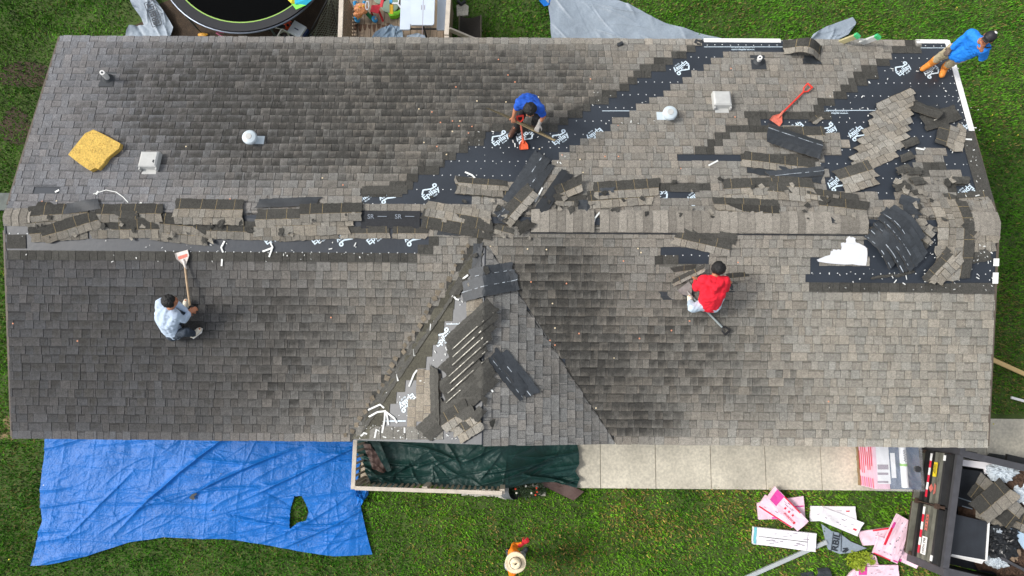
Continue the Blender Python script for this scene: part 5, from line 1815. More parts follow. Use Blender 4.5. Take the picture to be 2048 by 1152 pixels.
# clear stretch wrap, creased
m_film = M('clear_film', srgb(232, 234, 240), 0.12, 0.0, 5, 0.35, 9, spec=0.9, alpha=0.20)
nu, nv = 46, 46
xs = np.linspace(px0 - .015, px1 + .02, nu + 1); ys = np.linspace(py0 - .02, py1, nv + 1)
XX, YY = np.meshgrid(xs, ys); P2 = np.stack([XX.ravel(), YY.ravel()], 1)
H = .055 + creases(P2[:, 0], P2[:, 1], 34, -0.95, .3, .4, 1.4, .02, .022, 51) + .02 * fbm(P2[:, 0] * 5, P2[:, 1] * 5, 5) + .07 * np.exp(-((P2[:, 0] - G(1807, 930, PH)[0]) / .12) ** 2)
H = np.maximum(H, .03)
V, Fc = sheet(P2, PH, nu, nv, H)
b = len(V)
skirt = [i for i in range(nu + 1)]
V = np.concatenate([V, np.stack([V[:nu + 1, 0], V[:nu + 1, 1] - .004, np.full(nu + 1, .12)], 1), np.stack([V[nu::nu + 1, 0] + .004, V[nu::nu + 1, 1], np.full(nv + 1, .12)], 1)])
for i in range(nu): Fc.append((i, i + 1, b + i + 1, b + i))
c = b + nu + 1
for j in range(nv): Fc.append((j * (nu + 1) + nu, (j + 1) * (nu + 1) + nu, c + j + 1, c + j))
part('plastic_wrap', (V, Fc), m_film, pallet, smooth=True)

# ------------------------------------------------------------------ empty wrappers and cartons on the lawn
m_wrapw = M('white_wrapper', srgb(236, 234, 238), 0.45, 0.05, 5, 0.2, 14)
m_pinkw = M('pale_pink_wrapper', srgb(240, 206, 220), 0.42, 0.08, 4, 0.25, 16)
m_teal = M('teal_edge', srgb(116, 190, 202), .5, .05, 10)
m_blk = M('black_line', srgb(40, 42, 46), .6, 0)


WQ = []


def wrapper(name, label, cat, quad, z, mat, bits, group=None, seed=0, nu=18, nv=8, th=0.05):
    """flat empty wrapper; quad = bl, br, tr, tl in the picture; bits = printed patches in 0..1 coordinates"""
    z = max(z + .045, .085)
    WQ.append(quad)
    q = [G(x, y, z) for x, y in quad]
    if np.cross(q[1] - q[0], q[3] - q[0])[2] < 0:
        q = [q[3], q[2], q[1], q[0]]
        bits = [(a, b_, c, 1 - f, e, 1 - d) for a, b_, c, d, e, f in bits]
    def at(u, v, h=0.0):
        p = (q[0] * (1 - u) + q[1] * u) * (1 - v) + (q[3] * (1 - u) + q[2] * u) * v
        hh = 0.022 * math.sin(3.2 * u + seed) * math.sin(2.3 * v + seed * 2) + 0.03 * (vn(u * 4 + seed, v * 3, seed) - .5) + 0.016 * abs(vn(u * 9 + v * 4 + seed, v * 6 - u * 2, seed + 5) - .5)
        return p + np.array([0, 0, hh + h])
    V = []; Fc = []
    for s in (0, 1):
        for j in range(nv + 1):
            for i in range(nu + 1):
                V.append(at(i / nu, j / nv, -th * s if (s and 0 < i < nu and 0 < j < nv) or s else 0))
    k = (nu + 1) * (nv + 1)
    F1 = [(a, b, c, d)[::-1] if False else (a, d, c, b) for a, b, c, d in gridfaces(nu, nv)]
    Fc = F1 + [tuple(k + i for i in f[::-1]) for f in F1]
    for i in range(nu):
        Fc.append((i, i + 1, k + i + 1, k + i)); a = nv * (nu + 1) + i; Fc.append((a + 1, a, k + a, k + a + 1))
    for j in range(nv):
        a = j * (nu + 1); b = a + nu + 1; Fc.append((b, a, k + a, k + b)); Fc.append((a + nu, b + nu, k + b + nu, k + a + nu))
    o = solo(name, label, cat, (np.array(V), Fc), mat, group)
    for nm, mm, u0, v0, u1, v1 in bits:
        if isinstance(mm, tuple):
            mm, s = mm
            c = at((u0 + u1) / 2, (v0 + v1) / 2, .022)
            ex = at(u1, (v0 + v1) / 2) - at(u0, (v0 + v1) / 2); ey = at((u0 + u1) / 2, v1) - at((u0 + u1) / 2, v0)
            ey = ey - ex * np.dot(ex, ey) / np.dot(ex, ex)
            part(nm, text_on(s, c, ex, ey, np.linalg.norm(ex), np.linalg.norm(ey), .02, 0), mm, o)
        else:
            VV = []; FF = []
            n1 = max(2, int((u1 - u0) * nu)); n2 = max(1, int((v1 - v0) * nv))
            for j in range(n2 + 1):
                for i in range(n1 + 1):
                    VV.append(at(u0 + (u1 - u0) * i / n1, v0 + (v1 - v0) * j / n2, 0.007 + .0006 * bits.index((nm, mm, u0, v0, u1, v1))))
            part(nm, (np.array(VV), [(a, d, c, b) for a, b, c, d in gridfaces(n1, n2)]), mm, o)
    return o


def tiny(n, u0, v0, u1, v1, seed):
    r = random.Random(seed); o = []
    for i in range(n):
        a = r.uniform(u0, u1); b = r.uniform(v0, v1)
        o.append(('small_print', m_gtxt, a, b, a + r.uniform(.03, .10), b + r.uniform(.02, .05)))
    return o


PKG = 'empty pink shingle wrappers on the front lawn'
wrapper('shingle_wrapper', 'pale pink wrapper lying under the fanned pair at the left of the wrapper litter', 'wrapper', [(1517, 1039), (1612, 1036), (1606, 992), (1515, 1006)], .02, m_pinkw, [('magenta_patch', m_mag, .28, .02, .42, .12), ('magenta_patch', m_mag, .72, .52, .98, .58)] + tiny(4, .72, .2, .9, .5, 1), PKG, 1)
wrapper('shingle_wrapper', 'pink wrapper with a red edge under the lettered one, nearest the walk', 'wrapper', [(1516, 1013), (1583, 1056), (1600, 1042), (1532, 990)], .09, m_pinkw, [('red_edge', m_redp, .02, 0.0, .98, .10), ('red_edge', m_redp, .45, .55, .98, .70)] + tiny(7, .1, .2, .8, .7, 2), PKG, 2)
wrapper('shingle_wrapper', 'pink lettered wrapper with a magenta patch on top of the fanned pair', 'wrapper', [(1595, 1062), (1534, 996), (1550, 973), (1618, 1043)], .16, m_pinkw,
        [('magenta_patch', m_mag, .72, .08, .93, .97), ('red_edge', m_redp, .25, .92, .72, 1.0), ('lettering', (m_redp, 'OAKRIDGE'), .22, .10, .50, .24), ('round_mark', m_redp, .30, .42, .34, .56), ('round_mark', m_redp, .41, .40, .45, .54), ('round_mark', m_redp, .52, .38, .56, .52), ('red_square', m_redp, .17, .10, .21, .28)] + tiny(6, .3, .6, .65, .85, 3), PKG, 3)
wrapper('carton', 'white flattened carton with a small red triangle, partly under another', 'carton', [(1621, 1043), (1712, 1040), (1711, 1013), (1622, 1012)], .03, m_wrapw, [('red_triangle', m_redp, .78, .62, .86, .70)] + tiny(5, .1, .2, .7, .8, 4), None, 4)
wrapper('carton', 'white flattened carton slanting over the first, small red triangle at its lower end', 'carton', [(1636, 1040), (1715, 1073), (1729, 1046), (1646, 1014)], .10, m_wrapw, [('red_triangle', m_redp, .84, .3, .92, .42)] + tiny(7, .1, .2, .75, .8, 5), None, 5)
wrapper('carton', 'long white carton with a teal end and a black centre line', 'carton', [(1506, 1088), (1631, 1104), (1633, 1067), (1508, 1054)], .10, m_wrapw, [('teal_end', m_teal, 0, .05, .045, 1.0), ('black_line', m_blk, .08, .47, .86, .50), ('fold_line', m_gtxt, .855, .02, .862, .98)] + tiny(9, .2, .08, .8, .4, 6) + tiny(6, .3, .6, .8, .9, 7), None, 6, th=.1)
wrapper('shingle_wrapper', 'pale pink wrapper reaching left from the crossed pink pile', 'wrapper', [(1727, 1091), (1790, 1086), (1786, 1054), (1716, 1064)], .03, m_pinkw, [('red_edge', m_redp, .42, .90, 1.0, 1.0)] + tiny(8, .4, .3, .95, .8, 8), PKG, 7)
wrapper('shingle_wrapper', 'curved pink wrapper with a red band crossing the pile beside the truck bed', 'wrapper', [(1795, 1128), (1745, 1106), (1757, 1072), (1810, 1092)], .10, m_pinkw, [('red_edge', m_redp, .3, 0.0, 1.0, .06), ('magenta_patch', m_mag, .0, .05, .2, .12)] + tiny(12, .15, .2, .9, .85, 9), PKG, 8)
wrapper('shingle_wrapper', 'pink wrapper with a red band rising from the crossed pile towards the pallet', 'wrapper', [(1762, 1100), (1800, 1112), (1824, 1044), (1794, 1027)], .17, m_pinkw, [('red_band', m_redp, .0, .15, .13, .62), ('magenta_patch', m_mag, .0, .62, .16, .78)] + tiny(10, .25, .1, .85, .9, 10), PKG, 9)
wrapper('shingle_wrapper', 'pale pink wrapper half under the tailgate beside the crossed pile', 'wrapper', [(1798, 1122), (1832, 1137), (1843, 1117), (1806, 1100)], .03, m_pinkw, [('magenta_patch', m_mag, .0, .0, .12, .2)] + tiny(3, .2, .3, .8, .7, 11), PKG, 10)
wrapper('shingle_wrapper', 'pink wrapper corner standing up behind the yellow-green bush', 'wrapper', [(1722, 1132), (1760, 1136), (1752, 1112), (1742, 1108)], .05, m_pinkw, tiny(3, .3, .3, .8, .7, 12), PKG, 11)
wrapper('shingle_wrapper', 'pink wrapper with a magenta patch at the bottom edge below the bush', 'wrapper', [(1714, 1160), (1800, 1160), (1796, 1130), (1716, 1130)], .08, m_pinkw, [('magenta_patch', m_mag, .02, .35, .22, .98), ('black_line', m_blk, .2, .90, .5, .93)] + tiny(6, .3, .3, .9, .8, 13), PKG, 12)
wrapper('shingle_wrapper', 'pink wrapper slanting out from under the bottom-edge one', 'wrapper', [(1690, 1158), (1722, 1160), (1718, 1132), (1700, 1146)], .04, m_pinkw, [('magenta_patch', m_mag, .1, .3, .9, .4)], PKG, 13)
# downspout, dark scraps, leaves
m_spout = M('grey_downspout', srgb(176, 182, 184), .4, .06, 8)
A, B = G(1490, 1156, .06), G(1652, 1084, .06)
solo('downspout', 'long grey downspout lying on the front lawn under the long white carton', 'downspout', join(bar(A, B, .075, .055), bar(A + (0, 0, .03), B + (0, 0, .03), .03, .012), bar(B - (B - A) * .02, B + (B - A) * .004, .085, .065)), m_spout)
vf, C, MI = strip_geo(G(1630, 1156, .05), G(1664, 1156, .05), w=.2, kind='U', lift=.03, seed=900, tone=1.1, adh=0, zfun=lambda x, y: 0.03, curl=[('roll', .08)])
solo('shingle_strip', 'rolled grey shingle scrap on the lawn at the bottom edge', 'shingle', vf, SH, col=C, mi=MI)
vf, C, MI = strip_geo(G(1606, 1156, .02), G(1626, 1152, .02), w=.1, kind='U', lift=.02, seed=901, tone=.8, adh=0, zfun=lambda x, y: 0.02)
solo('shingle_strip', 'small dark shingle scrap left of the rolled one on the lawn', 'shingle', vf, SH, col=C, mi=MI)
m_leafy = M('yellow_green_leaves', srgb(140, 158, 34), .6, .3, 14)
bu = leafy('bush', 'small yellow-green bush among the wrappers', 'bush', 1706, 1118, .16, 420, m_leafy, .26, 8, .042)
for px, py, r_, n_ in ((1724, 1112, .12, 240), (1714, 1127, .13, 220), (1735, 1118, .08, 110)):
    b2 = leafy('bush', '', 'bush', px, py, r_, n_, m_leafy, .22, px, .042)
    dv = Vector(b2.location) - Vector(bu.location)
    for ch_ in list(b2.children):
        ch_.parent = bu; ch_.location = dv
    bpy.data.objects.remove(b2)
P = G(1957, 1112, 0)
m_lum = M('new_lumber', srgb(206, 176, 120), .7, .12, 12, stretch=(1, 8, 8))
A, B = G(1984, 719, .06), G(2075, 760, .06)
solo('lumber', 'new wooden stud lying on the grass right of the house', 'lumber', bar(A, B, .09, .04), m_lum)
A, B = G(2022, 795, .04), G(2080, 811, .04)
solo('trim_piece', 'white trim stick on the grass below the wooden stud', 'trim', bar(A, B, .05, .03), m_trim)
P = G(2050, 703, .04)
solo('lumber_block', 'short wooden offcut at the right edge above the stud', 'lumber', bar(P, P + (0.3, -.05, 0), .10, .05), m_lum)
P = G(2, 400, .1)
solo('concrete_pad', 'grey concrete pad at the left edge of the picture', 'concrete pad', box((P[0] - .4, P[1] - .22, 0), (P[0] + .16, P[1] + .16, .1)), M('old_concrete', srgb(98, 104, 100), .9, .2, 8, .2, 40))
# ladder head over the back eave
m_fg = M('fibreglass_rail', srgb(176, 168, 128), .5, .12, 10); m_gcap = M('green_cap', srgb(70, 190, 120), .5, .05, 10); m_alu = M('ladder_aluminium', srgb(196, 198, 196), .4, .1, 10)
lad = thing('ladder', 'ladder leaning on the back eave with green end caps', 'ladder', G(1690, 82, 2.2))
yE = HALF_W + 0.09
def at_y(px, py, y):
    d = ray(px, py); t = (y - CAM[1]) / d[1]; return CAM + d * t
tops = [at_y(1716, 72, yE + .02), at_y(1757, 74, yE + .02)]
t0 = G(1716, 71, 2.95); t1 = G(1757, 73, 2.95)
for T_, off in ((t0, 0), (t1, 0)):
    bot = np.array([T_[0] - 1.1, T_[1] + .55, 0.02])
    part('rail', bar(bot, T_, .045, .09), m_fg if T_ is t0 else m_alu, lad)
    part('end_cap', bar(T_ - (T_ - bot) / np.linalg.norm(T_ - bot) * .05, T_ + (T_ - bot) / np.linalg.norm(T_ - bot) * .012, .055, .10), m_gcap, lad)
for k in range(9):
    f = .06 + k * .105
    a = t0 * (1 - f) + np.array([t0[0] - 1.1, t0[1] + .55, .02]) * f; b = t1 * (1 - f) + np.array([t1[0] - 1.1, t1[1] + .55, .02]) * f
    part('rung', tube([a, b], .016, 8), m_alu, lad)

# ================================================================== dump trailer
TZ = 1.45
T1 = G(1917, 905, TZ); T2 = G(1886, 1141, TZ)
bx = unit(T2 - T1); lx = np.array([-bx[1], bx[0], 0.0])
if lx[0] < 0: lx = -lx
WB = np.linalg.norm(T2 - T1)
O = T1.copy(); O[2] = 0
m_tr = M('black_steel', srgb(38, 38, 38), 0.45, 0.3, 5, 0.1, 40)
m_tr2 = M('scuffed_steel', srgb(104, 104, 94), 0.55, 0.3, 6, 0.15, 30)
m_rust = M('rust', srgb(66, 50, 40), .9, .3, 20)
m_rail = M('trailer_rail', srgb(70, 70, 74), .5, .15, 8)
m_bed = M('dark_bed', srgb(34, 38, 44), .5, .25, 4)
tr = thing('dump_trailer', 'black dump trailer full of torn shingles and rubbish beside the pallet', 'trailer', O)
def tb(l0, l1, b0, b1, z0, z1): return frame_box(O, lx, bx, (0, 0, 1), (l0, b0, z0), (l1, b1, z1))
LT = 3.9; Z0 = 0.55
part('floor', tb(.05, LT, .05, WB - .05, Z0, Z0 + .05), m_bed, tr)
for nm, b0, b1 in (('side_wall', -.03, .03), ('side_wall', WB - .03, WB + .03)):
    sw = part(nm, tb(.04, LT, b0, b1, Z0 - .1, TZ - .06), m_tr, tr)
    part('top_rail', tb(.04, LT, b0 - .03, b1 + .03, TZ - .06, TZ + .02), m_rail, sw)
    for k in range(6):
        s = -1 if b0 < 0.5 else 1
        part('rib', tb(.3 + k * .65, .38 + k * .65, (b0 - .05) if s < 0 else b1, b0 if s < 0 else b1 + .05, Z0 - .1, TZ - .065), m_tr, sw)
part('front_wall', tb(LT, LT + .05, -.06, WB + .06, Z0, TZ + .1), m_tr, tr)
part('rear_frame', join(tb(-.0, .10, -.10, .035, .35, TZ + .03), tb(-.0, .10, WB - .035, WB + .10, .35, TZ + .03), tb(-.02, .09, .04, WB - .04, TZ - .055, TZ + .015)), m_rail, tr)
part('chassis', join(tb(.2, LT + .4, .35, .45, .35, .5), tb(.2, LT + .4, WB - .45, WB - .35, .35, .5)), m_tr, tr)
for s in (-.22, WB + .03):
    fd = part('fender', tb(1.3, 2.9, s, s + .22, .80, .86), m_tr, tr)
    for k in range(2):
        c = O + lx * (1.72 + .8 * k) + bx * (s + .11) + np.array([0, 0, .38])
        wv = part('wheel', lathe(c - bx * .10, bx, [(.22, 0), (.36, .01), (.38, .05), (.38, .15), (.36, .19), (.22, .2)], 26), m_boot, tr)
        part('rim', lathe(c - bx * .105, bx, [(.2, 0), (.2, .21)], 18), m_rail, wv)
for i, (b0, b1) in enumerate(((.05, WB * .485), (WB * .50, WB - .05))):
    d_ = part('tailgate_door', tb(-.05, -.01, b0, b1, .50, TZ - .07), m_tr, tr, 'upper tailgate door with a yellow sticker' if i == 0 else 'lower tailgate door with a white number plate')
    for k, (z0, z1, dp, mm) in enumerate(((.50, .57, .10, m_tr2), (.66, .74, .06, m_tr), (.86, .93, .08, m_tr2 if i else m_tr), (.99, 1.07, .07, m_tr2), (1.17, 1.27, .08, m_tr2), (1.30, 1.36, .10, m_tr))):
        part('rib', tb(-.05 - dp, -.05, b0 + .01, b1 - .01, z0, z1), mm, d_)
    # reflective tape on the rib
    n = 6; a0, a1 = b0 + .05, b1 - .10
    for k in range(n):
        q0, q1 = a0 + (a1 - a0) * k / n, a0 + (a1 - a0) * (k + 1) / n
        part('reflector', tb(-.134, -.1305, q0, q1, .865, .925), m_trim if k % 2 == 0 else m_redp, d_)
    part('hinge', join(tb(-.12, .0, b0 + (.0 if i == 0 else b1 - b0 - .06), b0 + (.06 if i == 0 else b1 - b0), .52, .66), tb(-.12, .0, b0 + (.0 if i == 0 else b1 - b0 - .06), b0 + (.06 if i == 0 else b1 - b0), 1.2, 1.34)), m_rust, d_)
    bb = b0 + .10 if i == 0 else b1 - .10
    part('marker_light', tb(-.165, -.15, bb - .05, bb + .05, 1.305, 1.355), m_trim, d_)
    part('edge_rust', tb(-.16, -.15, b0 + .02, b1 - .02, .505, .53), m_rust, d_)
part('latch_bar', join(tb(-.17, -.11, WB * .487, WB * .497, .5, TZ - .08), tb(-.2, -.05, WB * .47, WB * .515, 1.28, 1.36), tb(-.16, -.05, WB * .47, WB * .515, .6, .66)), m_rust, tr)
ZV = np.array([0, 0, 1.0])
def onface(b, z, d): return O + lx * (-d) + bx * b + ZV * z
m_yel = M('yellow_sticker', srgb(234, 206, 40), .5, .05, 20); m_blkp = M('black_print', srgb(30, 30, 34), .6, 0); m_logo = M('faded_red_logo', srgb(206, 112, 100), .5, .15, 30)
d0 = [o for o in bpy.data.objects if o.name.startswith('tailgate_door')]
dA, dB = d0[0], d0[1]
part('yellow_sticker', tb(-.129, -.1205, .25, .52, 1.0, 1.10), m_yel, dA)
for k in range(3):
    part('sticker_print', tb(-.131, -.1295, .29, .48 - .02 * k, 1.070 - .028 * k, 1.080 - .028 * k), m_blkp, dA)
part('red_logo', join((np.array([onface(.66, 1.01, .131), onface(.74, .94, .131), onface(.82, 1.01, .131), onface(.74, 1.08, .131)]), [(0, 1, 2, 3)]), tb(-.132, -.130, .64, .84, 1.10, 1.12), tb(-.132, -.130, .66, .82, 1.13, 1.15)), m_logo, dA)
bq = WB * .5
part('red_logo', join(tb(-.132, -.130, bq + .17, bq + .47, .985, 1.0), tb(-.132, -.130, bq + .17, bq + .47, 1.045, 1.06), *[tb(-.1315, -.130, bq + .18 + .06 * k, bq + .215 + .06 * k, 1.004, 1.041) for k in range(5)]), m_logo, dB)
pl_ = part('number_plate', tb(-.132, -.125, bq + .58, bq + .90, .955, 1.10), m_trim, dB)
part('plate_number', text_on('862 N20H', onface(bq + .74, 1.03, .134), bx, ZV, width=.27, height=.07, bold=.02, lift=0), m_blkp, pl_)

# load in the trailer
def tpt(l, b, z): return O + lx * l + bx * b + ZV * z
ZB = Z0 + .06
zf = lambda x, y: 0.0
def tstrip(px0, py0, px1, py1, z, label, **k):
    vf, C, MI = strip_geo(G(px0, py0, z), G(px1, py1, z), flat=True, zfun=zf, lift=.01, **k)
    solo('shingle_strip', label, 'shingle', vf, SH, col=C, mi=MI)
m_bedrub = M('black_rubber_sheet', srgb(40, 44, 50), .55, .2, 5, .15, 20)
def tsheet(name, label, cat, px, z, mat, th=.02):
    P = [G(x, y, z) for x, y in px]
    a = sum(P[i][0] * P[(i + 1) % len(P)][1] - P[(i + 1) % len(P)][0] * P[i][1] for i in range(len(P)))
    if a < 0: P = P[::-1]
    return solo(name, label, cat, extrude(P, th), mat)
tsheet('foam_board', 'white printed board in the top corner of the trailer', 'board', [(1914, 918), (1984, 926), (1982, 950), (1970, 948), (1968, 938), (1914, 930)], .95, m_wrapw)
P = G(1919, 924, .96)
part('blue_logo', lathe(P, ZV, [(.06, 0), (.06, .002), (.035, .003)], 20), M('blue_print', srgb(40, 88, 150), .5, .05, 10), [o for o in bpy.data.objects if o.name == 'foam_board'][0])
pn = tsheet('panel', 'black flat panel with white edges lying in the lower corner of the trailer', 'panel', [(1908, 1028), (1976, 1044), (1971, 1120), (1903, 1108)], 1.15, m_bedrub, .05)
part('panel_edge', bar(G(1976, 1044, 1.14), G(1971, 1121, 1.14), .03, .055), m_trim, pn)
part('panel_edge', bar(G(1971, 1121, 1.14), G(1902, 1109, 1.14), .02, .055), m_trim, pn)
tsheet('panel', 'white sheet edge under the black panel in the trailer', 'panel', [(1900, 1106), (1968, 1122), (1964, 1128), (1898, 1112)], 1.05, m_trim, .02)
tsheet('rubber_sheet', 'dark rubber sheet in the middle of the trailer bed', 'rubber sheet', [(1912, 936), (1972, 944), (1962, 1016), (1908, 1012)], .85, m_bedrub, .02)
part('tape_line', join(bar(G(1910, 993, .86), G(1950, 1006, .86), .02, .004), bar(G(1924, 1012, .86), G(1945, 1018, .86), .02, .004)), M('grey_tape', srgb(120, 132, 144), .5, .2, 20), [o for o in bpy.data.objects if o.name == 'rubber_sheet'][0])
tstrip(2052, 1020, 1960, 944, 1.10, 'large tan torn shingle sheet in the trailer, highest of the pile', w=.5, seed=811, tone=.86, tabw=.17)
tstrip(1950, 1035, 2062, 1080, 1.02, 'tan shingle strip in the trailer below the crossing one', w=.5, seed=812, tone=.9, tabw=.17)
tstrip(1975, 1048, 2040, 994, 1.22, 'tan shingle strip with a black headlap lying crosswise on top of the trailer load', w=.48, seed=813, tone=.92, tabw=.2)
m_bag = M('white_plastic_bag', srgb(188, 198, 206), .35, .12, 6, .3, 18); m_bbag = M('black_plastic_bag', srgb(28, 30, 32), .3, .2, 6, .3, 18); m_deb = M('brown_debris', srgb(74, 56, 44), .9, .4, 20, .4, 40); m_cb = M('cardboard', srgb(138, 118, 98), .8, .15, 8)
for i, (x, y, z, rx, ry, rz, mm, lab) in enumerate([(2004, 942, 1.05, .26, .16, .14, m_bag, 'crumpled white plastic bag at the top of the trailer load'), (1998, 952, 1.02, .16, .12, .12, m_bag, 'small crumpled white bag just below the top one in the trailer'),
    (2034, 955, .98, .26, .22, .14, m_deb, 'heap of brown debris at the right edge of the trailer, upper part'), (2000, 1085, 1.0, .34, .28, .16, m_bbag, 'black plastic bag in the lower half of the trailer'),
    (2012, 1068, 1.02, .18, .14, .12, m_bbag, 'smaller black plastic bag above the large one in the trailer'), (1992, 1122, .98, .18, .12, .12, m_bag, 'crumpled white bag by the lower wall of the trailer'), (1990, 1062, 1.04, .12, .08, .08, m_bag, 'torn white bag between the panel and the black bags'),
    (2022, 1100, .98, .14, .18, .08, m_cb, 'brown cardboard piece in the lower right of the trailer'), (2010, 1130, .92, .2, .16, .1, m_deb, 'brown debris by the lower wall of the trailer'), (2038, 1128, .9, .24, .2, .12, m_deb, 'dark debris at the lower right corner of the trailer'), (2002, 1108, .98, .14, .1, .1, M('grey_bag', srgb(140, 148, 150), .4, .1, 8, .2, 20), 'grey crumpled bag in the lower trailer load'),
    (2046, 985, 1.0, .2, .2, .12, m_bag, 'white bag at the right edge behind the shingle strip'), (2030, 938, 1.0, .2, .1, .1, m_bbag, 'black bag by the upper wall of the trailer')]):
    solo('plastic_bag' if 'bag' in lab else ('debris_heap' if 'debris' in lab else 'cardboard'), lab, 'bag' if 'bag' in lab else ('debris' if 'debris' in lab else 'cardboard'), blob(G(x, y, z), (rx, ry, rz), i + 3, .6, 2.6), mm, smooth=False)
A, B = G(2002, 1116, 1.1), G(2060, 1146, 1.1)
solo('metal_stick', 'long pale metal strip slanting across the lower trailer load', 'metal strip', bar(A, B, .05, .02), m_rail)
tsheet('foam_board', 'pale blue foam board at the right edge of the trailer', 'board', [(2020, 1056), (2060, 1072), (2060, 1110), (2046, 1096)], 1.06, M('pale_blue_board', srgb(170, 194, 214), .6, .05, 8))
# heap of mixed rubbish under the load
vf = blob(tpt(2.2, WB * .5, .72), (1.6, .95, .22), 77, .3, 5)
solo('debris_heap', 'dark mixed rubbish heap filling the middle of the trailer', 'debris', vf, m_deb)

# ================================================================== back yard
m_blackv = M('black_vinyl', srgb(26, 28, 32), .6, .12, 5, .08, 30); m_mat = M('trampoline_mat', srgb(8, 9, 10), 1.0, .1, 30, spec=0.05)
m_limel = M('lime_piping', srgb(150, 190, 90), .5, .05, 10); m_galvp = M('galvanised_tube', srgb(104, 112, 126), .35, .08, 10, metallic=.6)


def circ(a, b, c):
    (ax, ay), (bx_, by), (cx, cy) = a, b, c
    d = 2 * (ax * (by - cy) + bx_ * (cy - ay) + cx * (ay - by))
    ux = ((ax**2 + ay**2) * (by - cy) + (bx_**2 + by**2) * (cy - ay) + (cx**2 + cy**2) * (ay - by)) / d
    uy = ((ax**2 + ay**2) * (cx - bx_) + (bx_**2 + by**2) * (ax - cx) + (cx**2 + cy**2) * (bx_ - ax)) / d
    return ux, uy, math.hypot(ax - ux, ay - uy)


TRZ = .80
cx_, cy_, rad = circ(*[tuple(G(x, y, TRZ)[:2]) for x, y in ((340, -4), (482, 66), (624, 2))])
q = G(475, 45, TRZ); r_in = math.hypot(q[0] - cx_, q[1] - cy_)
C0 = np.array([cx_, cy_, 0])
tramp = thing('trampoline', 'round black trampoline with a lime-edged mat behind the house', 'trampoline', C0)


def ring(r0, r1, z0, z1, n=72):
    V = []; Fc = []
    for k in range(n):
        t = 2 * math.pi * k / n
        for r_, z in ((r0, z0), (r1, z1), (r1, z1 - .03), (r0, z0 - .03)):
            V.append(C0 + np.array([r_ * math.cos(t), r_ * math.sin(t), z]))
    for k in range(n):
        a = 4 * k; b = 4 * ((k + 1) % n)
        for i in range(4):
            Fc.append((a + i, a + (i + 1) % 4, b + (i + 1) % 4, b + i))
    return np.array(V), Fc


part('jumping_mat', lathe(C0 + (0, 0, TRZ - .01), (0, 0, 1), [(r_in - .012, 0), (r_in - .012, .004)], 64), m_mat, tramp)
part('mat_edge', ring(r_in - .012, r_in + .014, TRZ + .004, TRZ + .004), m_limel, tramp)
part('frame_pad', ring(r_in + .016, rad - .02, TRZ + .012, TRZ + .035), m_blackv, tramp)
rt = [C0 + np.array([(rad) * math.cos(2 * math.pi * k / 64), rad * math.sin(2 * math.pi * k / 64), TRZ - .01]) for k in range(65)]
part('rim', tube(rt, .022, 8, cap=False), m_galvp, tramp)
for k in range(6):
    t = -math.pi / 2 + .35 + k * math.pi / 3
    P = C0 + np.array([rad * math.cos(t), rad * math.sin(t), 0])
    part('leg', tube([P + (0, 0, TRZ), P + (0, 0, .02), P + np.array([.35 * -math.sin(t), .35 * math.cos(t), .02])], .02, 8), m_galvp, tramp)

m_cy = M('cyan_cloth', srgb(30, 170, 205), .5, .08, 6); m_ye = M('yellow_cloth', srgb(228, 214, 40), .5, .08, 6); m_li = M('lime_cloth', srgb(110, 214, 60), .5, .08, 6)
kt = thing('play_tent', 'cyan, yellow and lime toy cloth hanging over the trampoline edge', 'toy tent', G(600, 0, 1.0))
for pl, mm, nm in (([(588, -12), (640, -14), (612, 10), (590, 8)], m_cy, 'cyan_panel'), ([(566, -10), (588, -12), (590, 8), (582, 6)], m_ye, 'yellow_panel'), ([(582, 6), (612, 10), (592, 19)], m_li, 'lime_panel')):
    P = [G(x, y, 1.05 + .04 * (i % 2)) for i, (x, y) in enumerate(pl)]
    if np.cross(P[1] - P[0], P[2] - P[0])[2] < 0: P = P[::-1]
    part(nm, extrude(P, .01), mm, kt)

m_ballo = M('orange_ball', srgb(222, 76, 30), .5, .08, 10)
P = G(575, 49, .11)
bl = solo('ball', 'orange football with dark patches beside the white cooler', 'ball', sphere(P, .11, 24, 14), m_ballo, smooth=True)
for k in range(6):
    a = k * 1.05; d = unit((math.cos(a) * .7, math.sin(a) * .7, .75 if k % 2 else .3))
    part('ball_patch', lathe(P + d * .103, d, [(.036, 0), (.034, .006), (.0, .0085)], 5), m_blkp, bl)
m_cool = M('cooler_white', srgb(214, 222, 228), .4, .05, 8); m_cooln = M('cooler_navy', srgb(30, 46, 86), .45, .08, 8)
P = G(594, 60, .36); P[2] = 0
cl = thing('cooler', 'cooler with a white lid and navy body beside the goal net', 'cooler', P)
ex = unit((.86, -.5, 0)); ey = np.array([-ex[1], ex[0], 0])
part('body', frame_box(P, ex, ey, (0, 0, 1), (-.15, -.13, 0), (.19, .15, .32)), m_cooln, cl)
vf = frame_box(P, ex, ey, (0, 0, 1), (-.16, -.14, .325), (.15, .16, .38)); vf2 = frame_box(P, ex, ey, (0, 0, 1), (-.13, -.11, .38), (.12, .13, .395))
part('lid', join(vf, vf2), m_cool, cl)
part('handle', frame_box(P, ex, ey, (0, 0, 1), (-.05, -.01, .395), (.05, .012, .403)), m_cooln, cl)
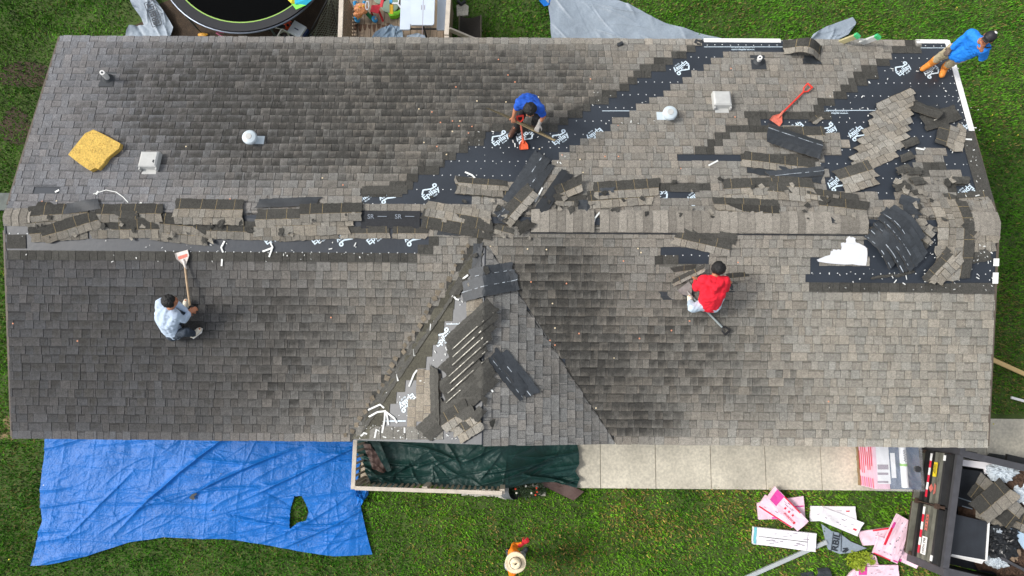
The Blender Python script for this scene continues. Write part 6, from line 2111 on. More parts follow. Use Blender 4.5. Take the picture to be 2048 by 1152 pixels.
# child's bike, partly under the eave
P = G(556, 68, .22); bk = thing('child_bike', 'black and white child bike lying by the house wall', 'bicycle', (P[0], P[1], 0))
for dx in (0, .24):
    c = P + np.array([dx * .5 + (.02 if dx else 0), -.10 + dx * .2, .0])
    w0 = [c + .11 * (math.cos(t) * unit((.8, .4, .2)) + math.sin(t) * unit((-.3, .5, .75))) for t in np.linspace(0, 6.2832, 29)]
    wv = part('wheel', tube(w0, .022, 8, cap=False), m_black if not dx else M('pale_tyre', srgb(176, 180, 170), .6, .1, 10), bk)
    part('spokes', join(*[tube([w0[k], w0[(k + 14) % 28]], .003, 4) for k in range(0, 14, 3)]), m_galvp, wv)
part('frame', join(tube([P + (0, -.1, .05), P + (.16, 0, .22), P + (.30, .0, .0)], .016, 7), tube([P + (.0, 0.02, .24), P + (.16, 0, .22)], .016, 7)), m_trim, bk)
part('handlebar', tube([P + (-.10, .10, .34), P + (0, .02, .30), P + (-.08, -.12, .33)], .014, 7), m_black, bk)
part('saddle', blob(P + (.16, .02, .28), (.10, .05, .03), 3, .1), m_black, bk)
m_snack = M('yellow_bag', srgb(206, 150, 40), .4, .25, 20)
solo('snack_bag', 'crumpled yellow packet on the soil by the back wall', 'packet', blob(G(406, 70, .04), (.11, .05, .035), 12, .3), m_snack)
m_mgt = M('magenta_plastic', srgb(150, 30, 90), .45, .1, 10)
A = G(432, 66, .1)
solo('toy_stick', 'thin magenta toy stick with a white end by the back wall', 'toy', join(tube([A, G(444, 73, .1)], .012, 7), tube([A + (.02, .02, .01), G(448, 66, .1)], .008, 7), sphere(G(445, 73, .1), .02, 10, 6)), m_mgt)

# goal net
m_net = M('net_cord', srgb(128, 134, 120), .8, .1, 20)
goal = thing('goal', 'small football goal with a slack cord net beside the back deck', 'goal', G(640, 60, 0))
a, b, c, d = G(612, 80, .1), G(660, -10, 1.1), G(681, -10, .5), G(679, 82, .1)
part('frame_pole', tube([a, b], .016, 8), m_blackv, goal)
part('frame_pole', tube([b + (0, 0, .02), d + (0, .1, .02)], .010, 8), m_blackv, goal)
nets = []
for i in range(15):
    t = i / 14
    p0 = a * (1 - t) + d * t; p1 = b * (1 - t) + c * t
    nets.append(tube([p0 + (p1 - p0) * s + np.array([.02 * math.sin(9 * s + i), .02 * math.cos(7 * s + i), -.12 * math.sin(math.pi * s) + .02 * math.sin(11 * s + 2 * i)]) for s in np.linspace(0, 1, 12)], .0045, 4))
for j in range(19):
    s = j / 18
    p0 = a + (b - a) * s; p1 = d + (c - d) * s
    nets.append(tube([p0 + (p1 - p0) * t + np.array([.02 * math.sin(8 * t + j), .03 * math.sin(6 * t), -.12 * math.sin(math.pi * s)]) for t in np.linspace(0, 1, 9)], .0045, 4))
part('net', join(*nets), m_net, goal)

# back deck
DZ = .45
m_wd2 = M('grey_boards', srgb(140, 124, 106), .8, .22, 3.0, .2, 30, stretch=(6, 1, 6))
m_stain = M('damp_stain', srgb(82, 58, 40), .7, .25, 9)
x0 = G(690, 40, DZ)[0]; x1 = G(898, 40, DZ)[0]; yf = HALF_W - .35; yb2 = G(780, -40, DZ)[1]
dk_ = thing('deck', 'weathered wooden deck behind the house with railings on both sides', 'deck', ((x0 + x1) / 2, yf, 0))
bds = []
nbd = int((x1 - x0) / .145)
for i in range(nbd + 1):
    bds.append(box((x0 + i * .145, yf, DZ - .035 + rr.uniform(-.003, .003)), (x0 + i * .145 + .136, yb2, DZ)))
part('deck_board', join(*bds), m_wd2, dk_)
V = []; Fc = []
for i in range(9):
    x, y = 702 + i * 9.3, 47 + rr.uniform(-2, 3); w = rr.uniform(3.2, 4.2); h = rr.uniform(8, 17)
    P = G(x, y, DZ + .0035); Q = G(x, y + h, DZ + .0035); e = np.array([w / 95., 0, 0]); b = len(V)
    V += [P - e * 1.1, P + e * 1.1, P * .5 + Q * .5 + e * .9, Q + e * .4, Q - e * .5, P * .4 + Q * .6 - e]; Fc.append((b, b + 5, b + 4, b + 3, b + 2, b + 1))
part('damp_patch', (np.array(V), Fc), m_stain, dk_)
RZ2 = 1.38
for (p, q, dx) in (((684, -30), (680, 80), .03), ((899, -30), (893, 70), -.03)):
    A, B = G(*p, RZ2), G(*q, RZ2)
    part('top_rail', bar(A, B, .09, .04), m_wrail, dk_)
    n = 15
    for k in range(n):
        t = (k + .5) / n; P = A * (1 - t) + B * t
        part('baluster', bar(P + (0, 0, -.022), (P[0] + dx, P[1], DZ - .1), .035, .035, (0, 1, 0)), m_wd2, dk_)
    part('lower_rail', bar((A[0] + dx, A[1], DZ + .1), (B[0] + dx, B[1], DZ + .1), .04, .06), m_wd2, dk_)
    part('post', bar((B[0], B[1], RZ2 - .02), (B[0], B[1], 0), .09, .09, (0, 1, 0)), m_wrail, dk_)
A, B = G(897, 58, DZ + .5), G(950, 80, DZ + .1)
part('stair_rail', bar(A, B, .04, .12), m_wrail, dk_)
m_tt = M('table_plastic', srgb(200, 212, 226), .4, .05, 3)


def slab(px0, py0, px1, py1, z, th, r, name, parent, mat):
    a, b = G(px0, py0, z), G(px1, py1, z)
    xa, xb = sorted((a[0], b[0])); ya, yb_ = sorted((a[1], b[1]))
    P = []
    for cx, cy, t0 in ((xb - r, ya + r, -90), (xb - r, yb_ - r, 0), (xa + r, yb_ - r, 90), (xa + r, ya + r, 180)):
        for k in range(5):
            t = math.radians(t0 + 22.5 * k); P.append(np.array([cx + r * math.cos(t), cy + r * math.sin(t), z]))
    return part(name, extrude(P, th), mat, parent)


tb_ = thing('folding_table', 'white folding picnic table with two benches on the back deck', 'table', G(845, 20, DZ))
tz = DZ + .72
tp = slab(823, -40, 868, 50, tz, .045, .05, 'tabletop', tb_, m_tt)
P = G(846, 20, tz)
part('fold_seam', box((P[0] - .004, P[1] - .7, tz - .001), (P[0] + .004, P[1] + .7, tz + .003)), m_gtxt, tp)
for s in (-1, 1):
    Q = G(846, 15, tz); part('latch', box((Q[0] + s * .03 - .006, Q[1] - .05, tz), (Q[0] + s * .03 + .006, Q[1] + .05, tz + .006)), m_gtxt, tp)
b1 = slab(803, -40, 820, 59, DZ + .43, .04, .03, 'bench', tb_, m_tt); b2 = slab(876, -40, 893, 60, DZ + .43, .04, .03, 'bench', tb_, m_tt)
l0 = G(845, 46, tz - .05)
part('leg', tube([l0, (l0[0] + .02, l0[1] - .05, DZ + .03)], .02, 8), m_blackv, tb_)
part('leg', tube([l0 + (0, 1.3, 0), (l0[0] + .02, l0[1] + 1.35, DZ + .03)], .02, 8), m_blackv, tb_)
for y in (.05, 1.2):
    part('crossbar', tube([(G(808, 40, DZ)[0], l0[1] + y, DZ + .35), (G(888, 40, DZ)[0], l0[1] + y, DZ + .35)], .018, 8), m_blackv, tb_)
# toys
m_tor = M('toy_orange', srgb(232, 160, 110), .5, .12, 14); m_toy = M('toy_yellow', srgb(240, 190, 60), .5, .08, 14); m_tob = M('toy_blue', srgb(56, 150, 206), .45, .06, 14); m_tog = M('toy_green', srgb(24, 120, 72), .45, .06, 14); m_tol = M('toy_lime', srgb(132, 220, 48), .45, .06, 14); m_tored = M('toy_red', srgb(196, 40, 54), .5, .1, 10); m_tow = M('toy_white', srgb(224, 226, 230), .45, .05, 10); m_tosage = M('toy_sage', srgb(120, 140, 122), .5, .06, 10)
wk = thing('toy_walker', 'colourful baby walker with blue wheels on the back deck', 'toy', G(730, 30, DZ))
part('panel', join(blob(G(722, 18, DZ + .3), (.15, .12, .10), 3, .2), blob(G(715, 28, DZ + .24), (.08, .08, .08), 4, .2)), m_tor, wk)
part('panel_trim', blob(G(717, 31, DZ + .2), (.07, .05, .06), 5, .2), m_toy, wk)
part('knob', sphere(G(727, 12, DZ + .42), .025, 10, 6), m_toy, wk)
part('knob', sphere(G(719, 14, DZ + .42), .02, 10, 6), m_toy, wk)
part('side_rail', tube([G(730, 22, DZ + .2), G(740, 33, DZ + .12), G(750, 40, DZ + .06)], [.04, .045, .05], 10), m_tog, wk)
part('side_rail', tube([G(729, 2, DZ + .35), G(727, 14, DZ + .3), G(731, 24, DZ + .2)], [.035, .035, .03], 10), m_tob, wk)
hc = G(735, 12, DZ + .40)
part('handle', tube([hc + .10 * np.array([.35 * math.cos(t), math.sin(t), .2]) for t in np.linspace(0, 6.28, 20)], .012, 7), m_tow, wk)
for x, y in ((715, 40), (750, 40), (713, 10)):
    P = G(x, y, DZ + .07)
    wv = part('wheel', lathe(P + (-.03, 0, 0), unit((1, .2, .8)), [(.055, 0), (.075, .015), (.075, .045), (.055, .06)], 20), m_tob, wk)
    part('hub', lathe(P + (-.03, 0, 0), unit((1, .2, .8)), [(.02, .061), (.018, .068)], 12), m_toy, wk)
rc = thing('toy_chair', 'small red slatted chair tipped over on the back deck', 'chair', G(753, 22, DZ))
for k in range(6):
    f = k / 5; a = G(741 + 2 * f, 22 - 2 * k, DZ + .34); b = G(757 + 4 * f, 26 - 3 * k, DZ + .32)
    part('slat', bar(a, b, .03, .018), m_tored, rc)
part('leg', tube([G(758, 22, DZ + .3), G(766, 42, DZ + .05)], .024, 8), m_tored, rc)
part('leg', tube([G(742, 22, DZ + .3), G(745, 30, DZ + .05)], .022, 8), m_tored, rc)
part('backrest', bar(G(762, 14, DZ + .4), G(766, -4, DZ + .5), .06, .03), m_tored, rc)
ac = thing('activity_toy', 'lime and white toddler activity toy left of the table on the back deck', 'toy', G(792, 15, DZ))
part('base', extrude([G(x, y, DZ + .14) for x, y in ((776, 26), (780, 32), (792, 31), (803, 24), (807, 18), (803, 17), (795, 22))], .12), m_tol, ac)
part('arm', bar(G(783, 27, DZ + .2), G(783, 9, DZ + .34), .07, .06), m_toy, ac)
part('arm_end', bar(G(782, 7, DZ + .35), G(782, -6, DZ + .36), .06, .05), m_tob, ac)
part('house_panel', join(bar(G(784, 7, DZ + .35), G(797, 7, DZ + .35), .03, .03), bar(G(796, 8, DZ + .35), G(804, 18, DZ + .3), .03, .03), bar(G(804, 18, DZ + .33), G(804, -10, DZ + .33), .05, .03), bar(G(797, 6, DZ + .36), G(797, -10, DZ + .36), .02, .03)), m_tow, ac)
part('tray', lathe(G(780, 10, DZ + .02), (0, 0, 1), [(.20, 0), (.21, .05), (.18, .055)], 26), m_tosage, ac)
part('tray', lathe(G(762, -4, DZ + .02), (0, 0, 1), [(.16, 0), (.17, .05), (.15, .055)], 26), m_tosage, ac)
tarp('grill_cover', 'crumpled grey cover on the back deck at the left foot of the bench', 'cover', [(752, 66), (765, 58), (785, 53), (802, 58)], [(802, 58), (807, 68), (808, 90)], [(740, 90), (770, 92), (808, 90)], [(752, 66), (746, 75), (740, 90)], DZ + .25, M('grey_cover', srgb(104, 124, 142), .45, .1, 4, .25, 30), 50, 36, [(26, 1.3, .7, .1, .45, .025, .04, 71)], noise_amp=.03, seed=15)
tarp('cushion', 'grey-blue padded cushion under the table at the eave', 'cushion', [(815, 74), (835, 69), (850, 73)], [(850, 73), (858, 90)], [(810, 92), (858, 90)], [(815, 74), (810, 92)], DZ + .2, M('grey_blue_cushion', srgb(140, 156, 172), .6, .06, 4, .2, 20), 30, 20, [(8, .2, .6, .1, .3, .02, .02, 72)], noise_amp=.02, seed=16)
# black mesh chair
P = G(941, 55, 0)
ch = thing('mesh_chair', 'black mesh garden chair standing on the grass right of the back deck', 'chair', P)
m_mesh = M('black_mesh', srgb(44, 40, 38), .7, .2, 30, .3, 90)
q4 = [G(919, 31, .75), G(962, 30, .75), G(962, 78, .38), G(917, 78, .38)]
V = []
for j in range(9):
    for i in range(9):
        u, v = i / 8, j / 8
        p = (q4[0] * (1 - u) + q4[1] * u) * (1 - v) + (q4[3] * (1 - u) + q4[2] * u) * v
        V.append(p + np.array([0, 0, -.10 * math.sin(math.pi * u) * (.4 + .6 * math.sin(math.pi * v))]) + np.array([0, -.04 * math.sin(math.pi * u) * (1 - v), 0]))
V = np.array(V); V2 = V - (0, 0, .01)
part('sling', (np.concatenate([V, V2]), gridfaces(8, 8) + [tuple(81 + i for i in f[::-1]) for f in gridfaces(8, 8)]), m_mesh, ch, smooth=True)
for s in (0, 1):
    a = q4[0] if s == 0 else q4[1]; b = q4[3] if s == 0 else q4[2]
    part('frame_tube', tube([a, b, b + (0, -.05, -.36)], .016, 8), M('bronze_tube', srgb(96, 90, 80), .5, .1, 10), ch)
    part('leg', tube([a * .4 + b * .6, (a[0], a[1] + .05, .02)], .014, 8), M('bronze_tube'), ch)
solo('paver', 'pale concrete slab on the grass above the mesh chair', 'paver', extrude([G(x, y, .05) for x, y in ((914, 32), (936, 30), (937, 12), (928, 6), (913, 10))], .06), m_conc)
solo('drain_pipe', 'thin black pipe elbow beside the pale slab', 'pipe', tube([G(916, 2, .06), G(922, 9, .08), G(930, 3, .06)], .04, 10), m_blackv)

# ================================================================== people
m_skin = M('skin', srgb(176, 118, 88), .55, .08, 12, .05, 60, spec=.35)
m_hair = M('black_hair', srgb(16, 14, 14), .55, .3, 60, .5, 140)
m_eye = M('eye', srgb(30, 22, 18), .3, 0); m_lip = M('lip', srgb(140, 78, 66), .5, 0)


def capsule(a, b, ra, rb):
    a = np.asarray(a, float); b = np.asarray(b, float)
    L = np.linalg.norm(b - a)
    n = max(2, int(L / (0.4 * min(ra, rb))) + 1)
    return [(a + (b - a) * i / (n - 1), ra + (rb - ra) * i / (n - 1)) for i in range(n)]


def skinned(name, balls, mat, parent, vox=.010, smooth=8, wrinkle=0.0, wf=14.0, seed=0, stretch=None, cut=None):
    """one continuous surface grown round a chain of radii"""
    vfs = []
    for c, r in balls:
        vfs.append(sphere(c, r, 12, 8))
    V, Fc = join(*vfs)
    org = wloc(parent)
    me = mesh(name, V - org, Fc, mat)
    o = bpy.data.objects.new(name, me); COL.objects.link(o)
    md = o.modifiers.new('remesh', 'REMESH'); md.mode = 'VOXEL'; md.voxel_size = vox
    sm = o.modifiers.new('smooth', 'SMOOTH'); sm.iterations = smooth; sm.factor = .5
    dg = bpy.context.evaluated_depsgraph_get()
    m2 = bpy.data.meshes.new_from_object(o.evaluated_get(dg))
    o.modifiers.clear()
    o.data = m2; bpy.data.meshes.remove(me)
    m2.name = name
    if not m2.materials: m2.materials.append(mat)
    n = len(m2.vertices)
    if wrinkle > 0:
        co = np.empty(n * 3); m2.vertices.foreach_get('co', co); co = co.reshape(-1, 3)
        no = np.array([tuple(v.normal) for v in m2.vertices])
        s = np.array(stretch if stretch else (1, 1, 1))
        d = np.array([abs(mnoise.noise(Vector(c * s * wf) + Vector((seed, seed * 2, 0)))) + .5 * mnoise.noise(Vector(c * s * wf * 2.1)) for c in co])
        co += no * (d[:, None] - .2) * wrinkle
        m2.vertices.foreach_set('co', co.ravel())
    m2.polygons.foreach_set('use_smooth', np.ones(len(m2.polygons), bool))
    m2.update()
    o.parent = parent
    return o


def hand(w, d, n, curl=.5, s=1.0, side=1):
    """palm, four unequal bent fingers and a thumb; d = pointing, n = back of the hand"""
    d = unit(d); n = unit(np.asarray(n) - d * np.dot(n, d)); q = np.cross(d, n) * side
    out = []
    for k in (-.024, 0, .024):
        out += capsule(w + q * k * .5 * s, w + d * .085 * s + q * k * s, .016 * s, .014 * s)
    for k, (off, L) in enumerate(((-.030, .070), (-.010, .080), (.011, .074), (.030, .058))):
        p = w + d * .088 * s + q * off * s
        a = curl * .5
        p1 = p + (d * math.cos(a) - n * math.sin(a) + q * off * 1.5) * L * .45 * s
        a += curl; p2 = p1 + (d * math.cos(a) - n * math.sin(a)) * L * .32 * s
        a += curl * .8; p3 = p2 + (d * math.cos(a) - n * math.sin(a)) * L * .25 * s
        out += capsule(p, p1, .0105 * s, .0095 * s) + capsule(p1, p2, .0095 * s, .009 * s) + capsule(p2, p3, .009 * s, .0075 * s)
    t0 = w + d * .03 * s - q * .028 * s
    t1 = t0 + (d * .6 - q * .7 - n * .4) * .042 * s; t2 = t1 + (d * .9 - q * .1 - n * .5) * .032 * s
    out += capsule(t0, t1, .014 * s, .0115 * s) + capsule(t1, t2, .0112 * s, .009 * s)
    return out


def person(label, J, sty):
    J = {k: np.asarray(v, float) for k, v in J.items()}
    base = (J['anL'] + J['anR']) / 2
    base = np.array([base[0], base[1], min(J['anL'][2], J['anR'][2]) - .08])
    root = thing('person', label, 'person', base)
    sh = (J['shL'] + J['shR']) / 2; hp = (J['hpL'] + J['hpR']) / 2
    ch = J.get('chest', sh * .62 + hp * .38)
    up = unit(sh - hp); head = J['head']; hu = unit(J.get('crown', head + unit(head - sh)) - head)
    fw = unit(J['face'] - head); fw = unit(fw - hu * np.dot(fw, hu)); rt_ = np.cross(fw, hu)
    lat = unit(J['shR'] - J['shL'])
    B = []
    B += capsule(J['hpL'], J['hpR'], .098, .098) + capsule(hp, ch, .118, .125) + capsule(hp - lat * .06, ch - lat * .07, .10, .105) + capsule(hp + lat * .06, ch + lat * .07, .10, .105)
    B += capsule(ch - lat * .07, J['shL'], .11, .058) + capsule(ch + lat * .07, J['shR'], .11, .058) + capsule(J['shL'], J['shR'], .062, .062) + capsule(ch, sh, .12, .08)
    nk = head - hu * .085
    B += capsule(sh, nk, .062, .052)
    hd = []
    for k in (-.045, 0, .04):
        hd.append((head + hu * k + fw * (.012 if k < 0 else 0), .078 if k >= 0 else .062))
    hd += [(head - fw * .022 + hu * .015, .083), (head - hu * .085 + fw * .045, .030), (head + fw * .076 + hu * .0, .017), (head + fw * .086 - hu * .02, .017), (head + fw * .07 + hu * .03, .022)]
    for s in (-1, 1):
        hd += [(head + rt_ * s * .078 - fw * .008 + hu * z, .016) for z in (-.02, 0, .016)]
        hd += [(head + rt_ * s * .035 + fw * .052 - hu * .03, .03)]
    B += hd
    for S in 'LR':
        side = -1 if S == 'L' else 1
        B += capsule(J['sh' + S], J['el' + S], .052, .041) + capsule(J['el' + S], J['ha' + S], .041, .027)
        B += capsule(J['hp' + S], J['kn' + S], .088, .058) + capsule(J['kn' + S], J['an' + S], .058, .038)
        B += capsule(J['an' + S], J['to' + S], .042, .036)
        hdv = J.get('hd' + S, J['ha' + S] + (J['ha' + S] - J['el' + S])) - J['ha' + S]
        if sty.get('glove' + S):
            G_ = hand(J['ha' + S], hdv, J.get('hn' + S, (0, 0, 1)), sty.get('curl' + S, .5), 1.12, side)
            skinned('glove', G_ + capsule(J['ha' + S] - unit(hdv) * .05, J['ha' + S], .040, .036), sty['glove' + S], root, .0075, 3)
        B += hand(J['ha' + S], hdv, J.get('hn' + S, (0, 0, 1)), sty.get('curl' + S, .5), .98 if sty.get('glove' + S) else 1.06, side)
    skinned('body', B, sty.get('skin', m_skin), root, .0085, 4)
    for s in (-1, 1):
        part('eye', sphere(head + rt_ * s * .032 + fw * .074 + hu * .012, .011, 10, 6), m_eye, root)
        part('eyebrow', tube([head + rt_ * s * .018 + fw * .083 + hu * .034, head + rt_ * s * .05 + fw * .066 + hu * .034], .005, 6), m_hair, root)
    part('mouth', tube([head - rt_ * .02 + fw * .075 - hu * .052, head + fw * .084 - hu * .053, head + rt_ * .02 + fw * .075 - hu * .052], .006, 6), m_lip, root)
    # clothing
    T = []
    g = .020
    T += capsule(hp + up * .02 - lat * .06, ch - lat * .07, .105 + g, .108 + g) + capsule(hp + up * .02 + lat * .06, ch + lat * .07, .105 + g, .108 + g) + capsule(hp + up * .02, ch, .12 + g, .125 + g)
    T += capsule(ch - lat * .07, J['shL'], .11 + g, .062 + g * .6) + capsule(ch + lat * .07, J['shR'], .11 + g, .062 + g * .6) + capsule(J['shL'], J['shR'], .066 + g, .066 + g) + capsule(ch, sh, .12 + g, .075 + g)
    for S in 'LR':
        el, ha, s0 = J['el' + S], J['ha' + S], J['sh' + S]
        if sty.get('short'):
            T += capsule(s0, s0 * .42 + el * .58, .058 + g * .6, .062 + g * .3)
        else:
            T += capsule(s0, el, .058 + g * .6, .052 + g * .4) + capsule(el, el * .12 + ha * .88, .052 + g * .4, .036 + g * .3)
    if sty.get('hood'):
        bk = -fw
        for t in np.linspace(-1.5, 1.5, 9):
            p = sh + hu * .045 + bk * (.075 * math.cos(t) + .035) + rt_ * .105 * math.sin(t)
            T.append((p, .045))
        T += [(sh + hu * .02 + bk * .14, .055), (sh - up * .06 + bk * .13, .05)]
    skinned('shirt', T, sty['shirt'], root, .011, 5, .016, 11, len(label), (1, 1, 1))
    P = capsule(J['hpL'], J['hpR'], .115, .115)
    for S in 'LR':
        P += capsule(J['hp' + S], J['kn' + S], .103, .074) + capsule(J['kn' + S], J['kn' + S] * .12 + J['an' + S] * .88, .074, .058)
    skinned('trousers', P, sty['pants'], root, .011, 5, .016, 12, 3)
    for S in 'LR':
        an, to = J['an' + S], J['to' + S]
        d = unit(to - an)
        F = capsule(an + (0, 0, -.01), to - d * .02, .050, .044) + capsule(an - d * .035, an, .046, .05) + capsule(an - (0, 0, .02), to + (0, 0, -.006), .046, .040)
        if sty.get('boot'):
            sh_ax = unit(J['kn' + S] - an); F += capsule(an, an + sh_ax * .19, .062, .074) + capsule(an, to - d * .01, .058, .050)
        so = skinned('shoe', F, sty['shoe'], root, .009, 4, .004, 20)
        q = unit(np.cross((0, 0, 1), d))
        e = [an - d * .075 - q * .04, an - d * .075 + q * .04, to + q * .048 - d * .02, to + d * .035, to - q * .048 - d * .02]
        zt = min(an[2], to[2]) - .040
        n0 = np.cross(d, q)
        e = [x + (0, 0, -.042) for x in e]
        if np.cross(e[1] - e[0], e[2] - e[0])[2] < 0: e = e[::-1]
        part('sole', extrude(e, .018), sty.get('sole', m_boot), so)
    if sty.get('hair', True):
        H = []
        for k in range(60):
            a = k * 2.399; z = 1 - (k + .5) / 60 * 1.35
            r_ = math.sqrt(max(0, 1 - z * z))
            v = hu * z + (rt_ * math.cos(a) + fw * math.sin(a)) * r_
            f = np.dot(v, fw)
            if f > .55 and z < .55: continue
            if f > .1 and z < .05: continue
            H.append((head + hu * .022 - fw * .014 + v * .080, .032 + .004 * math.sin(k * 7)))
        H += [(head + hu * .030 - fw * .018, .094), (head + hu * .04 + fw * .02, .078)]
        skinned('hair', H, m_hair, root, .009, 2, .012, 26, 5)
    return root, dict(head=head, hu=hu, fw=fw, rt=rt_)


S_ = dict
m_white_s = M('pale_blue_shirt', srgb(184, 200, 220), .8, .05, 8, .15, 60)
m_blue_s = M('blue_tshirt', srgb(22, 82, 184), .8, .08, 8, .15, 60)
m_blue2 = M('bright_blue_shirt', srgb(24, 128, 228), .75, .06, 8, .15, 60)
m_red_s = M('red_hoodie', srgb(222, 24, 48), .85, .06, 8, .2, 60)
m_or_s = M('orange_shirt', srgb(240, 128, 10), .7, .06, 8, .15, 60)
m_dkj = M('dark_jeans', srgb(52, 62, 74), .85, .2, 18, .2, 80)
m_dkp = M('black_trousers', srgb(34, 34, 36), .85, .2, 18, .2, 80)
m_ltj = M('pale_jeans', srgb(184, 200, 214), .85, .08, 14, .2, 80)
m_khk = M('khaki_trousers', srgb(176, 164, 136), .85, .15, 14, .2, 80)
m_snk = M('cream_sneaker', srgb(222, 214, 196), .6, .14, 20)
m_brb = M('brown_boot', srgb(86, 58, 44), .6, .2, 16)
m_orb = M('tan_work_boot', srgb(214, 134, 52), .65, .14, 14)
m_glg = M('grey_glove', srgb(150, 146, 142), .8, .15, 20)
m_glr = M('red_glove', srgb(198, 30, 44), .7, .1, 20)
m_glb = M('dark_glove', srgb(104, 92, 82), .8, .2, 30)

J1 = S_(hpL=R(343, 656, .13), hpR=R(346, 669, .13), chest=R(334, 642, .36), shL=R(322, 607, .55), shR=R(352, 630, .52), head=R(341, 602, .74), face=R(360, 596, .66),
        elL=R(353, 608, .40), haL=R(374, 622, .30), hdL=R(382, 622, .27), elR=R(368, 640, .38), haR=R(379, 626, .30), hdR=R(387, 620, .27),
        knL=R(362, 634, .34), anL=R(370, 618, .12), toL=R(372, 602, .12), knR=R(372, 664, .30), anR=R(388, 668, .10), toR=R(399, 659, .09))
J1['crown'] = J1['head'] + np.array([-.02, .02, .1])
person('man in a pale blue shirt sitting on the left front slope with a scraper', J1, S_(shirt=m_white_s, pants=m_dkj, shoe=m_snk, sole=m_trim, curlL=.9, curlR=.9))

J2 = S_(hpL=R(1051, 203, .52), hpR=R(1066, 204, .52), chest=R(1058, 207, .74), shL=R(1040, 206, .90), shR=R(1080, 218, .90), head=R(1060, 221, 1.04), face=R(1060, 238, .96),
        elL=R(1031, 219, .70), haL=R(1027, 233, .58), hdL=R(1027, 239, .53), elR=R(1087, 233, .70), haR=R(1079, 247, .60), hdR=R(1075, 256, .55),
        knL=R(1041, 234, .46), anL=R(1032, 252, .10), toL=R(1020, 272, .06), knR=R(1074, 234, .46), anR=R(1068, 247, .10), toR=R(1066, 256, .06))
J2['crown'] = J2['head'] + np.array([0, -.01, .1])
person('man in a blue T-shirt crouching on the back slope, holding a shingle strip', J2, S_(shirt=m_blue_s, pants=m_dkp, shoe=m_brb, short=True, gloveR=m_glg, curlL=1.0, curlR=.9))

J3 = S_(hpL=R(1906, 100, .88), hpR=R(1923, 112, .88), chest=R(1942, 91, 1.14), shL=R(1942, 68, 1.36), shR=R(1970, 96, 1.36), head=R(1977, 76, 1.56), face=R(1963, 86, 1.50),
        elL=R(1922, 81, 1.18), haL=R(1903, 96, 1.0), hdL=R(1895, 104, .92), hnL=(-.2, .2, 1), elR=R(1966, 115, 1.12), haR=R(1963, 101, 1.36), hdR=R(1966, 92, 1.44), hnR=(.2, -.9, .2),
        knL=R(1884, 111, .48), anL=R(1862, 127, .10), toL=R(1845, 138, .06), knR=R(1904, 124, .48), anR=R(1890, 134, .10), toR=R(1884, 151, .06))
J3['crown'] = J3['head'] + np.array([.012, .01, .1])
r3, h3 = person('man in a bright blue shirt standing at the right roof corner with a phone', J3, S_(shirt=m_blue2, pants=m_khk, shoe=m_orb, boot=True, gloveL=m_glb, curlR=.7, hair=False))
# cap with brim and white button
hh, hu, fw, rt_ = h3['head'], h3['hu'], h3['fw'], h3['rt']
cp = skinned('cap', [(hh + hu * .026 - fw * .012, .092), (hh + hu * .038, .086)] + [(hh + hu * .03 + fw * (.085 + .05 * k) + rt_ * j * .03, .018 - .003 * abs(j)) for k in (0, .5, 1) for j in (-1.5, -.75, 0, .75, 1.5)], m_blkp, r3, .009, 4)
part('cap_badge', lathe(hh + hu * .118 - fw * .03, unit(hu - fw * .3), [(.026, 0), (.026, .006), (.018, .008)], 16), m_trim, cp)
skinned('hair', [(hh - fw * .045 - hu * .03 + rt_ * k, .045) for k in (-.04, 0, .04)], m_hair, r3, .01, 3)
# phone
pc = J3['haR'] + np.array([.05, .02, .07])
dd = unit(np.array([.75, .25, -.25])); nn = unit(np.cross(dd, (0.2, -.6, .7)))
solo('phone', 'dark phone held to the ear of the standing man in bright blue', 'phone', frame_box(pc, dd, unit(np.cross(nn, dd)), nn, (-.06, -.037, -.005), (.10, .037, .005)), m_black)
part('pocket_tag', frame_box(J3['knR'] * .5 + J3['hpR'] * .5 + np.array([-.06, .06, .06]), unit((.7, .5, 0)), unit((-.5, .7, .3)), unit((0, -.4, 1)), (-.03, -.014, 0), (.03, .014, .01)), m_trim, r3)

J4 = S_(hpL=R(1408, 609, .34), hpR=R(1428, 611, .34), chest=R(1425, 588, .54), shL=R(1406, 560, .66), shR=R(1450, 562, .66), head=R(1436, 536, .76), face=R(1434, 518, .66),
        elL=R(1392, 576, .46), haL=R(1391, 562, .30), hdL=R(1390, 555, .22), elR=R(1451, 577, .46), haR=R(1457, 568, .28), hdR=R(1461, 562, .20),
        knL=R(1385, 616, .40), anL=R(1381, 604, .10), toL=R(1379, 594, .07), knR=R(1440, 596, .34), anR=R(1430, 606, .10), toR=R(1434, 594, .07))
J4['crown'] = J4['head'] + np.array([0, .03, .1])
person('man in a red hooded top squatting on the front slope', J4, S_(shirt=m_red_s, pants=m_ltj, shoe=m_snk, hood=True, curlL=.8, curlR=.8))

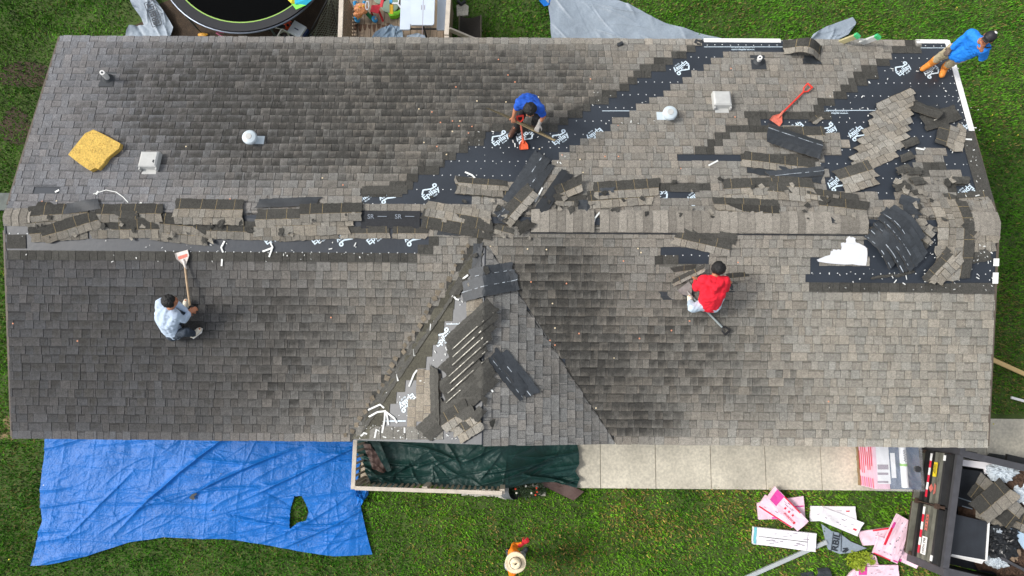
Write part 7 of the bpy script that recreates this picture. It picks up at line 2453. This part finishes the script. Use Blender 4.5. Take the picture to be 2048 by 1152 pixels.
C = G(1031, 1126, 1.70); gx, gy = C[0], C[1]
def V_(dx, dy, z): return np.array([gx + dx, gy + dy, z])
J5 = S_(hpL=V_(-.10, -.24, .90), hpR=V_(.06, -.18, .90), chest=V_(-.01, -.08, 1.2), shL=V_(-.04, -.20, 1.42), shR=V_(-.05, .12, 1.44), head=V_(.0, 0, 1.63), face=V_(-.2, .03, 1.6),
        elL=V_(-.06, -.34, 1.16), haL=V_(-.12, -.26, .95), elR=V_(-.02, .17, 1.16), haR=V_(.12, .22, 1.24), hdR=V_(.18, .26, 1.24),
        knL=V_(-.10, -.22, .48), anL=V_(-.13, -.30, .10), toL=V_(-.16, -.16, .06), knR=V_(.12, -.16, .50), anR=V_(.13, -.24, .10), toR=V_(.22, -.13, .06))
J5['face'] = V_(.12, .16, 1.6)
person('man in an orange shirt and a wide straw hat standing on the front lawn', J5, S_(shirt=m_or_s, pants=M('grey_trousers', srgb(150, 152, 156), .85, .15, 14, .2, 80), shoe=m_boot, gloveR=m_glr, curlR=.8))
hp_ = bpy.data.objects[[o.name for o in bpy.data.objects if o.name.startswith('person')][-1]]
m_straw = M('straw', srgb(232, 216, 184), .8, .08, 30, .35, 90); m_band = M('dark_hat_band', srgb(86, 70, 56), .7, .3, 60)
hc = V_(0, 0, 1.69)
hat = thing('straw_hat', 'wide cream straw hat with a dark speckled band on the man on the lawn', 'hat', hc)
V = []; Fc = []
prof = [(.182, .0), (.178, .008), (.15, .0), (.115, -.004), (.098, .006), (.094, .05), (.085, .10), (.06, .118), (.03, .112), (.008, .108)]
n = 48
for r_, h in prof:
    for k in range(n):
        t = 2 * math.pi * k / n
        dent = 0
        x, y = r_ * math.cos(t) * 1.02, r_ * math.sin(t)
        if r_ < .095: dent = -.045 * math.exp(-(y / .022) ** 2) * (1 if x < .05 else .3) - .02 * math.exp(-((abs(y) - .06) / .02) ** 2) * (x < -.02)
        zz = h + dent + (.018 * math.cos(2 * t) * (r_ > .15))
        ct, st = math.cos(-2.9 + math.pi), math.sin(-2.9 + math.pi)
        V.append(hc + np.array([x * ct - y * st, x * st + y * ct, zz]))
for i in range(len(prof) - 1):
    for k in range(n):
        Fc.append((i * n + k, i * n + (k + 1) % n, (i + 1) * n + (k + 1) % n, (i + 1) * n + k))
Fc.append(tuple((len(prof) - 1) * n + k for k in range(n)))
V2 = np.array(V) - (0, 0, .004)
part('brim_and_crown', (np.concatenate([V, V2]), Fc + [tuple(n * len(prof) + i for i in f[::-1]) for f in Fc]), m_straw, hat, smooth=True)
bd = [hc + np.array([.1 * math.cos(t), .099 * math.sin(t), .018]) for t in np.linspace(0, 2 * math.pi, 40)]
part('hat_band', tube(bd, .009, 6, cap=False), m_band, hat)

# ================================================================== grass
NB = 430000
gr = np.random.RandomState(5)
mx0, my0 = -12.5, -9.6; mx1, my1 = 13.0, 9.0
x = gr.uniform(mx0, mx1, NB * 2); y = gr.uniform(my0, my1, NB * 2)
ok = ~((abs(x) < WX + .02) & (abs(y) < WY + .02))
hx = (abs(x) < HALF_L - .5) & (abs(y) < HALF_W - .5)
ok &= ~hx
# bare worn soil
dens = fbm(x * .55, y * .55, 21, 4)
px, py = proj(np.stack([x, y, 0 * x], 1))
bare = np.zeros_like(x)
for cx, cy, rx, ry, a in [(60, 130, 70, 60, .32), (30, 230, 50, 60, .3), (480, 36, 215, 55, 1.3), (640, 30, 60, 60, .9), (985, 1055, 12, 18, .12), (95, 100, 30, 25, .35), (20, 840, 20, 20, .35), (1110, 1140, 50, 20, .15), (1260, 1010, 90, 50, .10), (740, 40, 120, 60, .6), (930, 50, 30, 40, .3)]:
    bare = np.maximum(bare, a * np.exp(-((px - cx) / rx) ** 2 - ((py - cy) / ry) ** 2))
p = np.clip(1.18 - np.clip(dens - .52, 0, 1) * 1.6 - bare * 1.6 - .8 * bare * fbm(x * 3, y * 3, 4), 0.0, 1)
ok &= gr.rand(len(x)) < p
wy = np.array([G(q, 976 + (q - 1150) * .0085, .05)[1] for q in (900, 2200)]); wx = np.array([G(q, 976 + (q - 1150) * .0085, .05)[0] for q in (900, 2200)])
lowy = np.interp(x, wx, wy)
ok &= ~((x > wx[0]) & (y > lowy + .10 * fbm(x * 6, y * 0, 5) ** 2 - .01) & (y < -WY + .1))
for pl in ([(95, 862), (742, 874), (720, 975), (730, 1050), (742, 1104), (670, 1108), (520, 1082), (380, 1071), (260, 1080), (100, 1124), (70, 1126), (84, 1075), (84, 1000), (93, 905)],):
    hole = inpoly(px, py, [(590, 993), (603, 992), (617, 1022), (612, 1040), (594, 1045), (581, 1056), (581, 1035)])
    ok &= ~(inpoly(px, py, pl) & ~hole)
for pl in ([(1100, 0), (1200, 0), (1262, 18), (1330, 52), (1400, 72), (1445, 84), (1445, 110), (1106, 110)], [(1510, 1060), (1628, 1070), (1628, 1100), (1510, 1085)], [(1720, 900), (1846, 890), (1840, 980), (1716, 974)], [(690, -40), (905, -40), (895, 100), (690, 100)],
           [(1645, 1052), (1728, 1094), (1704, 1102), (1657, 1096)], [(705, 870), (1005, 870), (1005, 975), (708, 970)]):
    ok &= ~inpoly(px, py, pl)
for pl in WQ:
    ok &= ~inpoly(px, py, [(a * .94 + 0.06 * sum(q_[0] for q_ in pl) / 4, b_ * .94 + .06 * sum(q_[1] for q_ in pl) / 4) for a, b_ in pl])
x, y, px, py = x[ok][:NB], y[ok][:NB], px[ok][:NB], py[ok][:NB]
n = len(x)
clump = fbm(x * 2.2, y * 2.2, 8, 3)
ln = (.035 + .06 * gr.rand(n) ** 1.5) * (.55 + .9 * clump)
wd = .006 + .008 * gr.rand(n)
az = gr.uniform(0, 2 * math.pi, n); lean = .35 + .6 * gr.rand(n)
d = np.stack([np.cos(az), np.sin(az)], 1); q = np.stack([-d[:, 1], d[:, 0]], 1)
V = np.zeros((n, 4, 3))
V[:, 0, :2] = np.stack([x, y], 1) - q * wd[:, None]
V[:, 1, :2] = np.stack([x, y], 1) + q * wd[:, None]
mid = np.stack([x, y], 1) + d * (ln * lean * .5)[:, None]
V[:, 2, :2] = mid + q * wd[:, None] * .8; V[:, 2, 2] = ln * np.sqrt(1 - lean ** 2 * .8) * .7
V[:, 3, :2] = np.stack([x, y], 1) + d * (ln * lean)[:, None]; V[:, 3, 2] = ln * np.sqrt(np.clip(1 - lean ** 2 * .8, .05, 1)) * .95
c1 = np.array(srgb(44, 96, 16)); c2 = np.array(srgb(98, 152, 34)); c3 = np.array(srgb(28, 66, 16)); c4 = np.array(srgb(122, 114, 62))
t = fbm(x * .8, y * .8, 40, 3)[:, None]; u = gr.rand(n)[:, None]; w = fbm(x * 3.1, y * 3.1, 50, 2)[:, None]
colr = c1 * (1 - t) + c2 * t
colr = colr * (.80 + .40 * u) * (.80 + .4 * w)
colr = np.where(gr.rand(n)[:, None] < .16, c3 * (.6 + .8 * u), colr)
dry = np.clip((fbm(x * .8 + 9, y * .8, 60, 4) - .48) * 2.8, 0, .38) * np.clip((px - 850) / 400, .35, 1) * np.where(py > 500, 1, .35) + .03
dry = np.maximum(dry, .85 * np.exp(-(((px - 985) / 11) ** 2 + ((py - 1055) / 20) ** 2)))
colr = np.where(gr.rand(n)[:, None] < dry[:, None], c4 * (.6 + .7 * u), colr)
dk = np.clip(np.exp(-((px + 20) / 150) ** 2 - ((py - 120) / 330) ** 2) + .6 * np.exp(-((px - 960) / 120) ** 2 - ((py - 40) / 60) ** 2), 0, 1)[:, None]     # tree shade painted into blade colours at top left; darker turf behind the house
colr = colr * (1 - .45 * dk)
front_k = (np.clip((py - 900) / 120, 0, 1) * np.clip((px - 700) / 300, 0, 1))[:, None]       # front lawn: a yellower, paler turf
colr = colr * (1 + front_k * np.array([.55, .28, .25]))
clov = (fbm(x * 5, y * 5, 70, 2) > .70)
colr[clov] = colr[clov] * np.array([1.1, 1.25, .9])
me = bpy.data.meshes.new('grass')
me.vertices.add(n * 4); me.vertices.foreach_set('co', V.ravel())
me.loops.add(n * 4); me.loops.foreach_set('vertex_index', np.arange(n * 4, dtype=np.int32))
me.polygons.add(n); me.polygons.foreach_set('loop_start', np.arange(0, n * 4, 4, dtype=np.int32)); me.polygons.foreach_set('loop_total', np.full(n, 4, np.int32))
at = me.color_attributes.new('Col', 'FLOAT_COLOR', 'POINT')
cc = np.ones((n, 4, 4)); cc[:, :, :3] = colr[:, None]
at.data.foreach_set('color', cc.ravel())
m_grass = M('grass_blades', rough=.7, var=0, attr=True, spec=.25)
me.materials.append(m_grass)
me.update(); me.validate()
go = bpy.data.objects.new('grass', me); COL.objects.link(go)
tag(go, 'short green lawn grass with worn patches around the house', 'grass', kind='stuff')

# dandelions and leaves on the lawn
V = []; Fc = []
m_dand = M('dandelion', srgb(222, 214, 70), .6, .1, 20)
for i, (a, b) in enumerate([(1335, 1006), (1416, 1088), (1985, 230), (1998, 270), (1987, 282), (2036, 270), (1987, 848), (18, 1119), (1446, 987), (1914, 15)]):
    P = G(a, b, .07)
    solo('dandelion', 'single small yellow flower in the lawn', 'flower', join(lathe(P, (0, 0, 1), [(.004, -.003), (.013, .0), (.014, .004), (.008, .008)], 10), tube([P - (0, 0, .065), P], .003, 5)), m_dand, 'yellow flowers in the lawn')
